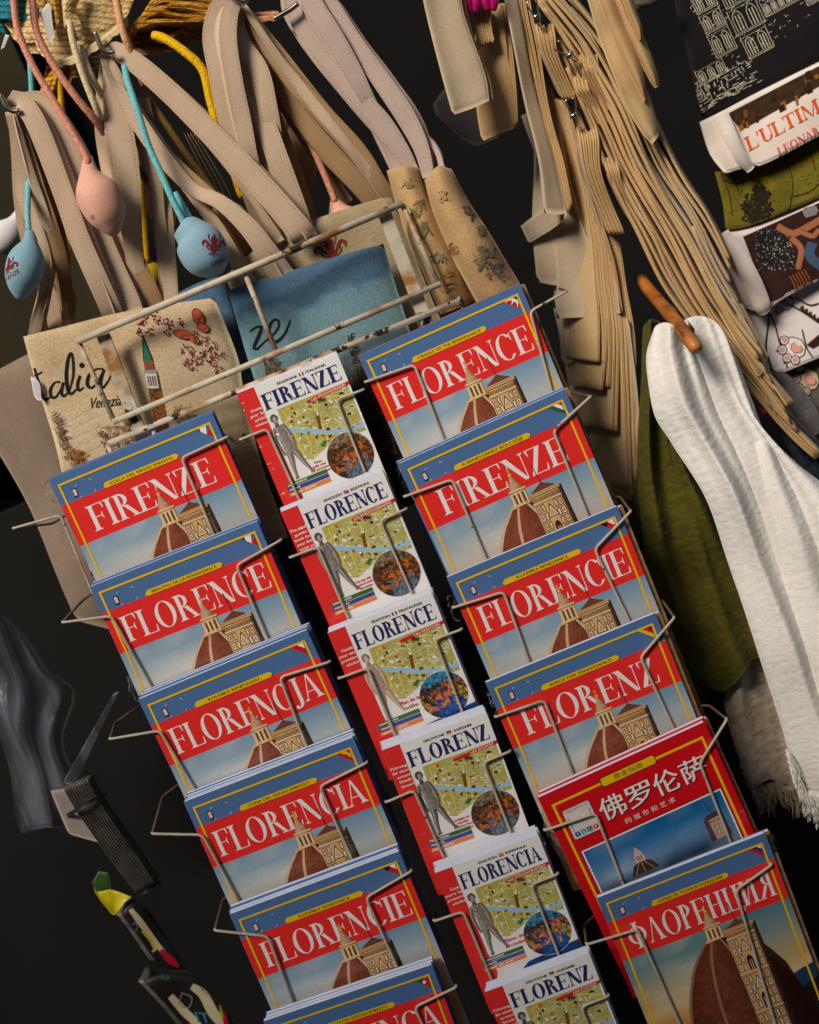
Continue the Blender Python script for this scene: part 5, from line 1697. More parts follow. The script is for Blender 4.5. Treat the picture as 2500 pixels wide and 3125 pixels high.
lemon('pink stuffed lemon in the shade beside the teal cord', [(440, 545), (470, 590), (500, 660), (505, 720)], 40, 1.55, 'pink', [([(250, 130, 1.53), (296, 335, 1.53), (400, 480, 1.545), (445, 552)], 'tan', 18)])
lemon('yellow stuffed lemon showing between the straps left of the Italia bag', [(205, 850), (200, 900), (196, 960), (192, 990)], 34, 1.575, 'yellow', [([(165, 180, 1.56), (185, 290, 1.56), (205, 600, 1.575), (206, 860)], 'yellow', 20)])
lemon('white stuffed lemon out of focus at the left edge', [(60, 640), (40, 690), (5, 730), (-60, 740)], 46, 1.75, 'white', [([(70, 300), (66, 480), (60, 650)], 'cream', 18)])
lemon('yellow stuffed lemon deep between the straps above the dark blue bag', [(452, 790), (468, 830), (478, 880)], 30, 1.60, 'yellow', [([(380, 250), (430, 560), (450, 800)], 'yellow', 18)])
# cords of the straw bags
def straw(label, loc):
    return thing('straw_bag', loc, label, 'straw bag', 'woven straw bags at the top left')


def strawmat(name, c, c2):
    m, t, b = newmat(name, .85, .15)
    tc = node(t, 'ShaderNodeTexCoord')
    mp = node(t, 'ShaderNodeMapping'); mp.inputs['Rotation'].default_value = (0, math.radians(-26), 0)
    t.links.new(tc.outputs['Object'], mp.inputs[0])
    wv = node(t, 'ShaderNodeTexWave', Scale=48.0, Distortion=1.6, Detail=2.0); wv.bands_direction = 'Z'
    wv.inputs['Detail Scale'].default_value = 3.0
    t.links.new(mp.outputs[0], wv.inputs['Vector'])
    n = tex_noise(t, 420, 2, stretch=(.5, .5, 1.5))
    col = ramp(t, wv.outputs['Color'], [(.08, c2), (.4, c)])
    g = ramp(t, n, [(.35, (.55, .5, .42, 1)), (.55, (1, 1, 1, 1))])
    t.links.new(mixc(t, col, g, 1.0, 'MULTIPLY'), b.inputs['Base Color'])
    bump(t, b, n, .9, .0015)
    return m


SM = {'cream': strawmat('cream_straw', C(232, 206, 150), C(196, 156, 92)), 'yellow': strawmat('yellow_straw', C(214, 158, 46), C(150, 100, 30)), 'gold': strawmat('gold_straw', C(204, 160, 80), C(140, 96, 40)),
      'teal': strawmat('teal_straw', C(40, 128, 144), C(20, 84, 96)), 'peach': strawmat('peach_straw', C(214, 150, 108), C(170, 100, 64))}
M['lace_cream'] = plain('cream_crochet', C(232, 212, 170), .85, nscale=200, amt=.3)
M['lace_peach'] = plain('peach_crochet', C(216, 152, 112), .85, nscale=200, amt=.3)


def lace(parent, path, Y, mat, drop=16, step=5):
    """scalloped crochet edge: little loops side by side"""
    Q = cr([q + (Y,) for q in path], 220)
    L = np.r_[0, np.cumsum(np.linalg.norm(np.diff(Q[:, :2], axis=0), axis=1))]
    V, Fc = [], []
    def put(P_, r):
        a, b, _ = tube_geo(P_, r, 5); k = len(V); V.extend(a); Fc.extend([[i + k for i in f] for f in b])
    g = lambda s: np.array([np.interp(s, L, Q[:, k]) for k in range(3)])
    s = 0
    while s < L[-1] - 30:
        sc = 1 + .5 * abs(math.sin(s / 42 * math.pi))
        a, b = g(s), g(min(L[-1], s + 26))
        m_ = (a + b) / 2 + np.array([5, drop * sc, 0])
        put(np.array([at(*q) for q in cr([a, m_ + np.array([-7, -2, 0]), m_ + np.array([7, -2, 0]), b], 9)]), .0008)
        s += step
    o = mesh('lace_edge', V, Fc, mat, parent); o['kind'] = 'stuff'


def sheet(o, top, bot, Y, mat, ripple=(0, 0), dY=0.0, thick=.005, nu=30, nv=12, name='folded_panel'):
    panel(name, top, bot, None, None, lambda u, v: Y + dY * v + ripple[0] * math.sin(ripple[1] * u + 2 * v), thick, mat, o, nu, nv, wob=.003, wsc=22)


s1 = straw('cream woven straw bag with scalloped lace edge at the top left', at(240, 180, 1.50))
sheet(s1, [(40, -90), (200, -120), (470, -190)], [(120, 165), (165, 186), (240, 166), (300, 124), (352, 88), (392, 40)], 1.512, SM['cream'], (.004, 7), thick=.006, nu=40, nv=20)
sheet(s1, [(10, 70), (110, 40), (200, 40)], [(60, 132), (110, 128), (190, 100)], 1.522, SM['cream'], (.004, 9))
sheet(s1, [(20, 100), (110, 90), (200, 80)], [(92, 162), (150, 165), (250, 160)], 1.528, SM['cream'], (.004, 11))
sheet(s1, [(95, -50), (150, -60), (196, -60)], [(150, 112), (178, 70), (190, -10)], 1.494, SM['gold'], (.006, 7))
lace(s1, [(140, 176), (170, 184), (240, 162), (272, 140), (320, 106), (355, 78), (392, 44)], 1.500, M['lace_cream'])
lace(s1, [(200, 86), (196, 40), (190, -20)], 1.492, M['lace_cream'], 4)
tube('cord', pxline([(212, -40, 1.488), (212, 40, 1.488), (222, 123, 1.486), (256, 236, 1.488), (296, 335, 1.495), (325, 400, 1.52), (370, 520, 1.54)], None, 40), .0038, CM['cream'], s1, 10)
tube('cord', pxline([(246, 140, 1.50), (254, 170, 1.498), (281, 236, 1.497), (322, 312, 1.515), (360, 400, 1.53), (390, 480, 1.54)], None, 40), .0038, CM['cream'], s1, 10)
ribbon('straw_handle', [(235, -30, 1.49, 44, 30), (215, 30, 1.487, 40, 40), (232, 80, 1.488, 34), (234, 125, 1.49, 30)], SM['cream'], s1, 30, curl=.4)
s2 = straw('yellow woven straw bag with many wavy folds under the top edge', at(520, 120, 1.52))
STRAWK = []
for k in range(10):
    g_ = k / 9
    STRAWK.append(([(384 + 6 * k, 128 - 9 * k, 1.512), (408 + 8 * k, 92 - 12 * k, 1.508), (470 + 6 * k, 66 - 13 * k + 10 * math.sin(k * 1.9), 1.506), (560, 62 - 11 * k + 12 * math.sin(k * 1.3), 1.508), (640, 56 - 9 * k, 1.51), (730, 10 - 6 * k, 1.52)], 'yellow' if k % 3 else 'gold'))
sheet(s2, [(384, 96), (440, 40), (560, 0), (760, -60)], [(392, 132), (450, 104), (560, 100), (730, 40)], 1.56, SM['yellow'], (.008, 9), 0, .004, 40, 10)
sheet(s2, [(385, 120), (450, 90), (520, 96), (600, 70), (700, 40)], [(392, 150), (440, 125), (530, 130), (620, 88), (700, 60)], 1.535, SM['yellow'], (.01, 9), .0, .004, 40, 6)
sheet(s2, [(180, 190), (260, 180), (340, 160)], [(200, 240), (270, 225), (340, 190)], 1.56, SM['gold'], (.012, 12), 0, .004, 30, 6)
sheet(s2, [(140, 200), (180, 190), (230, 210)], [(120, 290), (165, 300), (210, 260)], 1.565, SM['yellow'], (.012, 9), 0, .004, 30, 6)
tube('cord', pxline([(470, 108, 1.515), (500, 116, 1.508), (560, 155, 1.50), (618, 212, 1.497), (642, 305, 1.497), (664, 380, 1.50), (690, 450, 1.52), (740, 600, 1.55)], None, 44), .0050, CM['yellow'], s2, 12)
s3 = straw('straw bag with peach lace edge under the yellow folds', at(560, 160, 1.545))
sheet(s3, [(395, 120), (520, 100), (620, 60), (850, 30)], [(410, 150), (520, 140), (620, 92), (850, 50)], 1.55, SM['peach'], (.01, 9))
lace(s3, [(400, 146), (460, 150), (520, 138), (580, 112), (640, 80), (740, 56), (850, 44)], 1.54, M['lace_peach'], 12)
tube('cord', pxline([(350, -40, 1.494), (355, 0, 1.494), (374, 89, 1.492), (400, 158, 1.50), (440, 260, 1.53)], None, 40), .0042, CM['peach'], s3, 10)
tube('cord', pxline([(92, -40, 1.482), (99, 0, 1.482), (113, 99, 1.48), (163, 197, 1.482), (232, 296, 1.486), (296, 374, 1.500), (340, 450, 1.53), (400, 560, 1.55)], None, 40), .0040, CM['pink'], s3, 10)
s4 = straw('teal woven straw bag in the top left corner', at(60, 80, 1.51))
sheet(s4, [(-40, -60), (60, -70), (130, -60)], [(-20, 58), (40, 58), (60, 66), (110, 50)], 1.512, SM['teal'], (.006, 8)); sheet(s4, [(-40, 60), (30, 52)], [(-10, 90), (28, 104), (40, 70)], 1.53, SM['teal'], (.006, 8), nu=14)
for q, lb in (([(120, 40), (152, 2), (166, 112), (154, 138)], 'white paper tag hanging between the pink cords'), ([(2, 150), (16, 104), (28, 108), (14, 142)], 'narrow white paper tag at the left edge under the teal straw')):
    o, _ = panel('paper_tag', [q[0], q[1]], [q[3], q[2]], None, None, flat(1.486), .0008, plain('tag_paper', C(206, 200, 196), .8, nscale=40, amt=.1), None, 8, 10, wob=.001)
    tag(o, lb, 'paper tag', 'paper tags')
o, _ = panel('paper_tag', [(205, 1100), (225, 1112), (235, 1130)], [(215, 1160), (225, 1172), (236, 1175)], None, None, flat(1.488), .0008, plain('tag_paper_lilac', C(206, 198, 206), .7), None, 8, 10)
o.location.x -= .045
tag(o, 'small lilac paper tag hanging at the left side of the Italia bag', 'paper tag', 'paper tags')

# ------------------------------------------------------------------ raw cotton bags hung from clips
def leaf(name, pts, mat, parent, depth=.06, drift=.15, t=.0034, n=44):
    """one fold of cloth seen from its front edge: pts (px, py, Y) along the fold"""
    P = np.array([at(*q) for q in cr(pts, n)])
    P = P + np.array([[.0030 * mnoise.noise(Vector(q) * 13), .004 * mnoise.noise(Vector(q) * 11 + Vector((3, 1, 7))), 0] for q in P])
    T = np.gradient(P, axis=0); T /= np.linalg.norm(T, axis=1)[:, None]
    sec = [(-.5, depth / t), (-.5, depth / t * .5), (-.5, .35), (-.40, .08), (-.24, 0), (-.08, .12), (0, .75), (.08, .12), (.24, 0), (.40, .08), (.5, .35), (.5, depth / t * .5), (.5, depth / t)]
    V, Fc, UV = [], [], []
    m_ = len(sec)
    for i in range(n):
        b = np.array([drift, 1.0, 0.0]); b -= T[i] * (b @ T[i]); b /= np.linalg.norm(b)
        l = np.cross(T[i], b)
        wv = 1 + .25 * mnoise.noise(Vector((P[i] * 25)))
        for x, y in sec:
            V.append(P[i] + l * x * t * wv + b * y * t); UV.append((x + .5, i / n))
    for i in range(n - 1):
        for k in range(m_ - 1):
            a = i * m_ + k
            Fc.append([a, a + 1, a + m_ + 1, a + m_])
        Fc.append([i * m_ + m_ - 1, i * m_, (i + 1) * m_, (i + 1) * m_ + m_ - 1])
    Fc.append(list(range(m_))[::-1]); Fc.append([(n - 1) * m_ + k for k in range(m_)])
    return mesh(name, V, Fc, mat, parent, uv=UV)


for q_, m_ in STRAWK:
    leaf('straw_fold', q_, SM[m_], s2, .05, -.2, t=.0036, n=60)
GC = 'raw cotton bags hung by clips'


def cotton(label, loc):
    return thing('cotton_bag', loc, label, 'cotton bag', GC)


c1 = cotton('pale cotton bag folded lengthwise, front leftmost of the hanging cotton bags', at(1430, 330, 1.50))
panel('front_panel', [(1280, -60), (1340, -70), (1400, -60)], [(1383, 350), (1440, 330), (1494, 306)], [(1280, -60), (1300, 40), (1346, 222), (1383, 350)], [(1400, -60), (1414, 30), (1440, 110), (1470, 190), (1488, 250), (1494, 306)],
      lambda u, v: 1.50 + .004 * math.sin(5 * u), .006, M['cotton_cool'], c1, 20, 30, wob=.004, wsc=12)
leaf('fold', [(1408, -60, 1.505), (1420, 30, 1.505), (1446, 110, 1.505), (1476, 190, 1.505), (1494, 250, 1.505), (1499, 306, 1.505)], M['cotton_warm'], c1, .02)
c2 = cotton('warm cotton bag behind the pale folded one, under the magenta clothes pegs', at(1520, 420, 1.54))
panel('front_panel', [(1452, 40), (1490, 20), (1528, 10)], [(1471, 431), (1520, 410), (1568, 392)], [(1452, 40), (1450, 200), (1455, 330), (1471, 431)], [(1528, 10), (1545, 130), (1556, 250), (1568, 392)], lambda u, v: 1.545 + .02 * (1 - u), .006, M['cotton_warm'], c2, 18, 26, wob=.004)
for k in range(3):
    leaf('fold', [(1528 + k * 7, 10, 1.545), (1546 + k * 7, 130, 1.545), (1558 + k * 7, 250, 1.545), (1567 + k * 4, 385 - k * 6, 1.545)], M['cotton_warm'], c2, .03)
for k, x in enumerate((1452, 1466, 1480, 1494)):
    leaf('fold', [(x - 4, 20, 1.528), (x, 70, 1.526), (x + 10, 115, 1.524), (x + 6 + 4 * k, 140 - 6 * k, 1.524)], M['cotton_warm'], c2, .02, t=.005, n=24)
c3 = cotton('long pale cotton bag with its lower end folded to the left', at(1640, 700, 1.53))
panel('front_panel', [(1530, -50), (1550, -50), (1572, -50)], [(1662, 650), (1700, 655), (1727, 652)], [(1530, -50), (1562, 120), (1605, 325), (1642, 490), (1662, 650)], [(1572, -50), (1602, 130), (1648, 330), (1690, 490), (1727, 652)],
      lambda u, v: 1.53 + .012 * u, .006, M['cotton_cool'], c3, 12, 36, wob=.004)
panel('turned_flap', [(1590, 690), (1640, 650), (1680, 625), (1727, 640)], [(1615, 742), (1650, 720), (1690, 695), (1727, 662)], None, None, lambda u, v: 1.64 - .10 * u, .006, M['cotton_cool'], c3, 20, 12, wob=.004)
for k, (a, b) in enumerate((((1580, -50), (1733, 648)), ((1592, -50), (1738, 640)), ((1606, -50), (1742, 628)))):
    leaf('fold', [(a[0], a[1], 1.54), (a[0] + 32, 130, 1.54), (1653 + k * 9, 330, 1.54), (1694 + k * 9, 490, 1.54), (b[0], b[1], 1.54)], M['cotton_warm'], c3, .03)
c4 = cotton('broad pale cotton bag hanging lowest in the centre, squared lower corner', at(1860, 960, 1.55))
for (x0, y0), (x1, y1), (x2, y2), (x3, y3), Y, lw, lb in (((1640, 150), (1735, 560), (1815, 800), (1848, 968), 1.565, 150, 0), ((1660, 150), (1790, 560), (1868, 800), (1893, 956), 1.548, 60, 0)):
    R_ = [(x0, y0), ((x0 + x1) / 2 + 8, (y0 + y1) / 2 - 20), (x1, y1), (x2, y2), (x3, y3)]
    panel('front_panel', [(x0 - 22, y0), (x0, y0)], [(x3 - lw, y3 + lw * .12), (x3 - lw / 2, y3 + lw * .05), (x3, y3)], [(a - lw * (.15 + .85 * (i / 4)), b + 4) for i, (a, b) in enumerate(R_)], R_, lambda u, v: Y + .05 * (1 - u), .005, M['cotton_cool'], c4, 14, 36, wob=.005)
    leaf('fold', [(a + 4, b, Y) for a, b in R_], M['cotton_warm'], c4, .03)
c5 = cotton('short cotton bag ending above the other pale ends, dark inside', at(1760, 870, 1.59))
R_ = [(1650, 250), (1690, 480), (1740, 690), (1772, 800), (1781, 868)]
panel('front_panel', [(1630, 250), (1650, 250)], [(1640, 860), (1710, 872), (1781, 868)], [(1630, 250), (1630, 480), (1625, 690), (1640, 860)], R_, lambda u, v: 1.585 + .06 * (1 - u), .005, M['cotton_cool'], c5, 14, 30, wob=.005)
leaf('fold', [(a + 4, b, 1.585) for a, b in R_], M['cotton_warm'], c5, .03)
# the stack of fold edges below, one bag each
ends = [(1826, 1105), (1846, 1108), (1838, 1190), (1862, 1180), (1872, 1310), (1884, 1315), (1922, 1500), (1932, 1528), (1944, 1470), (1950, 1380)]
GL = {'w': 'cotton bag seen edge-on, '}
word = ['first', 'second', 'third', 'fourth', 'fifth', 'sixth', 'seventh', 'eighth', 'ninth', 'tenth', 'eleventh', 'twelfth', 'thirteenth', 'fourteenth', 'fifteenth', 'sixteenth', 'seventeenth', 'eighteenth']
for k, (x, y) in enumerate(ends):
    f = k / 9
    o = leaf('cotton_bag', [(1700 + 62 * f, 300 + 20 * f, 1.56), (1762 + 58 * f, 480, 1.56), (1806 + 72 * f, 700, 1.557), (1822 + 88 * f, 880, 1.555), (1826 + 112 * f if y > 1150 else x, 1060, 1.553), (x, y, 1.553)],
             M[('cotton', 'cotton_warm')[k % 2]], None, .09, -.35, t=(.0040, .0028, .0034)[k % 3])
    tag(o, 'cotton bag edge-on in the inner bundle, %s layer from its left' % word[k], 'cotton bag', GC)
# panels of the bundle that face the viewer low down
o, _ = panel('cotton_bag', [(1850, 930), (1885, 940), (1920, 980)], [(1920, 1500), (1930, 1525), (1940, 1500)], [(1850, 930), (1885, 1150), (1910, 1380), (1920, 1500)], [(1920, 980), (1940, 1150), (1952, 1300), (1940, 1500)], lambda u, v: 1.55 + .03 * (1 - u), .006, M['cotton_cool'], None, 12, 30, wob=.004)
tag(o, 'pale narrow cotton bag end hanging lowest, just left of the green scarf', 'cotton bag', GC)
for k, (q, Y) in enumerate((([(1715, 1000), (1800, 985), (1826, 978)], 1.60), ([(1735, 1120), (1820, 1190), (1845, 1180)], 1.61), ([(1760, 1290), (1860, 1310), (1878, 1310)], 1.615))):
    o, _ = panel('cotton_bag', [(1690, 860 + 40 * k), (1760, 870 + 40 * k), (1812 + 20 * k, 880 + 30 * k)], [(a, b + 110 if k == 0 else b) for a, b in q], None, None, lambda u, v: Y + .04 * (1 - u), .005, M['cotton_cool'], None, 12, 20, wob=.004)
    tag(o, 'shaded cotton bag end inside the inner bundle, %s from the top of three' % ('uppermost', 'middle', 'lowest')[k], 'cotton bag', GC)
# outer bundle sweeping down to the right
cen = [(1660, -20), (1775, 130), (1870, 310), (1955, 500), (2052, 680), (2160, 880), (2250, 1020), (2330, 1130), (2420, 1240), (2530, 1370)]
rc = random.Random(21)
NB = 18
for k in range(NB):
    off = (k - NB / 2) * 10.5
    end = [10, 10, 10, 10, 9.4, 9.2, 9, 8.6, 8.4, 8.2, 7.9, 7.9, 7.7, 7.2, 6.8, 6.4, 6.2, 6.0][k]
    st_ = [1.5, 1.3, .9, .9, .6, .3, 0, 0, 0, 0, 0, 0, 0, .3, .6, 0, 0, 0][k]
    Q = cr(cen, 100)
    i0, i1 = int(st_ / 10 * 99), min(99, int(end / 10 * 99))
    T = np.gradient(Q, axis=0); T /= np.linalg.norm(T, axis=1)[:, None]
    N_ = np.stack([-T[:, 1], T[:, 0]], -1) * -1
    pts = []
    yk = rc.uniform(-.012, .012)
    for i in np.linspace(i0, i1, 14).astype(int):
        s = i / 99
        w_ = (.75 + .40 * math.sin(s * 2.6)) * (1 - .45 * max(0, s - .6) / .4)
        o_ = off * w_ + 7 * math.sin(9 * s + k * 1.7) * (1 - .5 * s) + rc.uniform(-2.5, 2.5)
        pts.append((Q[i, 0] + N_[i, 0] * o_, Q[i, 1] + N_[i, 1] * o_, 1.508 + yk + .02 * (1 - s) + .004 * math.sin(7 * s + k)))
    o = leaf('cotton_bag', pts, M[rc.choice(('cotton', 'cotton_warm', 'cotton_cool', 'cotton'))], None, .07, .30, t=rc.uniform(.0026, .0042), n=64)
    tag(o, 'cotton bag in the long outer bundle, %s layer from the white scarf side' % word[k], 'cotton bag', GC)
# flat ends of the outer bundle
for (tl, tr, br, bl, Y, lb) in (((2110, 690), (2150, 690), (2222, 868), (2190, 900), 1.52, 'flat pale end of a cotton bag beside the white shirt sleeve'),
                                ((2230, 900), (2270, 930), (2346, 1085), (2310, 1130), 1.515, 'flat pale end of a cotton bag above the grey shirt'),
                                ((2190, 950), (2220, 960), (2330, 1130), (2312, 1152), 1.505, 'narrow flat end of a cotton bag nearest the white scarf top'),
                                ((2330, 1140), (2350, 1140), (2424, 1226), (2400, 1240), 1.515, 'small flat end of a cotton bag across the grey shirt')):
    o, _ = panel('cotton_bag', [tl, tr], [bl, br], None, None, lambda u, v: Y + .012 * u, .006, M['cotton'], None, 10, 24, wob=.004)
    tag(o, lb, 'cotton bag', GC)
# folded ends at the top of the outer bundle
for (L_, R_, Y, mt, lb) in (([(1770, -60), (1830, 120), (1900, 300), (1955, 400), (1990, 440)], [(1830, -60), (1900, 110), (1960, 240), (1990, 310), (2013, 412)], 1.495, 'cotton', 'broad cotton bag end turned outwards, lowest of the upper flaps'),
                            ([(1800, -60), (1860, 100), (1910, 210), (1945, 270), (1968, 312)], [(1850, -60), (1905, 60), (1945, 160), (1966, 240), (1970, 285)], 1.487, 'cotton_warm', 'warm cotton bag flap in the middle of the upper flaps'),
                            ([(1840, -60), (1890, 60), (1940, 170), (1985, 250), (2000, 268)], [(1890, -60), (1930, 40), (1975, 140), (2008, 230), (2014, 262)], 1.492, 'cotton_warm', 'warm cotton bag flap with a pale corner beside the black shirt'),
                            ([(1870, -60), (1900, 10), (1930, 80), (1952, 126)], [(1905, -60), (1935, 10), (1958, 80), (1958, 110)], 1.48, 'cotton_warm', 'short cotton bag flap, highest of the upper flaps')):
    o, _ = panel('cotton_bag', [L_[0], R_[0]], [L_[-1], R_[-1]], L_, R_, lambda u, v: Y - .010 * math.sin(math.pi * u) + .01 * u, .010, M[mt], None, 14, 34, wob=.005, edge=.3)
    tag(o, lb, 'cotton bag', GC)
# gathered tops held by the clips
for i, (x, y, n, w_, L_) in enumerate(((1640, 70, 4, 13, 230), (1775, 165, 4, 14, 170), (1760, 230, 3, 13, 150), (1765, 385, 4, 16, 330), (1850, 480, 3, 13, 200))):
    for k in range(n):
        pts = [(x + k * w_, y + 6 * ((k * 7) % 3), 1.52), (x + k * w_ + 8, y + 40, 1.512), (x + k * w_ * .8 + 26, y + L_ * .45, 1.516), (x + k * w_ * .7 + 60 + L_ * .12, y + L_, 1.53)]
        o = leaf('cotton_bag', pts, M['cotton_warm'], None, .04, .1, t=.0055, n=24)
        tag(o, 'gathered cotton bag top, %s fold from left, %s bunch from the top' % (word[k], word[i]), 'cotton bag', GC)
M['chrome'] = plain('clip_steel', (0.75, 0.72, 0.68, 1), .15, 1.0, nscale=60, amt=.4)
for (x, y, a), lb in (((1638, 48, .35), 'steel spring clip at the top holding a cotton bag'), ((1738, 165, .9), 'steel spring clip between the two cotton bundles'), ((1752, 350, .25), 'steel spring clip lowest, above a gathered cotton bag')):
    k = thing('spring_clip', at(x, y, 1.508), lb, 'clip', 'steel spring clips')
    ca, sa = math.cos(a), math.sin(a)
    f = lambda u, v: (x + u * ca + v * sa, y - u * sa + v * ca)
    for sg in (-1, 1):
        bar('jaw', at(*f(sg * 11, -22), 1.508), at(*f(sg * 3, 34), 1.508), .007, .0012, M['chrome'], k, wdir=(.3, 1, .2))
        tube('grip_wire', pxline([f(sg * 4, 4), f(sg * 12, -20), f(sg * 16, -44), f(sg * 8, -52)], 1.507, 14), .0009, M['chrome'], k, 6)
    tube('spring', pxline([f(-12, 2), f(12, 2)], 1.506), .0028, M['chrome'], k, 10)
M['magenta'] = plain('magenta_plastic', C(170, 16, 100), .3, coat=.4)
for x, y, lb in ((1437, 8, 'magenta plastic clothes peg, left of two at the top edge'), (1492, 2, 'magenta plastic clothes peg, right of two at the top edge')):
    k = thing('clothes_peg', at(x, y, 1.515), lb, 'clothes peg', 'magenta clothes pegs')
    for sg in (-1, 1):
        tube('jaw', pxline([(x + sg * 12 - 12, y - 70), (x + sg * 12, y - 20), (x + sg * 11 + 4, y + 12), (x + sg * 6 + 6, y + 30)], 1.513, 12), [.002, .003, .004, .005, .006, .006, .006, .006, .006, .005, .0045, .003], M['magenta'], k, 10)

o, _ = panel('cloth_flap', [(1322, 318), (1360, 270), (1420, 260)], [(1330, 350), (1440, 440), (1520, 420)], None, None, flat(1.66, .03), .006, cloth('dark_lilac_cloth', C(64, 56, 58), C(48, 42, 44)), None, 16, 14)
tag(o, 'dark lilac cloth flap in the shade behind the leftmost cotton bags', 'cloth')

# ------------------------------------------------------------------ scarves
def gauze(name, c, c2):
    m, t, b = newmat(name, .95, .1)
    tc = node(t, 'ShaderNodeTexCoord'); mp = node(t, 'ShaderNodeMapping'); mp.inputs['Scale'].default_value = (1.0, 1.0, 1.9); mp.inputs['Rotation'].default_value = (0, .2, 0)
    t.links.new(tc.outputs['Object'], mp.inputs[0])
    n = node(t, 'ShaderNodeTexNoise', Scale=85.0, Detail=6.0); t.links.new(mp.outputs[0], n.inputs['Vector'])
    g = tex_noise(t, 700, 2)
    col = ramp(t, n.outputs[0], [(.35, c2), (.6, c)])
    t.links.new(mixc(t, col, ramp(t, g, [(.3, (.86, .86, .84, 1)), (.6, (1, 1, 1, 1))]), 1.0, 'MULTIPLY'), b.inputs['Base Color'])
    b.inputs['Sheen Weight'].default_value = .05
    ad = node(t, 'ShaderNodeMath', operation='MULTIPLY_ADD'); t.links.new(g, ad.inputs[0]); ad.inputs[1].default_value = .25; t.links.new(n.outputs[0], ad.inputs[2])
    bump(t, b, ad.outputs[0], .6, .0030)
    return m


def translucent(m, c, f):
    t = m.node_tree
    tr = node(t, 'ShaderNodeBsdfTranslucent'); tr.inputs[0].default_value = c
    mx = node(t, 'ShaderNodeMixShader'); mx.inputs[0].default_value = f
    t.links.new(t.nodes['Principled BSDF'].outputs[0], mx.inputs[1]); t.links.new(tr.outputs[0], mx.inputs[2]); t.links.new(mx.outputs[0], t.nodes['Material Output'].inputs[0])
    return m


M['gauze_white'] = gauze('white_gauze', (.92, .905, .87, 1), (.89, .855, .78, 1))
translucent(M['gauze_white'], (.95, .90, .78, 1), .10)
M['gauze_green'] = gauze('olive_green_gauze', C(84, 80, 25), C(68, 65, 19))
M['gauze_shaded'] = gauze('shaded_cream_gauze', C(206, 190, 168), C(176, 160, 138))  # cream gauze with its shade put into the beige colour
M['gauze_dark'] = gauze('iridescent_dark_cloth', C(36, 66, 70), C(40, 24, 54))
GS = 'scarves hung over wooden pegs'


def fringe(parent, pts, Y, mat, n=80, ln=60, seed=1):
    r = random.Random(seed)
    Q = cr([q + (Y,) for q in pts], n)
    V, Fc = [], []
    for q in Q:
        L = ln * r.uniform(.5, 1.1)
        for _ in range(2):
            x, y = q[0] + r.uniform(-4, 4), q[1] + r.uniform(-6, 4)
            P_ = np.array([at(*z) for z in cr([(x, y, Y), (x + .3 * L + r.uniform(-7, 7), y + L * .5, Y + r.uniform(-.004, .004)), (x + .42 * L + r.uniform(-14, 14), y + L, Y + r.uniform(-.004, .004))], 7)])
            a, b, _u2 = tube_geo(P_, r.uniform(.0005, .0009), 4); k = len(V); V.extend(a); Fc.extend([[i + k for i in f] for f in b])
    o = mesh('fringe', V, Fc, mat, parent); o['kind'] = 'stuff'


def folds(Y, amp, n, ph=0.0, dY=0.0, cr_=.0):
    """soft rounded folds running down the cloth, each with its own width and height"""
    r = random.Random(int(ph * 100) + int(n * 10))
    G = [(r.uniform(.02, .98) if n > 3 else (i + .5 + r.uniform(-.2, .2)) / n, r.uniform(.28, .5) / n, r.uniform(.55, 1.0), r.uniform(0, 6), r.uniform(.03, .09)) for i in range(max(1, int(round(n))))]
    G += [(r.uniform(.05, .95), r.uniform(.12, .2) / n, r.uniform(.05, .16), r.uniform(0, 6), r.uniform(.03, .10)) for i in range(int(2 * n) + 2)]

    def f(u, v):
        z = 0
        for c, w_, h, p_, sw in G:
            d = (u - c - sw * math.sin(2.4 * v + p_)) / (w_ * (.75 + .5 * v))
            z += h * (.7 + .3 * math.sin(3 * v + p_)) * math.exp(-d * d)
        return Y + dY * v - amp * z
    return f


sc1 = thing('scarf', at(2300, 2400, 1.40), 'white crinkled gauze scarf draped over a wooden peg', 'scarf', GS)
panel('front_fall', [(1992, 1030), (2005, 995), (2040, 985), (2080, 1010), (2135, 1085)], [(2440, 2420), (2560, 2440), (2700, 2450)],
      [(1992, 1030), (1973, 1110), (1992, 1255), (2050, 1352), (2150, 1520), (2225, 1720), (2310, 1990), (2385, 2210), (2440, 2420)],
      [(2135, 1085), (2215, 1270), (2310, 1470), (2440, 1750), (2570, 2050), (2700, 2450)], folds(1.458, .022, 2, .9, -.10), .012, M['gauze_white'], sc1, 80, 110, wob=.006, wsc=11, edge=.08)
panel('rear_fall', [(2060, 1000), (2110, 968), (2160, 968), (2205, 1000), (2250, 1080)], [(2540, 2100), (2640, 2080), (2760, 2060)],
      [(2060, 1000), (2110, 1130), (2220, 1360), (2370, 1720), (2540, 2100)], [(2245, 1080), (2290, 1200), (2325, 1300), (2350, 1345), (2440, 1420), (2560, 1530), (2660, 1750), (2760, 2060)],
      folds(1.470, .022, 2, 1.4, -.10), .012, M['gauze_white'], sc1, 70, 100, wob=.006, wsc=11, edge=.08)
panel('side_fall', [(2270, 1380), (2330, 1345), (2400, 1400), (2490, 1480)], [(2560, 2300), (2660, 2280), (2780, 2200)], [(2270, 1380), (2330, 1600), (2440, 1950), (2560, 2300)], [(2490, 1480), (2590, 1650), (2690, 1900), (2780, 2200)],
      folds(1.432, .022, 2, 2.7, -.08), .012, M['gauze_white'], sc1, 50, 80, wob=.006, wsc=11, edge=.08)
fringe(sc1, [(2400, 2290), (2430, 2395), (2480, 2420), (2560, 2440)], 1.352, M['gauze_white'], 110, 110, 3)
sc2 = thing('scarf', at(2200, 2100, 1.49), 'olive green gauze scarf hanging left of the white one', 'scarf', GS)
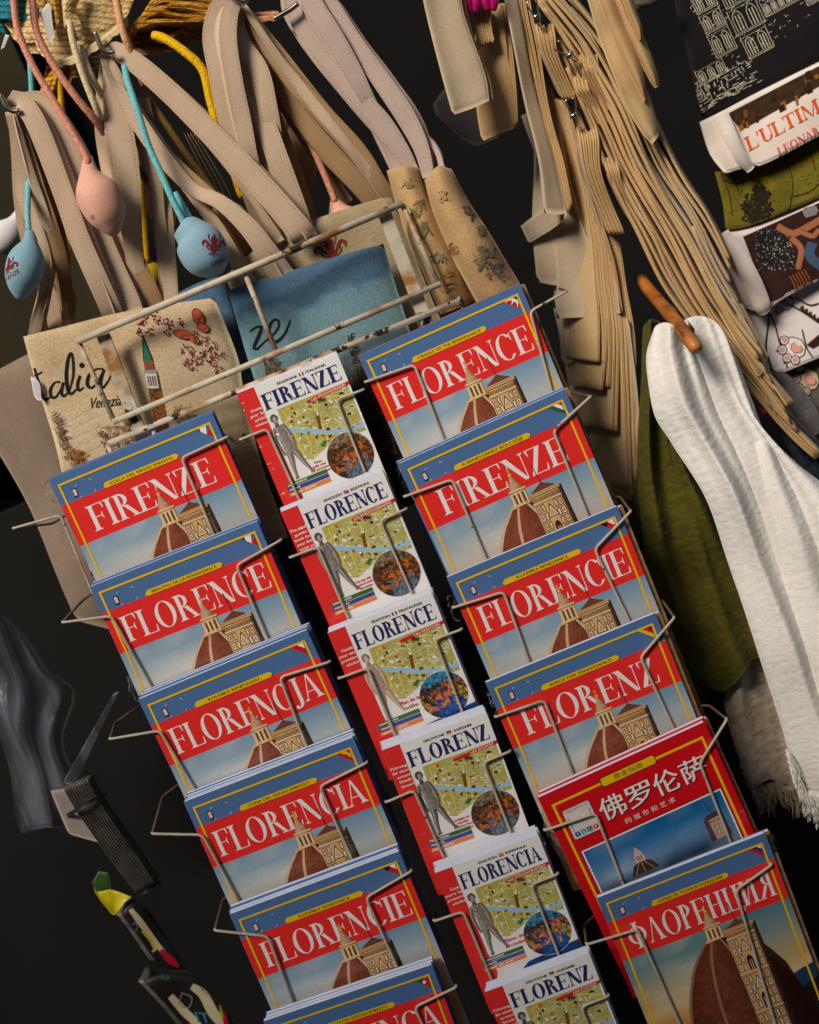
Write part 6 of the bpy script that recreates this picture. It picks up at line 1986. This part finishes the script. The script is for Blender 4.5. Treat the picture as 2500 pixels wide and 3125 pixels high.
panel('front_fall', [(1962, 1000), (1975, 978), (2000, 975), (2030, 1000), (2060, 1060)], [(2130, 2085), (2200, 2105), (2260, 2060), (2300, 2012), (2365, 2018)],
      [(1962, 1000), (1955, 1200), (1945, 1420), (1965, 1650), (2020, 1860), (2075, 2010), (2130, 2085)], [(2060, 1060), (2080, 1350), (2170, 1560), (2270, 1780), (2365, 2018)],
      folds(1.492, .026, 3, .2), .010, M['gauze_green'], sc2, 60, 80, wob=.005, wsc=14, edge=.08)
panel('rear_fall', [(1925, 1480), (1960, 1450), (2010, 1450)], [(2060, 2100), (2130, 2150), (2200, 2100)], None, None, folds(1.535, .03, 2, .9), .010, M['gauze_green'], sc2, 36, 50, wob=.005)
sc3 = thing('scarf', at(2300, 2440, 1.46), 'shaded cream gauze scarf with ragged fringe below the green one', 'scarf', GS)
panel('front_fall', [(2200, 1850), (2300, 1850), (2420, 1850)], [(2300, 2400), (2350, 2375), (2400, 2405), (2500, 2420)], [(2200, 1850), (2200, 1980), (2208, 2120), (2240, 2260), (2300, 2400)], None, folds(1.520, .020, 3, 2.2), .008, M['gauze_shaded'], sc3, 50, 60, wob=.004, edge=.08)
fringe(sc3, [(2205, 2060), (2225, 2200), (2270, 2340), (2300, 2395), (2350, 2372), (2400, 2400), (2490, 2420)], 1.515, M['gauze_shaded'], 150, 95, 5)
sc4 = thing('scarf', at(2450, 1450, 1.53), 'dark iridescent scarf between the white scarf and the grey shirt', 'scarf', GS)
panel('front_fall', [(2320, 1190), (2345, 1215), (2375, 1230)], [(2480, 1520), (2560, 1540), (2640, 1480)], None, None, folds(1.535, .02, 2, .3), .008, M['gauze_dark'], sc4, 36, 40, wob=.004)
M['bamboo'] = plain('orange_bamboo', C(186, 112, 46), .5, nscale=45, amt=.7, coat=.15)
bump(M['bamboo'].node_tree, M['bamboo'].node_tree.nodes['Principled BSDF'], tex_noise(M['bamboo'].node_tree, 160, 4), .6, .002)
for pts, lb in (([(1955, 850, 1.60), (1990, 895, 1.545), (2050, 965, 1.47), (2100, 1030, 1.415), (2130, 1070, 1.40)], 'orange bamboo peg sticking out of the white scarf top'),
                ([(2260, 1110, 1.60), (2300, 1175, 1.555), (2325, 1225, 1.53), (2345, 1260, 1.515)], 'orange bamboo peg end above the iridescent scarf')):
    P_ = pxline(pts, None, 26)
    r0 = .0075 if 'white' in lb else .0068
    R_ = [r0 * (1.12 if i in (12, 13) else 1.0) * (.8 if i == 25 else 1) for i in range(26)]
    k = thing('wooden_peg', P_[0], lb, 'wooden peg', 'bamboo pegs')
    tube('rod', P_, R_, M['bamboo'], k, 12)
    V, Fc, UV = tube_geo(P_[-9:] + np.array([0.002, -.001, .003]), [r0 * 1.12] * 9, 8)
    mesh('torn_film', V, [f for f in Fc if len(f) == 4][:30], M['film'], k)

# ------------------------------------------------------------------ folded shirts at the right
def jersey(name, c, c2=None):
    return cloth(name, c, c2, mott=20, fine=500, fine_amt=.08, bs=.15, sheen=.1)


GT = 'folded T-shirts in the pile at the right'


def shirt(label, top, bot, left, right, Y, mat, sl=0.0, thick=.012):
    o = thing('folded_shirt', at(*bot[0], Y), label, 'T-shirt', GT)
    global BO
    BO, bv = panel('body', top, bot, left, right, lambda u, v: Y + sl * v + .003 * math.sin(5 * u + 2 * v), thick, mat, o, 44, 30, wob=.004, wsc=14, edge=.035)
    return o, bv


LN = C(196, 190, 166)
t1, bv = shirt('black folded T-shirt with pale line drawing of old buildings', [(2040, -90), (2300, -210), (2640, -330)], [(2145, 356), (2350, 262), (2640, 120)], [(2040, -90), (2085, 120), (2145, 356)], None, 1.60, jersey('black_jersey', (0.010, .009, .010, 1)))
p = Print()
E1, E2 = np.array([.88, -.475]), np.array([-.42, -.905])      # along the print, up the print
O = np.array([2130., 335.])
g = lambda x, y: tuple(O + E1 * x + E2 * y)


def ln(a, b, w_=1.6): p.line(g(*a), g(*b), w_, LN, 1 + .001 * len(p.p), 3)


def arch(x, y, w_, h, bars=2):
    p.stroke([g(x, y), g(x, y + h * .7), g(x + w_ / 2, y + h), g(x + w_, y + h * .7), g(x + w_, y)], 2.0, LN, 18)
    for k in range(bars):
        xx = x + w_ * (k + 1) / (bars + 1); p.line(g(xx, y), g(xx, y + h * .78), 3.0, LN, None, 2)


def storey(x, y, w_, h, n):
    ln((x, y), (x + w_, y)); ln((x - 4, y + 5), (x + w_ + 4, y + 5), 1.2); ln((x, y), (x, y + h)); ln((x + w_, y), (x + w_, y + h))
    for k in range(int(w_ / 7)): ln((x + k * 7, y + h - 6), (x + k * 7 + 3, y + h - 6), 2.2)
    for k in range(n): arch(x + w_ * (k + .18) / n, y + 8, w_ * .62 / n, h - 18)


for a in ((40, 60, 92, 50, 3), (120, 110, 70, 78, 2), (122, 190, 68, 62, 2), (122, 256, 70, 92, 2), (118, 352, 80, 70, 3), (210, 60, 84, 74, 2), (205, 140, 96, 84, 2), (210, 228, 88, 100, 2), (214, 334, 80, 60, 3),
          (310, 150, 120, 46, 5), (320, 200, 110, 60, 4), (312, 264, 120, 100, 2), (440, 120, 120, 60, 4), (440, 190, 120, 60, 3), (450, 260, 110, 80, 2)): storey(*a)
ln((-8, 70), (28, 106)); ln((28, 106), (56, 78)); ln((-8, 70), (56, 78)); ln((-4, 0), (-4, 70)); ln((54, 4), (54, 78))
for c_, r in ((( 22, 34), 17), ((22, 34), 9), ((380, 320), 20), ((380, 320), 11), ((450, 240), 26)):
    p.stroke([g(c_[0] + r * math.cos(a), c_[1] + r * math.sin(a)) for a in np.linspace(0, 6.28, 12)], 2, LN, 40)
for k in range(170):
    x, y = rf.uniform(-10, 200), rf.uniform(-14, 66)
    if y < 10 or rf.random() < .35: ln((x, y - x * .0), (x + rf.uniform(4, 26), y + rf.uniform(-1, 2)), rf.uniform(1, 2.4))
    else: ln((x, y), (x + 1, y + rf.uniform(4, 14)), rf.uniform(1, 2.6))
for k in range(200):
    x, y = rf.uniform(110, 460), rf.uniform(60, 400); ln((x, y), (x + rf.uniform(2, 14), y + rf.choice((0, 0, 8))), rf.uniform(.8, 1.8))
p.on_surface('line_drawing', bv, BO, M['shirtink'], dl=.000004)

t2, bv = shirt("white folded T-shirt with orange lettering L'ULTIMO LEONARDO", [(2136, 372), (2205, 338), (2350, 262), (2640, 120)], [(2212, 530), (2300, 505), (2335, 500), (2480, 425), (2640, 345)], [(2136, 372), (2165, 470), (2212, 530)], None, 1.585, jersey('white_jersey', C(226, 214, 204), C(212, 198, 188)), -.012)
p = Print()
BRW = [C(70, 46, 24), C(104, 70, 30), C(46, 32, 22), C(140, 92, 30), C(36, 28, 24)]
p.quad([(2222, 346), (2640, 128), (2640, 184), (2262, 398)], 18, 8, lambda u, v: lerp(BRW[0], BRW[2], .5 + vn(u * 5, v * 3, 3, 1)))
for k in range(26):
    x = rf.uniform(2250, 2500); y = 398 - (x - 2258) * .58 - rf.uniform(4, 62)
    w_, h_ = rf.uniform(6, 18), rf.uniform(10, 30)
    p.add([(x, y), (x + w_, y - w_ * .5), (x + w_ + 4, y + h_ - w_ * .5), (x + 4, y + h_)], rf.choice(BRW))
OR = C(208, 84, 34)
p.serif("L'ULTIMO", lambda x, y: (2284 + x * .875 - y * 44 * .36, 462 - x * .485 - y * 44 * .90), 306, OR, .15, .05)
p.serif('LEONARDO', lambda x, y: (2378 + x * .875 - y * 26 * .36, 476 - x * .485 - y * 26 * .90), 196, OR, .14, .06)
p.on_surface('lettering', bv, BO, M['shirtink'], dl=.00003)
ribbon('sleeve_fold', [(2200, 345, 1.572, 44), (2232, 420, 1.566, 40), (2262, 480, 1.566, 36), (2290, 515, 1.572, 26)], jersey('white_jersey_sleeve', C(226, 214, 204)), t2, 26, .008, curl=.4)

t3, bv = shirt('olive folded T-shirt with dark curly head drawing', [(2180, 525), (2320, 500), (2480, 425), (2640, 345)], [(2215, 702), (2280, 690), (2400, 645), (2640, 545)], [(2180, 525), (2205, 610), (2215, 702)], None, 1.598, jersey('olive_jersey', C(120, 108, 30), C(92, 84, 22)), -.010)
p = Print()
DKI = C(32, 28, 20)
for k in range(150):
    a = rf.uniform(0, 6.28); r = rf.uniform(0, 1) ** .6
    x, y = 2312 + 44 * r * math.cos(a), 622 + 62 * r * math.sin(a)
    p.stroke([(x, y), (x + rf.uniform(-12, 12), y + rf.uniform(4, 14)), (x + rf.uniform(-14, 14), y + rf.uniform(8, 24))], rf.uniform(3, 8), DKI, 8, 1 + .01 * k)
p.k = 4
for q in ([(2200, 530), (2225, 590), (2235, 660)], [(2240, 545), (2262, 600)], [(2330, 505), (2400, 480), (2460, 470), (2500, 440)], [(2400, 485), (2420, 560), (2410, 640)], [(2470, 450), (2490, 520)], [(2420, 600), (2470, 585), (2500, 560)], [(2205, 548), (2260, 560), (2330, 520)]):
    p.stroke(q, 2.4, DKI, 24)
for k in range(260):
    x, y = rf.uniform(2200, 2500), rf.uniform(450, 700); p.line((x, y), (x + rf.uniform(2, 8), y + rf.uniform(-3, 3)), rf.uniform(1, 2), lerp(DKI, C(110, 100, 30), .4), 8 + .001 * k)
p.on_surface('ink_drawing', bv, BO, M['shirtink'], dl=.00005)

t4, bv = shirt('white folded T-shirt printed with a dark picture of seated people', [(2152, 716), (2270, 700), (2400, 650), (2640, 545)], [(2235, 925), (2330, 950), (2400, 905), (2640, 790)], [(2152, 716), (2192, 815), (2235, 925)], None, 1.590, jersey('white_jersey_b', C(222, 206, 202), C(206, 190, 188)), -.006)
p = Print()
p.add([(2262, 706), (2400, 640), (2640, 530), (2640, 800), (2345, 936), (2318, 840), (2284, 780)], C(34, 24, 22)); p.p.pop(); p.k = 0
p.quad([(2268, 722), (2640, 556), (2640, 790), (2347, 926)], 14, 14, lambda u, v: lerp(C(38, 26, 24), C(58, 30, 26), .5 + vn(u * 3, v * 3, 3, 4)))
p.add([(2312, 700), (2380, 690), (2432, 790), (2420, 812), (2330, 830), (2305, 770)], C(30, 28, 30)); l = p.lay()
for k in range(170):
    x, y = rf.uniform(2308, 2424), rf.uniform(696, 824); p.circ((x, y), rf.uniform(.8, 2.0), C(190, 180, 165), 5, None, l)
sk = C(158, 100, 70)
for q, w_ in (([(2372, 690), (2420, 712), (2470, 690), (2520, 660)], 20), ([(2415, 725), (2445, 760), (2436, 820)], 17), ([(2440, 705), (2480, 720), (2500, 700)], 14)):
    p.stroke(q, w_ + 4, C(84, 50, 36), 20); p.stroke(q, w_, sk, 20)
p.stroke([(2480, 740), (2472, 780), (2510, 815)], 30, C(62, 84, 112), 16); p.stroke([(2455, 650), (2490, 640)], 30, C(130, 124, 122), 12)
for k in range(6): p.stroke([(2410 + k * 9, 842 - k * 4), (2426 + k * 9, 872 - k * 4), (2428 + k * 8, 890 - k * 4)], 3, C(150, 84, 44), 12)
p.on_surface('printed_picture', bv, BO, M['shirtink'], dl=.00003)
ribbon('sleeve_fold', [(2205, 712, 1.578, 40), (2250, 780, 1.572, 56), (2292, 860, 1.568, 62), (2325, 930, 1.57, 52), (2332, 945, 1.576, 36)], jersey('white_jersey_c', C(224, 208, 204)), t4, 30, .010, curl=.5)


def paw(p, c, s, ang, fill):
    ca, sa = math.cos(ang), math.sin(ang)
    f = lambda x, y: (c[0] + s * (x * ca - y * sa), c[1] + s * (x * sa + y * ca))
    dk, pk = C(52, 32, 26), C(216, 152, 146)
    blob = [(-.55, -.75), (0, -.80), (.6, -.55), (.85, 0), (.7, .55), (.1, .85), (-.5, .7), (-.85, .2), (-.85, -.35)]
    p.add([f(x * 1.06, y * 1.06) for x, y in blob], dk); p.add([f(x * .96, y * .96) for x, y in blob], fill)
    for x, y, r in ((-.62, -.62, .30), (-.85, .05, .32), (-.55, .68, .30), (.02, .88, .30)):
        p.circ(f(x, y), s * (r + .06), dk, 16); p.circ(f(x, y), s * (r - .02), fill, 16); p.circ(f(x, y), s * r * .62, dk, 14); p.circ(f(x, y), s * r * .5, pk, 14)
        p.add([f(x * 1.30 - .06, y * 1.30 - .08), f(x * 1.62, y * 1.62), f(x * 1.30 + .06, y * 1.30 + .10)], dk)
    h = [(-.20, .02), (-.12, -.30), (.12, -.34), (.24, -.12), (.52, -.10), (.62, .12), (.46, .34), (.0, .36)]
    p.add([f(x * 1.12 - .02, y * 1.12) for x, y in h], dk); p.add([f(x, y) for x, y in h], pk)


t5, bv = shirt('white folded T-shirt with brown outlined pink cat paws', [(2200, 860), (2330, 945), (2400, 905), (2640, 790)], [(2330, 1150), (2362, 1145), (2500, 1092), (2640, 1036)], [(2200, 860), (2245, 990), (2330, 1150)], None, 1.602, jersey('white_jersey_d', C(222, 212, 212), C(210, 200, 202)), -.010)
p = Print()
DB = C(52, 32, 26)
p.stroke([(2346, 940), (2345, 990), (2338, 1060), (2348, 1100), (2361, 1142)], 6, DB, 30); p.stroke([(2352, 960), (2368, 1000), (2378, 1040), (2398, 1100), (2404, 1128)], 5, DB, 30)
paw(p, (2423, 1062), 42, -.1, C(222, 212, 212)); paw(p, (2392, 915), 36, .5, C(222, 212, 212))
for q in ([(2400, 925), (2440, 945), (2500, 985)], [(2425, 905), (2470, 930), (2500, 925)], [(2448, 1005), (2462, 1060), (2480, 1090)]): p.stroke(q, 4, DB, 20)
for k in range(6): p.add([(2440 + k * 12, 940 + k * 9), (2452 + k * 12, 930 + k * 9), (2456 + k * 12, 956 + k * 9)], DB)
p.add([(2462, 1052), (2500, 1020), (2520, 1040), (2480, 1062)], DB)
p.on_surface('paw_print', bv, BO, M['shirtink'], dl=.00003)
t6, bv = shirt('grey marl folded T-shirt with cream cat paws, lowest of the pile', [(2290, 1140), (2362, 1145), (2500, 1092), (2640, 1036)], [(2450, 1420), (2540, 1440), (2640, 1420)], [(2290, 1140), (2370, 1230), (2450, 1420)], None, 1.612, cloth('grey_marl_jersey', C(112, 104, 98), C(84, 78, 74), mott=60, fine=260, fine_amt=.3, stretch=(.3, .3, 1)), -.006)
p = Print()
p.stroke([(2412, 1146), (2424, 1185), (2438, 1200), (2460, 1260), (2475, 1310)], 5, DB, 30); p.stroke([(2412, 1146), (2450, 1125)], 4, DB, 10)
paw(p, (2466, 1158), 42, .15, C(196, 178, 140)); paw(p, (2508, 1330), 34, 0, C(196, 178, 140))
p.on_surface('paw_print', bv, BO, M['shirtink'], dl=.00003)
ribbon('sleeve_fold', [(2320, 1125, 1.594, 40), (2380, 1170, 1.59, 70), (2440, 1240, 1.59, 80), (2490, 1320, 1.594, 60)], cloth('grey_marl_sleeve', C(128, 122, 124), C(100, 96, 98), mott=60, fine=260, fine_amt=.3), t6, 30, .010, curl=.4)
for q, lb in (([(1905, 0), (1960, -20), (2030, -40), (1925, 26), (1980, 18), (2050, -14)], 'striped grey cloth edge at the top right above the black shirt'),):
    o, _ = panel('cloth_roll', q[:3], q[3:], None, None, flat(1.56), .02, cloth('striped_grey', C(120, 108, 90), C(80, 70, 60), mott=60), None, 16, 8)
    tag(o, lb, 'cloth')

# ------------------------------------------------------------------ lower left: bag and sleeves in the shade
def haze_plastic():
    m, t, b = newmat('thin_plastic_bag', .25, .5)
    tr = node(t, 'ShaderNodeBsdfTransparent')
    df = node(t, 'ShaderNodeBsdfDiffuse'); df.inputs[0].default_value = (.22, .23, .29, 1)
    gl = node(t, 'ShaderNodeBsdfGlossy'); gl.inputs['Roughness'].default_value = .3; gl.inputs[0].default_value = (.5, .5, .55, 1)
    n = tex_noise(t, 16, 5, stretch=(2, 1, .35))
    f = ramp(t, n, [(.40, (.06,) * 3 + (1,)), (.7, (.45,) * 3 + (1,))])
    mx = node(t, 'ShaderNodeMixShader'); mx.inputs[0].default_value = .22
    t.links.new(df.outputs[0], mx.inputs[1]); t.links.new(gl.outputs[0], mx.inputs[2])
    m2 = node(t, 'ShaderNodeMixShader'); t.links.new(f, m2.inputs[0]); t.links.new(tr.outputs[0], m2.inputs[1]); t.links.new(mx.outputs[0], m2.inputs[2])
    t.links.new(m2.outputs[0], t.nodes['Material Output'].inputs[0])
    bp = node(t, 'ShaderNodeBump', Strength=.7, Distance=.01); t.links.new(n, bp.inputs['Height']); t.links.new(bp.outputs[0], gl.inputs['Normal']); t.links.new(bp.outputs[0], df.inputs['Normal'])
    return m


M['bagfilm'] = haze_plastic()
k = thing('plastic_bag', at(150, 2540, 1.62), 'crumpled translucent plastic bag hanging in the dark lower left', 'plastic bag')
panel('front_sheet', [(-40, 1830), (0, 1860), (30, 1900)], [(60, 2545), (160, 2520), (285, 2545)], [(-40, 1830), (-20, 2100), (20, 2350), (60, 2545)], [(30, 1900), (150, 2040), (225, 2120), (195, 2260), (250, 2400), (285, 2545)], folds(1.62, .03, 3, .4), .02, M['bagfilm'], k, 50, 50, wob=.008)
M['sleeve'] = plain('clear_sleeve_edges', (.24, .22, .18, 1), .2, nscale=60, amt=.6, spec=.6, coat=.6)
M['card'] = plain('greyish_card', C(150, 138, 130), .7, nscale=20, amt=.2)
ss = thing('card_pack', at(460, 2720, 1.50), 'pack of flat cards in clear sleeves held by a black elastic band', 'card pack')
for i in range(10):
    d = i * 6.5
    leaf('sleeve', [(196 + d * 1.15, 2405 - d * .45, 1.52), (250 + d * 1.1, 2500 - d * .5, 1.52), (340 + d * 1.05, 2630 - d * .5, 1.52), (420 + d * .9, 2730 - d * .52, 1.52)], M['sleeve'], ss, .02, .10, t=.0008, n=24)
panel('card', [(156, 2410), (200, 2408), (222, 2425)], [(210, 2545), (260, 2560), (306, 2572)], None, None, flat(1.535), .002, M['card'], ss, 12, 16, wob=.003)
panel('clear_flap', [(345, 2118), (362, 2110)], [(190, 2390), (225, 2395), (245, 2360)], None, None, flat(1.53), .001, M['bagfilm'], ss, 12, 24, wob=.003)
ribbon('elastic_band', [(205, 2490, 1.535, 12), (225, 2478, 1.512, 12), (270, 2450, 1.51, 12), (330, 2420, 1.53, 8)], M['black'], ss, 24, .0015)
ribbon('elastic_band', [(420, 2735, 1.512, 10), (450, 2715, 1.51, 10), (490, 2690, 1.53, 8)], M['black'], ss, 20, .0015)
M['pouch'] = plain('yellow_vinyl', C(206, 190, 20), .45, nscale=30, amt=.2, coat=.3)
M['pouch_green'] = plain('green_vinyl', C(52, 84, 36), .45, nscale=30, amt=.3, coat=.3)
k = thing('folded_pennant', at(340, 2790, 1.50), 'crumpled yellow and green vinyl pennant below the card pack', 'pennant')
panel('yellow_part', [(280, 2690), (296, 2722), (340, 2718), (402, 2738)], [(290, 2725), (320, 2765), (352, 2790), (382, 2752)], None, None, folds(1.50, .01, 1.5, .4), .003, M['pouch'], k, 24, 14, wob=.004)
panel('green_part', [(300, 2660), (330, 2665)], [(282, 2692), (300, 2725), (338, 2716)], None, None, flat(1.512), .003, M['pouch_green'], k, 14, 12, wob=.003)
M['carink'] = print_mat('glossy_pouch_print', film=False, rough=.3)
for q, lb in ((dict(top=[(372, 2780), (402, 2745), (446, 2768)], bot=[(478, 2935), (520, 2962), (578, 2962)], o=(0, 0)), 'black pouch printed with a white and yellow racing car, upper of two'),
              (dict(top=[(440, 2985), (500, 2970), (600, 2985)], bot=[(600, 3190), (650, 3180), (760, 3160)], o=(1, 0)), 'black pouch printed with a white and yellow racing car, lower of two')):
    k = thing('printed_pouch', at(*q['bot'][0], 1.5), lb, 'pouch', 'racing car pouches')
    up = q['o'][0] == 0
    BO, bv = panel('body', q['top'], q['bot'], None, None, lambda u, v: 1.50 + .01 * u, .008, M['black'], k, 20, 24, wob=.003)
    p = Print()
    wc, yc, rc_ = C(196, 186, 150), C(190, 176, 30), C(170, 24, 44)
    if up:
        p.stroke([(398, 2775), (425, 2810), (470, 2870), (505, 2915)], [14, 20, 17, 14], wc, 24); p.stroke([(435, 2840), (460, 2870), (475, 2900)], 10, yc, 16); p.stroke([(490, 2900), (520, 2930), (545, 2950)], [14, 22, 10], rc_, 16)
        p.stroke([(412, 2815), (420, 2830), (410, 2842), (402, 2828), (412, 2815)], 3, C(120, 116, 110), 20); p.stroke([(470, 2875), (480, 2890), (465, 2905)], 6, wc, 12)
    else:
        p.stroke([(520, 3040), (560, 3085), (600, 3125), (640, 3180)], [20, 26, 24, 20], wc, 24); p.stroke([(585, 3010), (620, 3035), (650, 3090), (680, 3130)], [20, 30, 32, 24], wc, 24); p.stroke([(640, 3030), (665, 3050), (680, 3110)], 8, yc, 16)
        p.stroke([(680, 3080), (690, 3125), (700, 3160)], 14, rc_, 12); p.stroke([(556, 3030), (585, 3045), (575, 3075), (548, 3062), (556, 3030)], 4, C(130, 124, 116), 24)
        ex_, ey_ = np.array([.95, .1]), np.array([-.35, -.93])
        p.text('IT', lambda x, y: tuple(np.array([605, 3120]) + ex_ * x + ey_ * y), C(60, 130, 160), 0, 44, 50)
        p.stroke([(445, 2960), (470, 2975), (490, 2968), (530, 2950)], [8, 16, 12, 4], C(190, 176, 30), 16); p.stroke([(480, 2975), (510, 2985), (535, 2960)], 14, C(40, 80, 44), 14)
    p.on_surface('car_print', bv, BO, M['carink'])
    for i in range(3):
        leaf('sleeve', [(q['top'][0][0] - 4 - i * 5, q['top'][0][1] + 8, 1.51), ((q['top'][0][0] + q['bot'][0][0]) / 2 - i * 5, (q['top'][0][1] + q['bot'][0][1]) / 2, 1.51), (q['bot'][0][0] - i * 5, q['bot'][0][1], 1.51)], M['sleeve'], k, .03, .2, t=.0014, n=14)
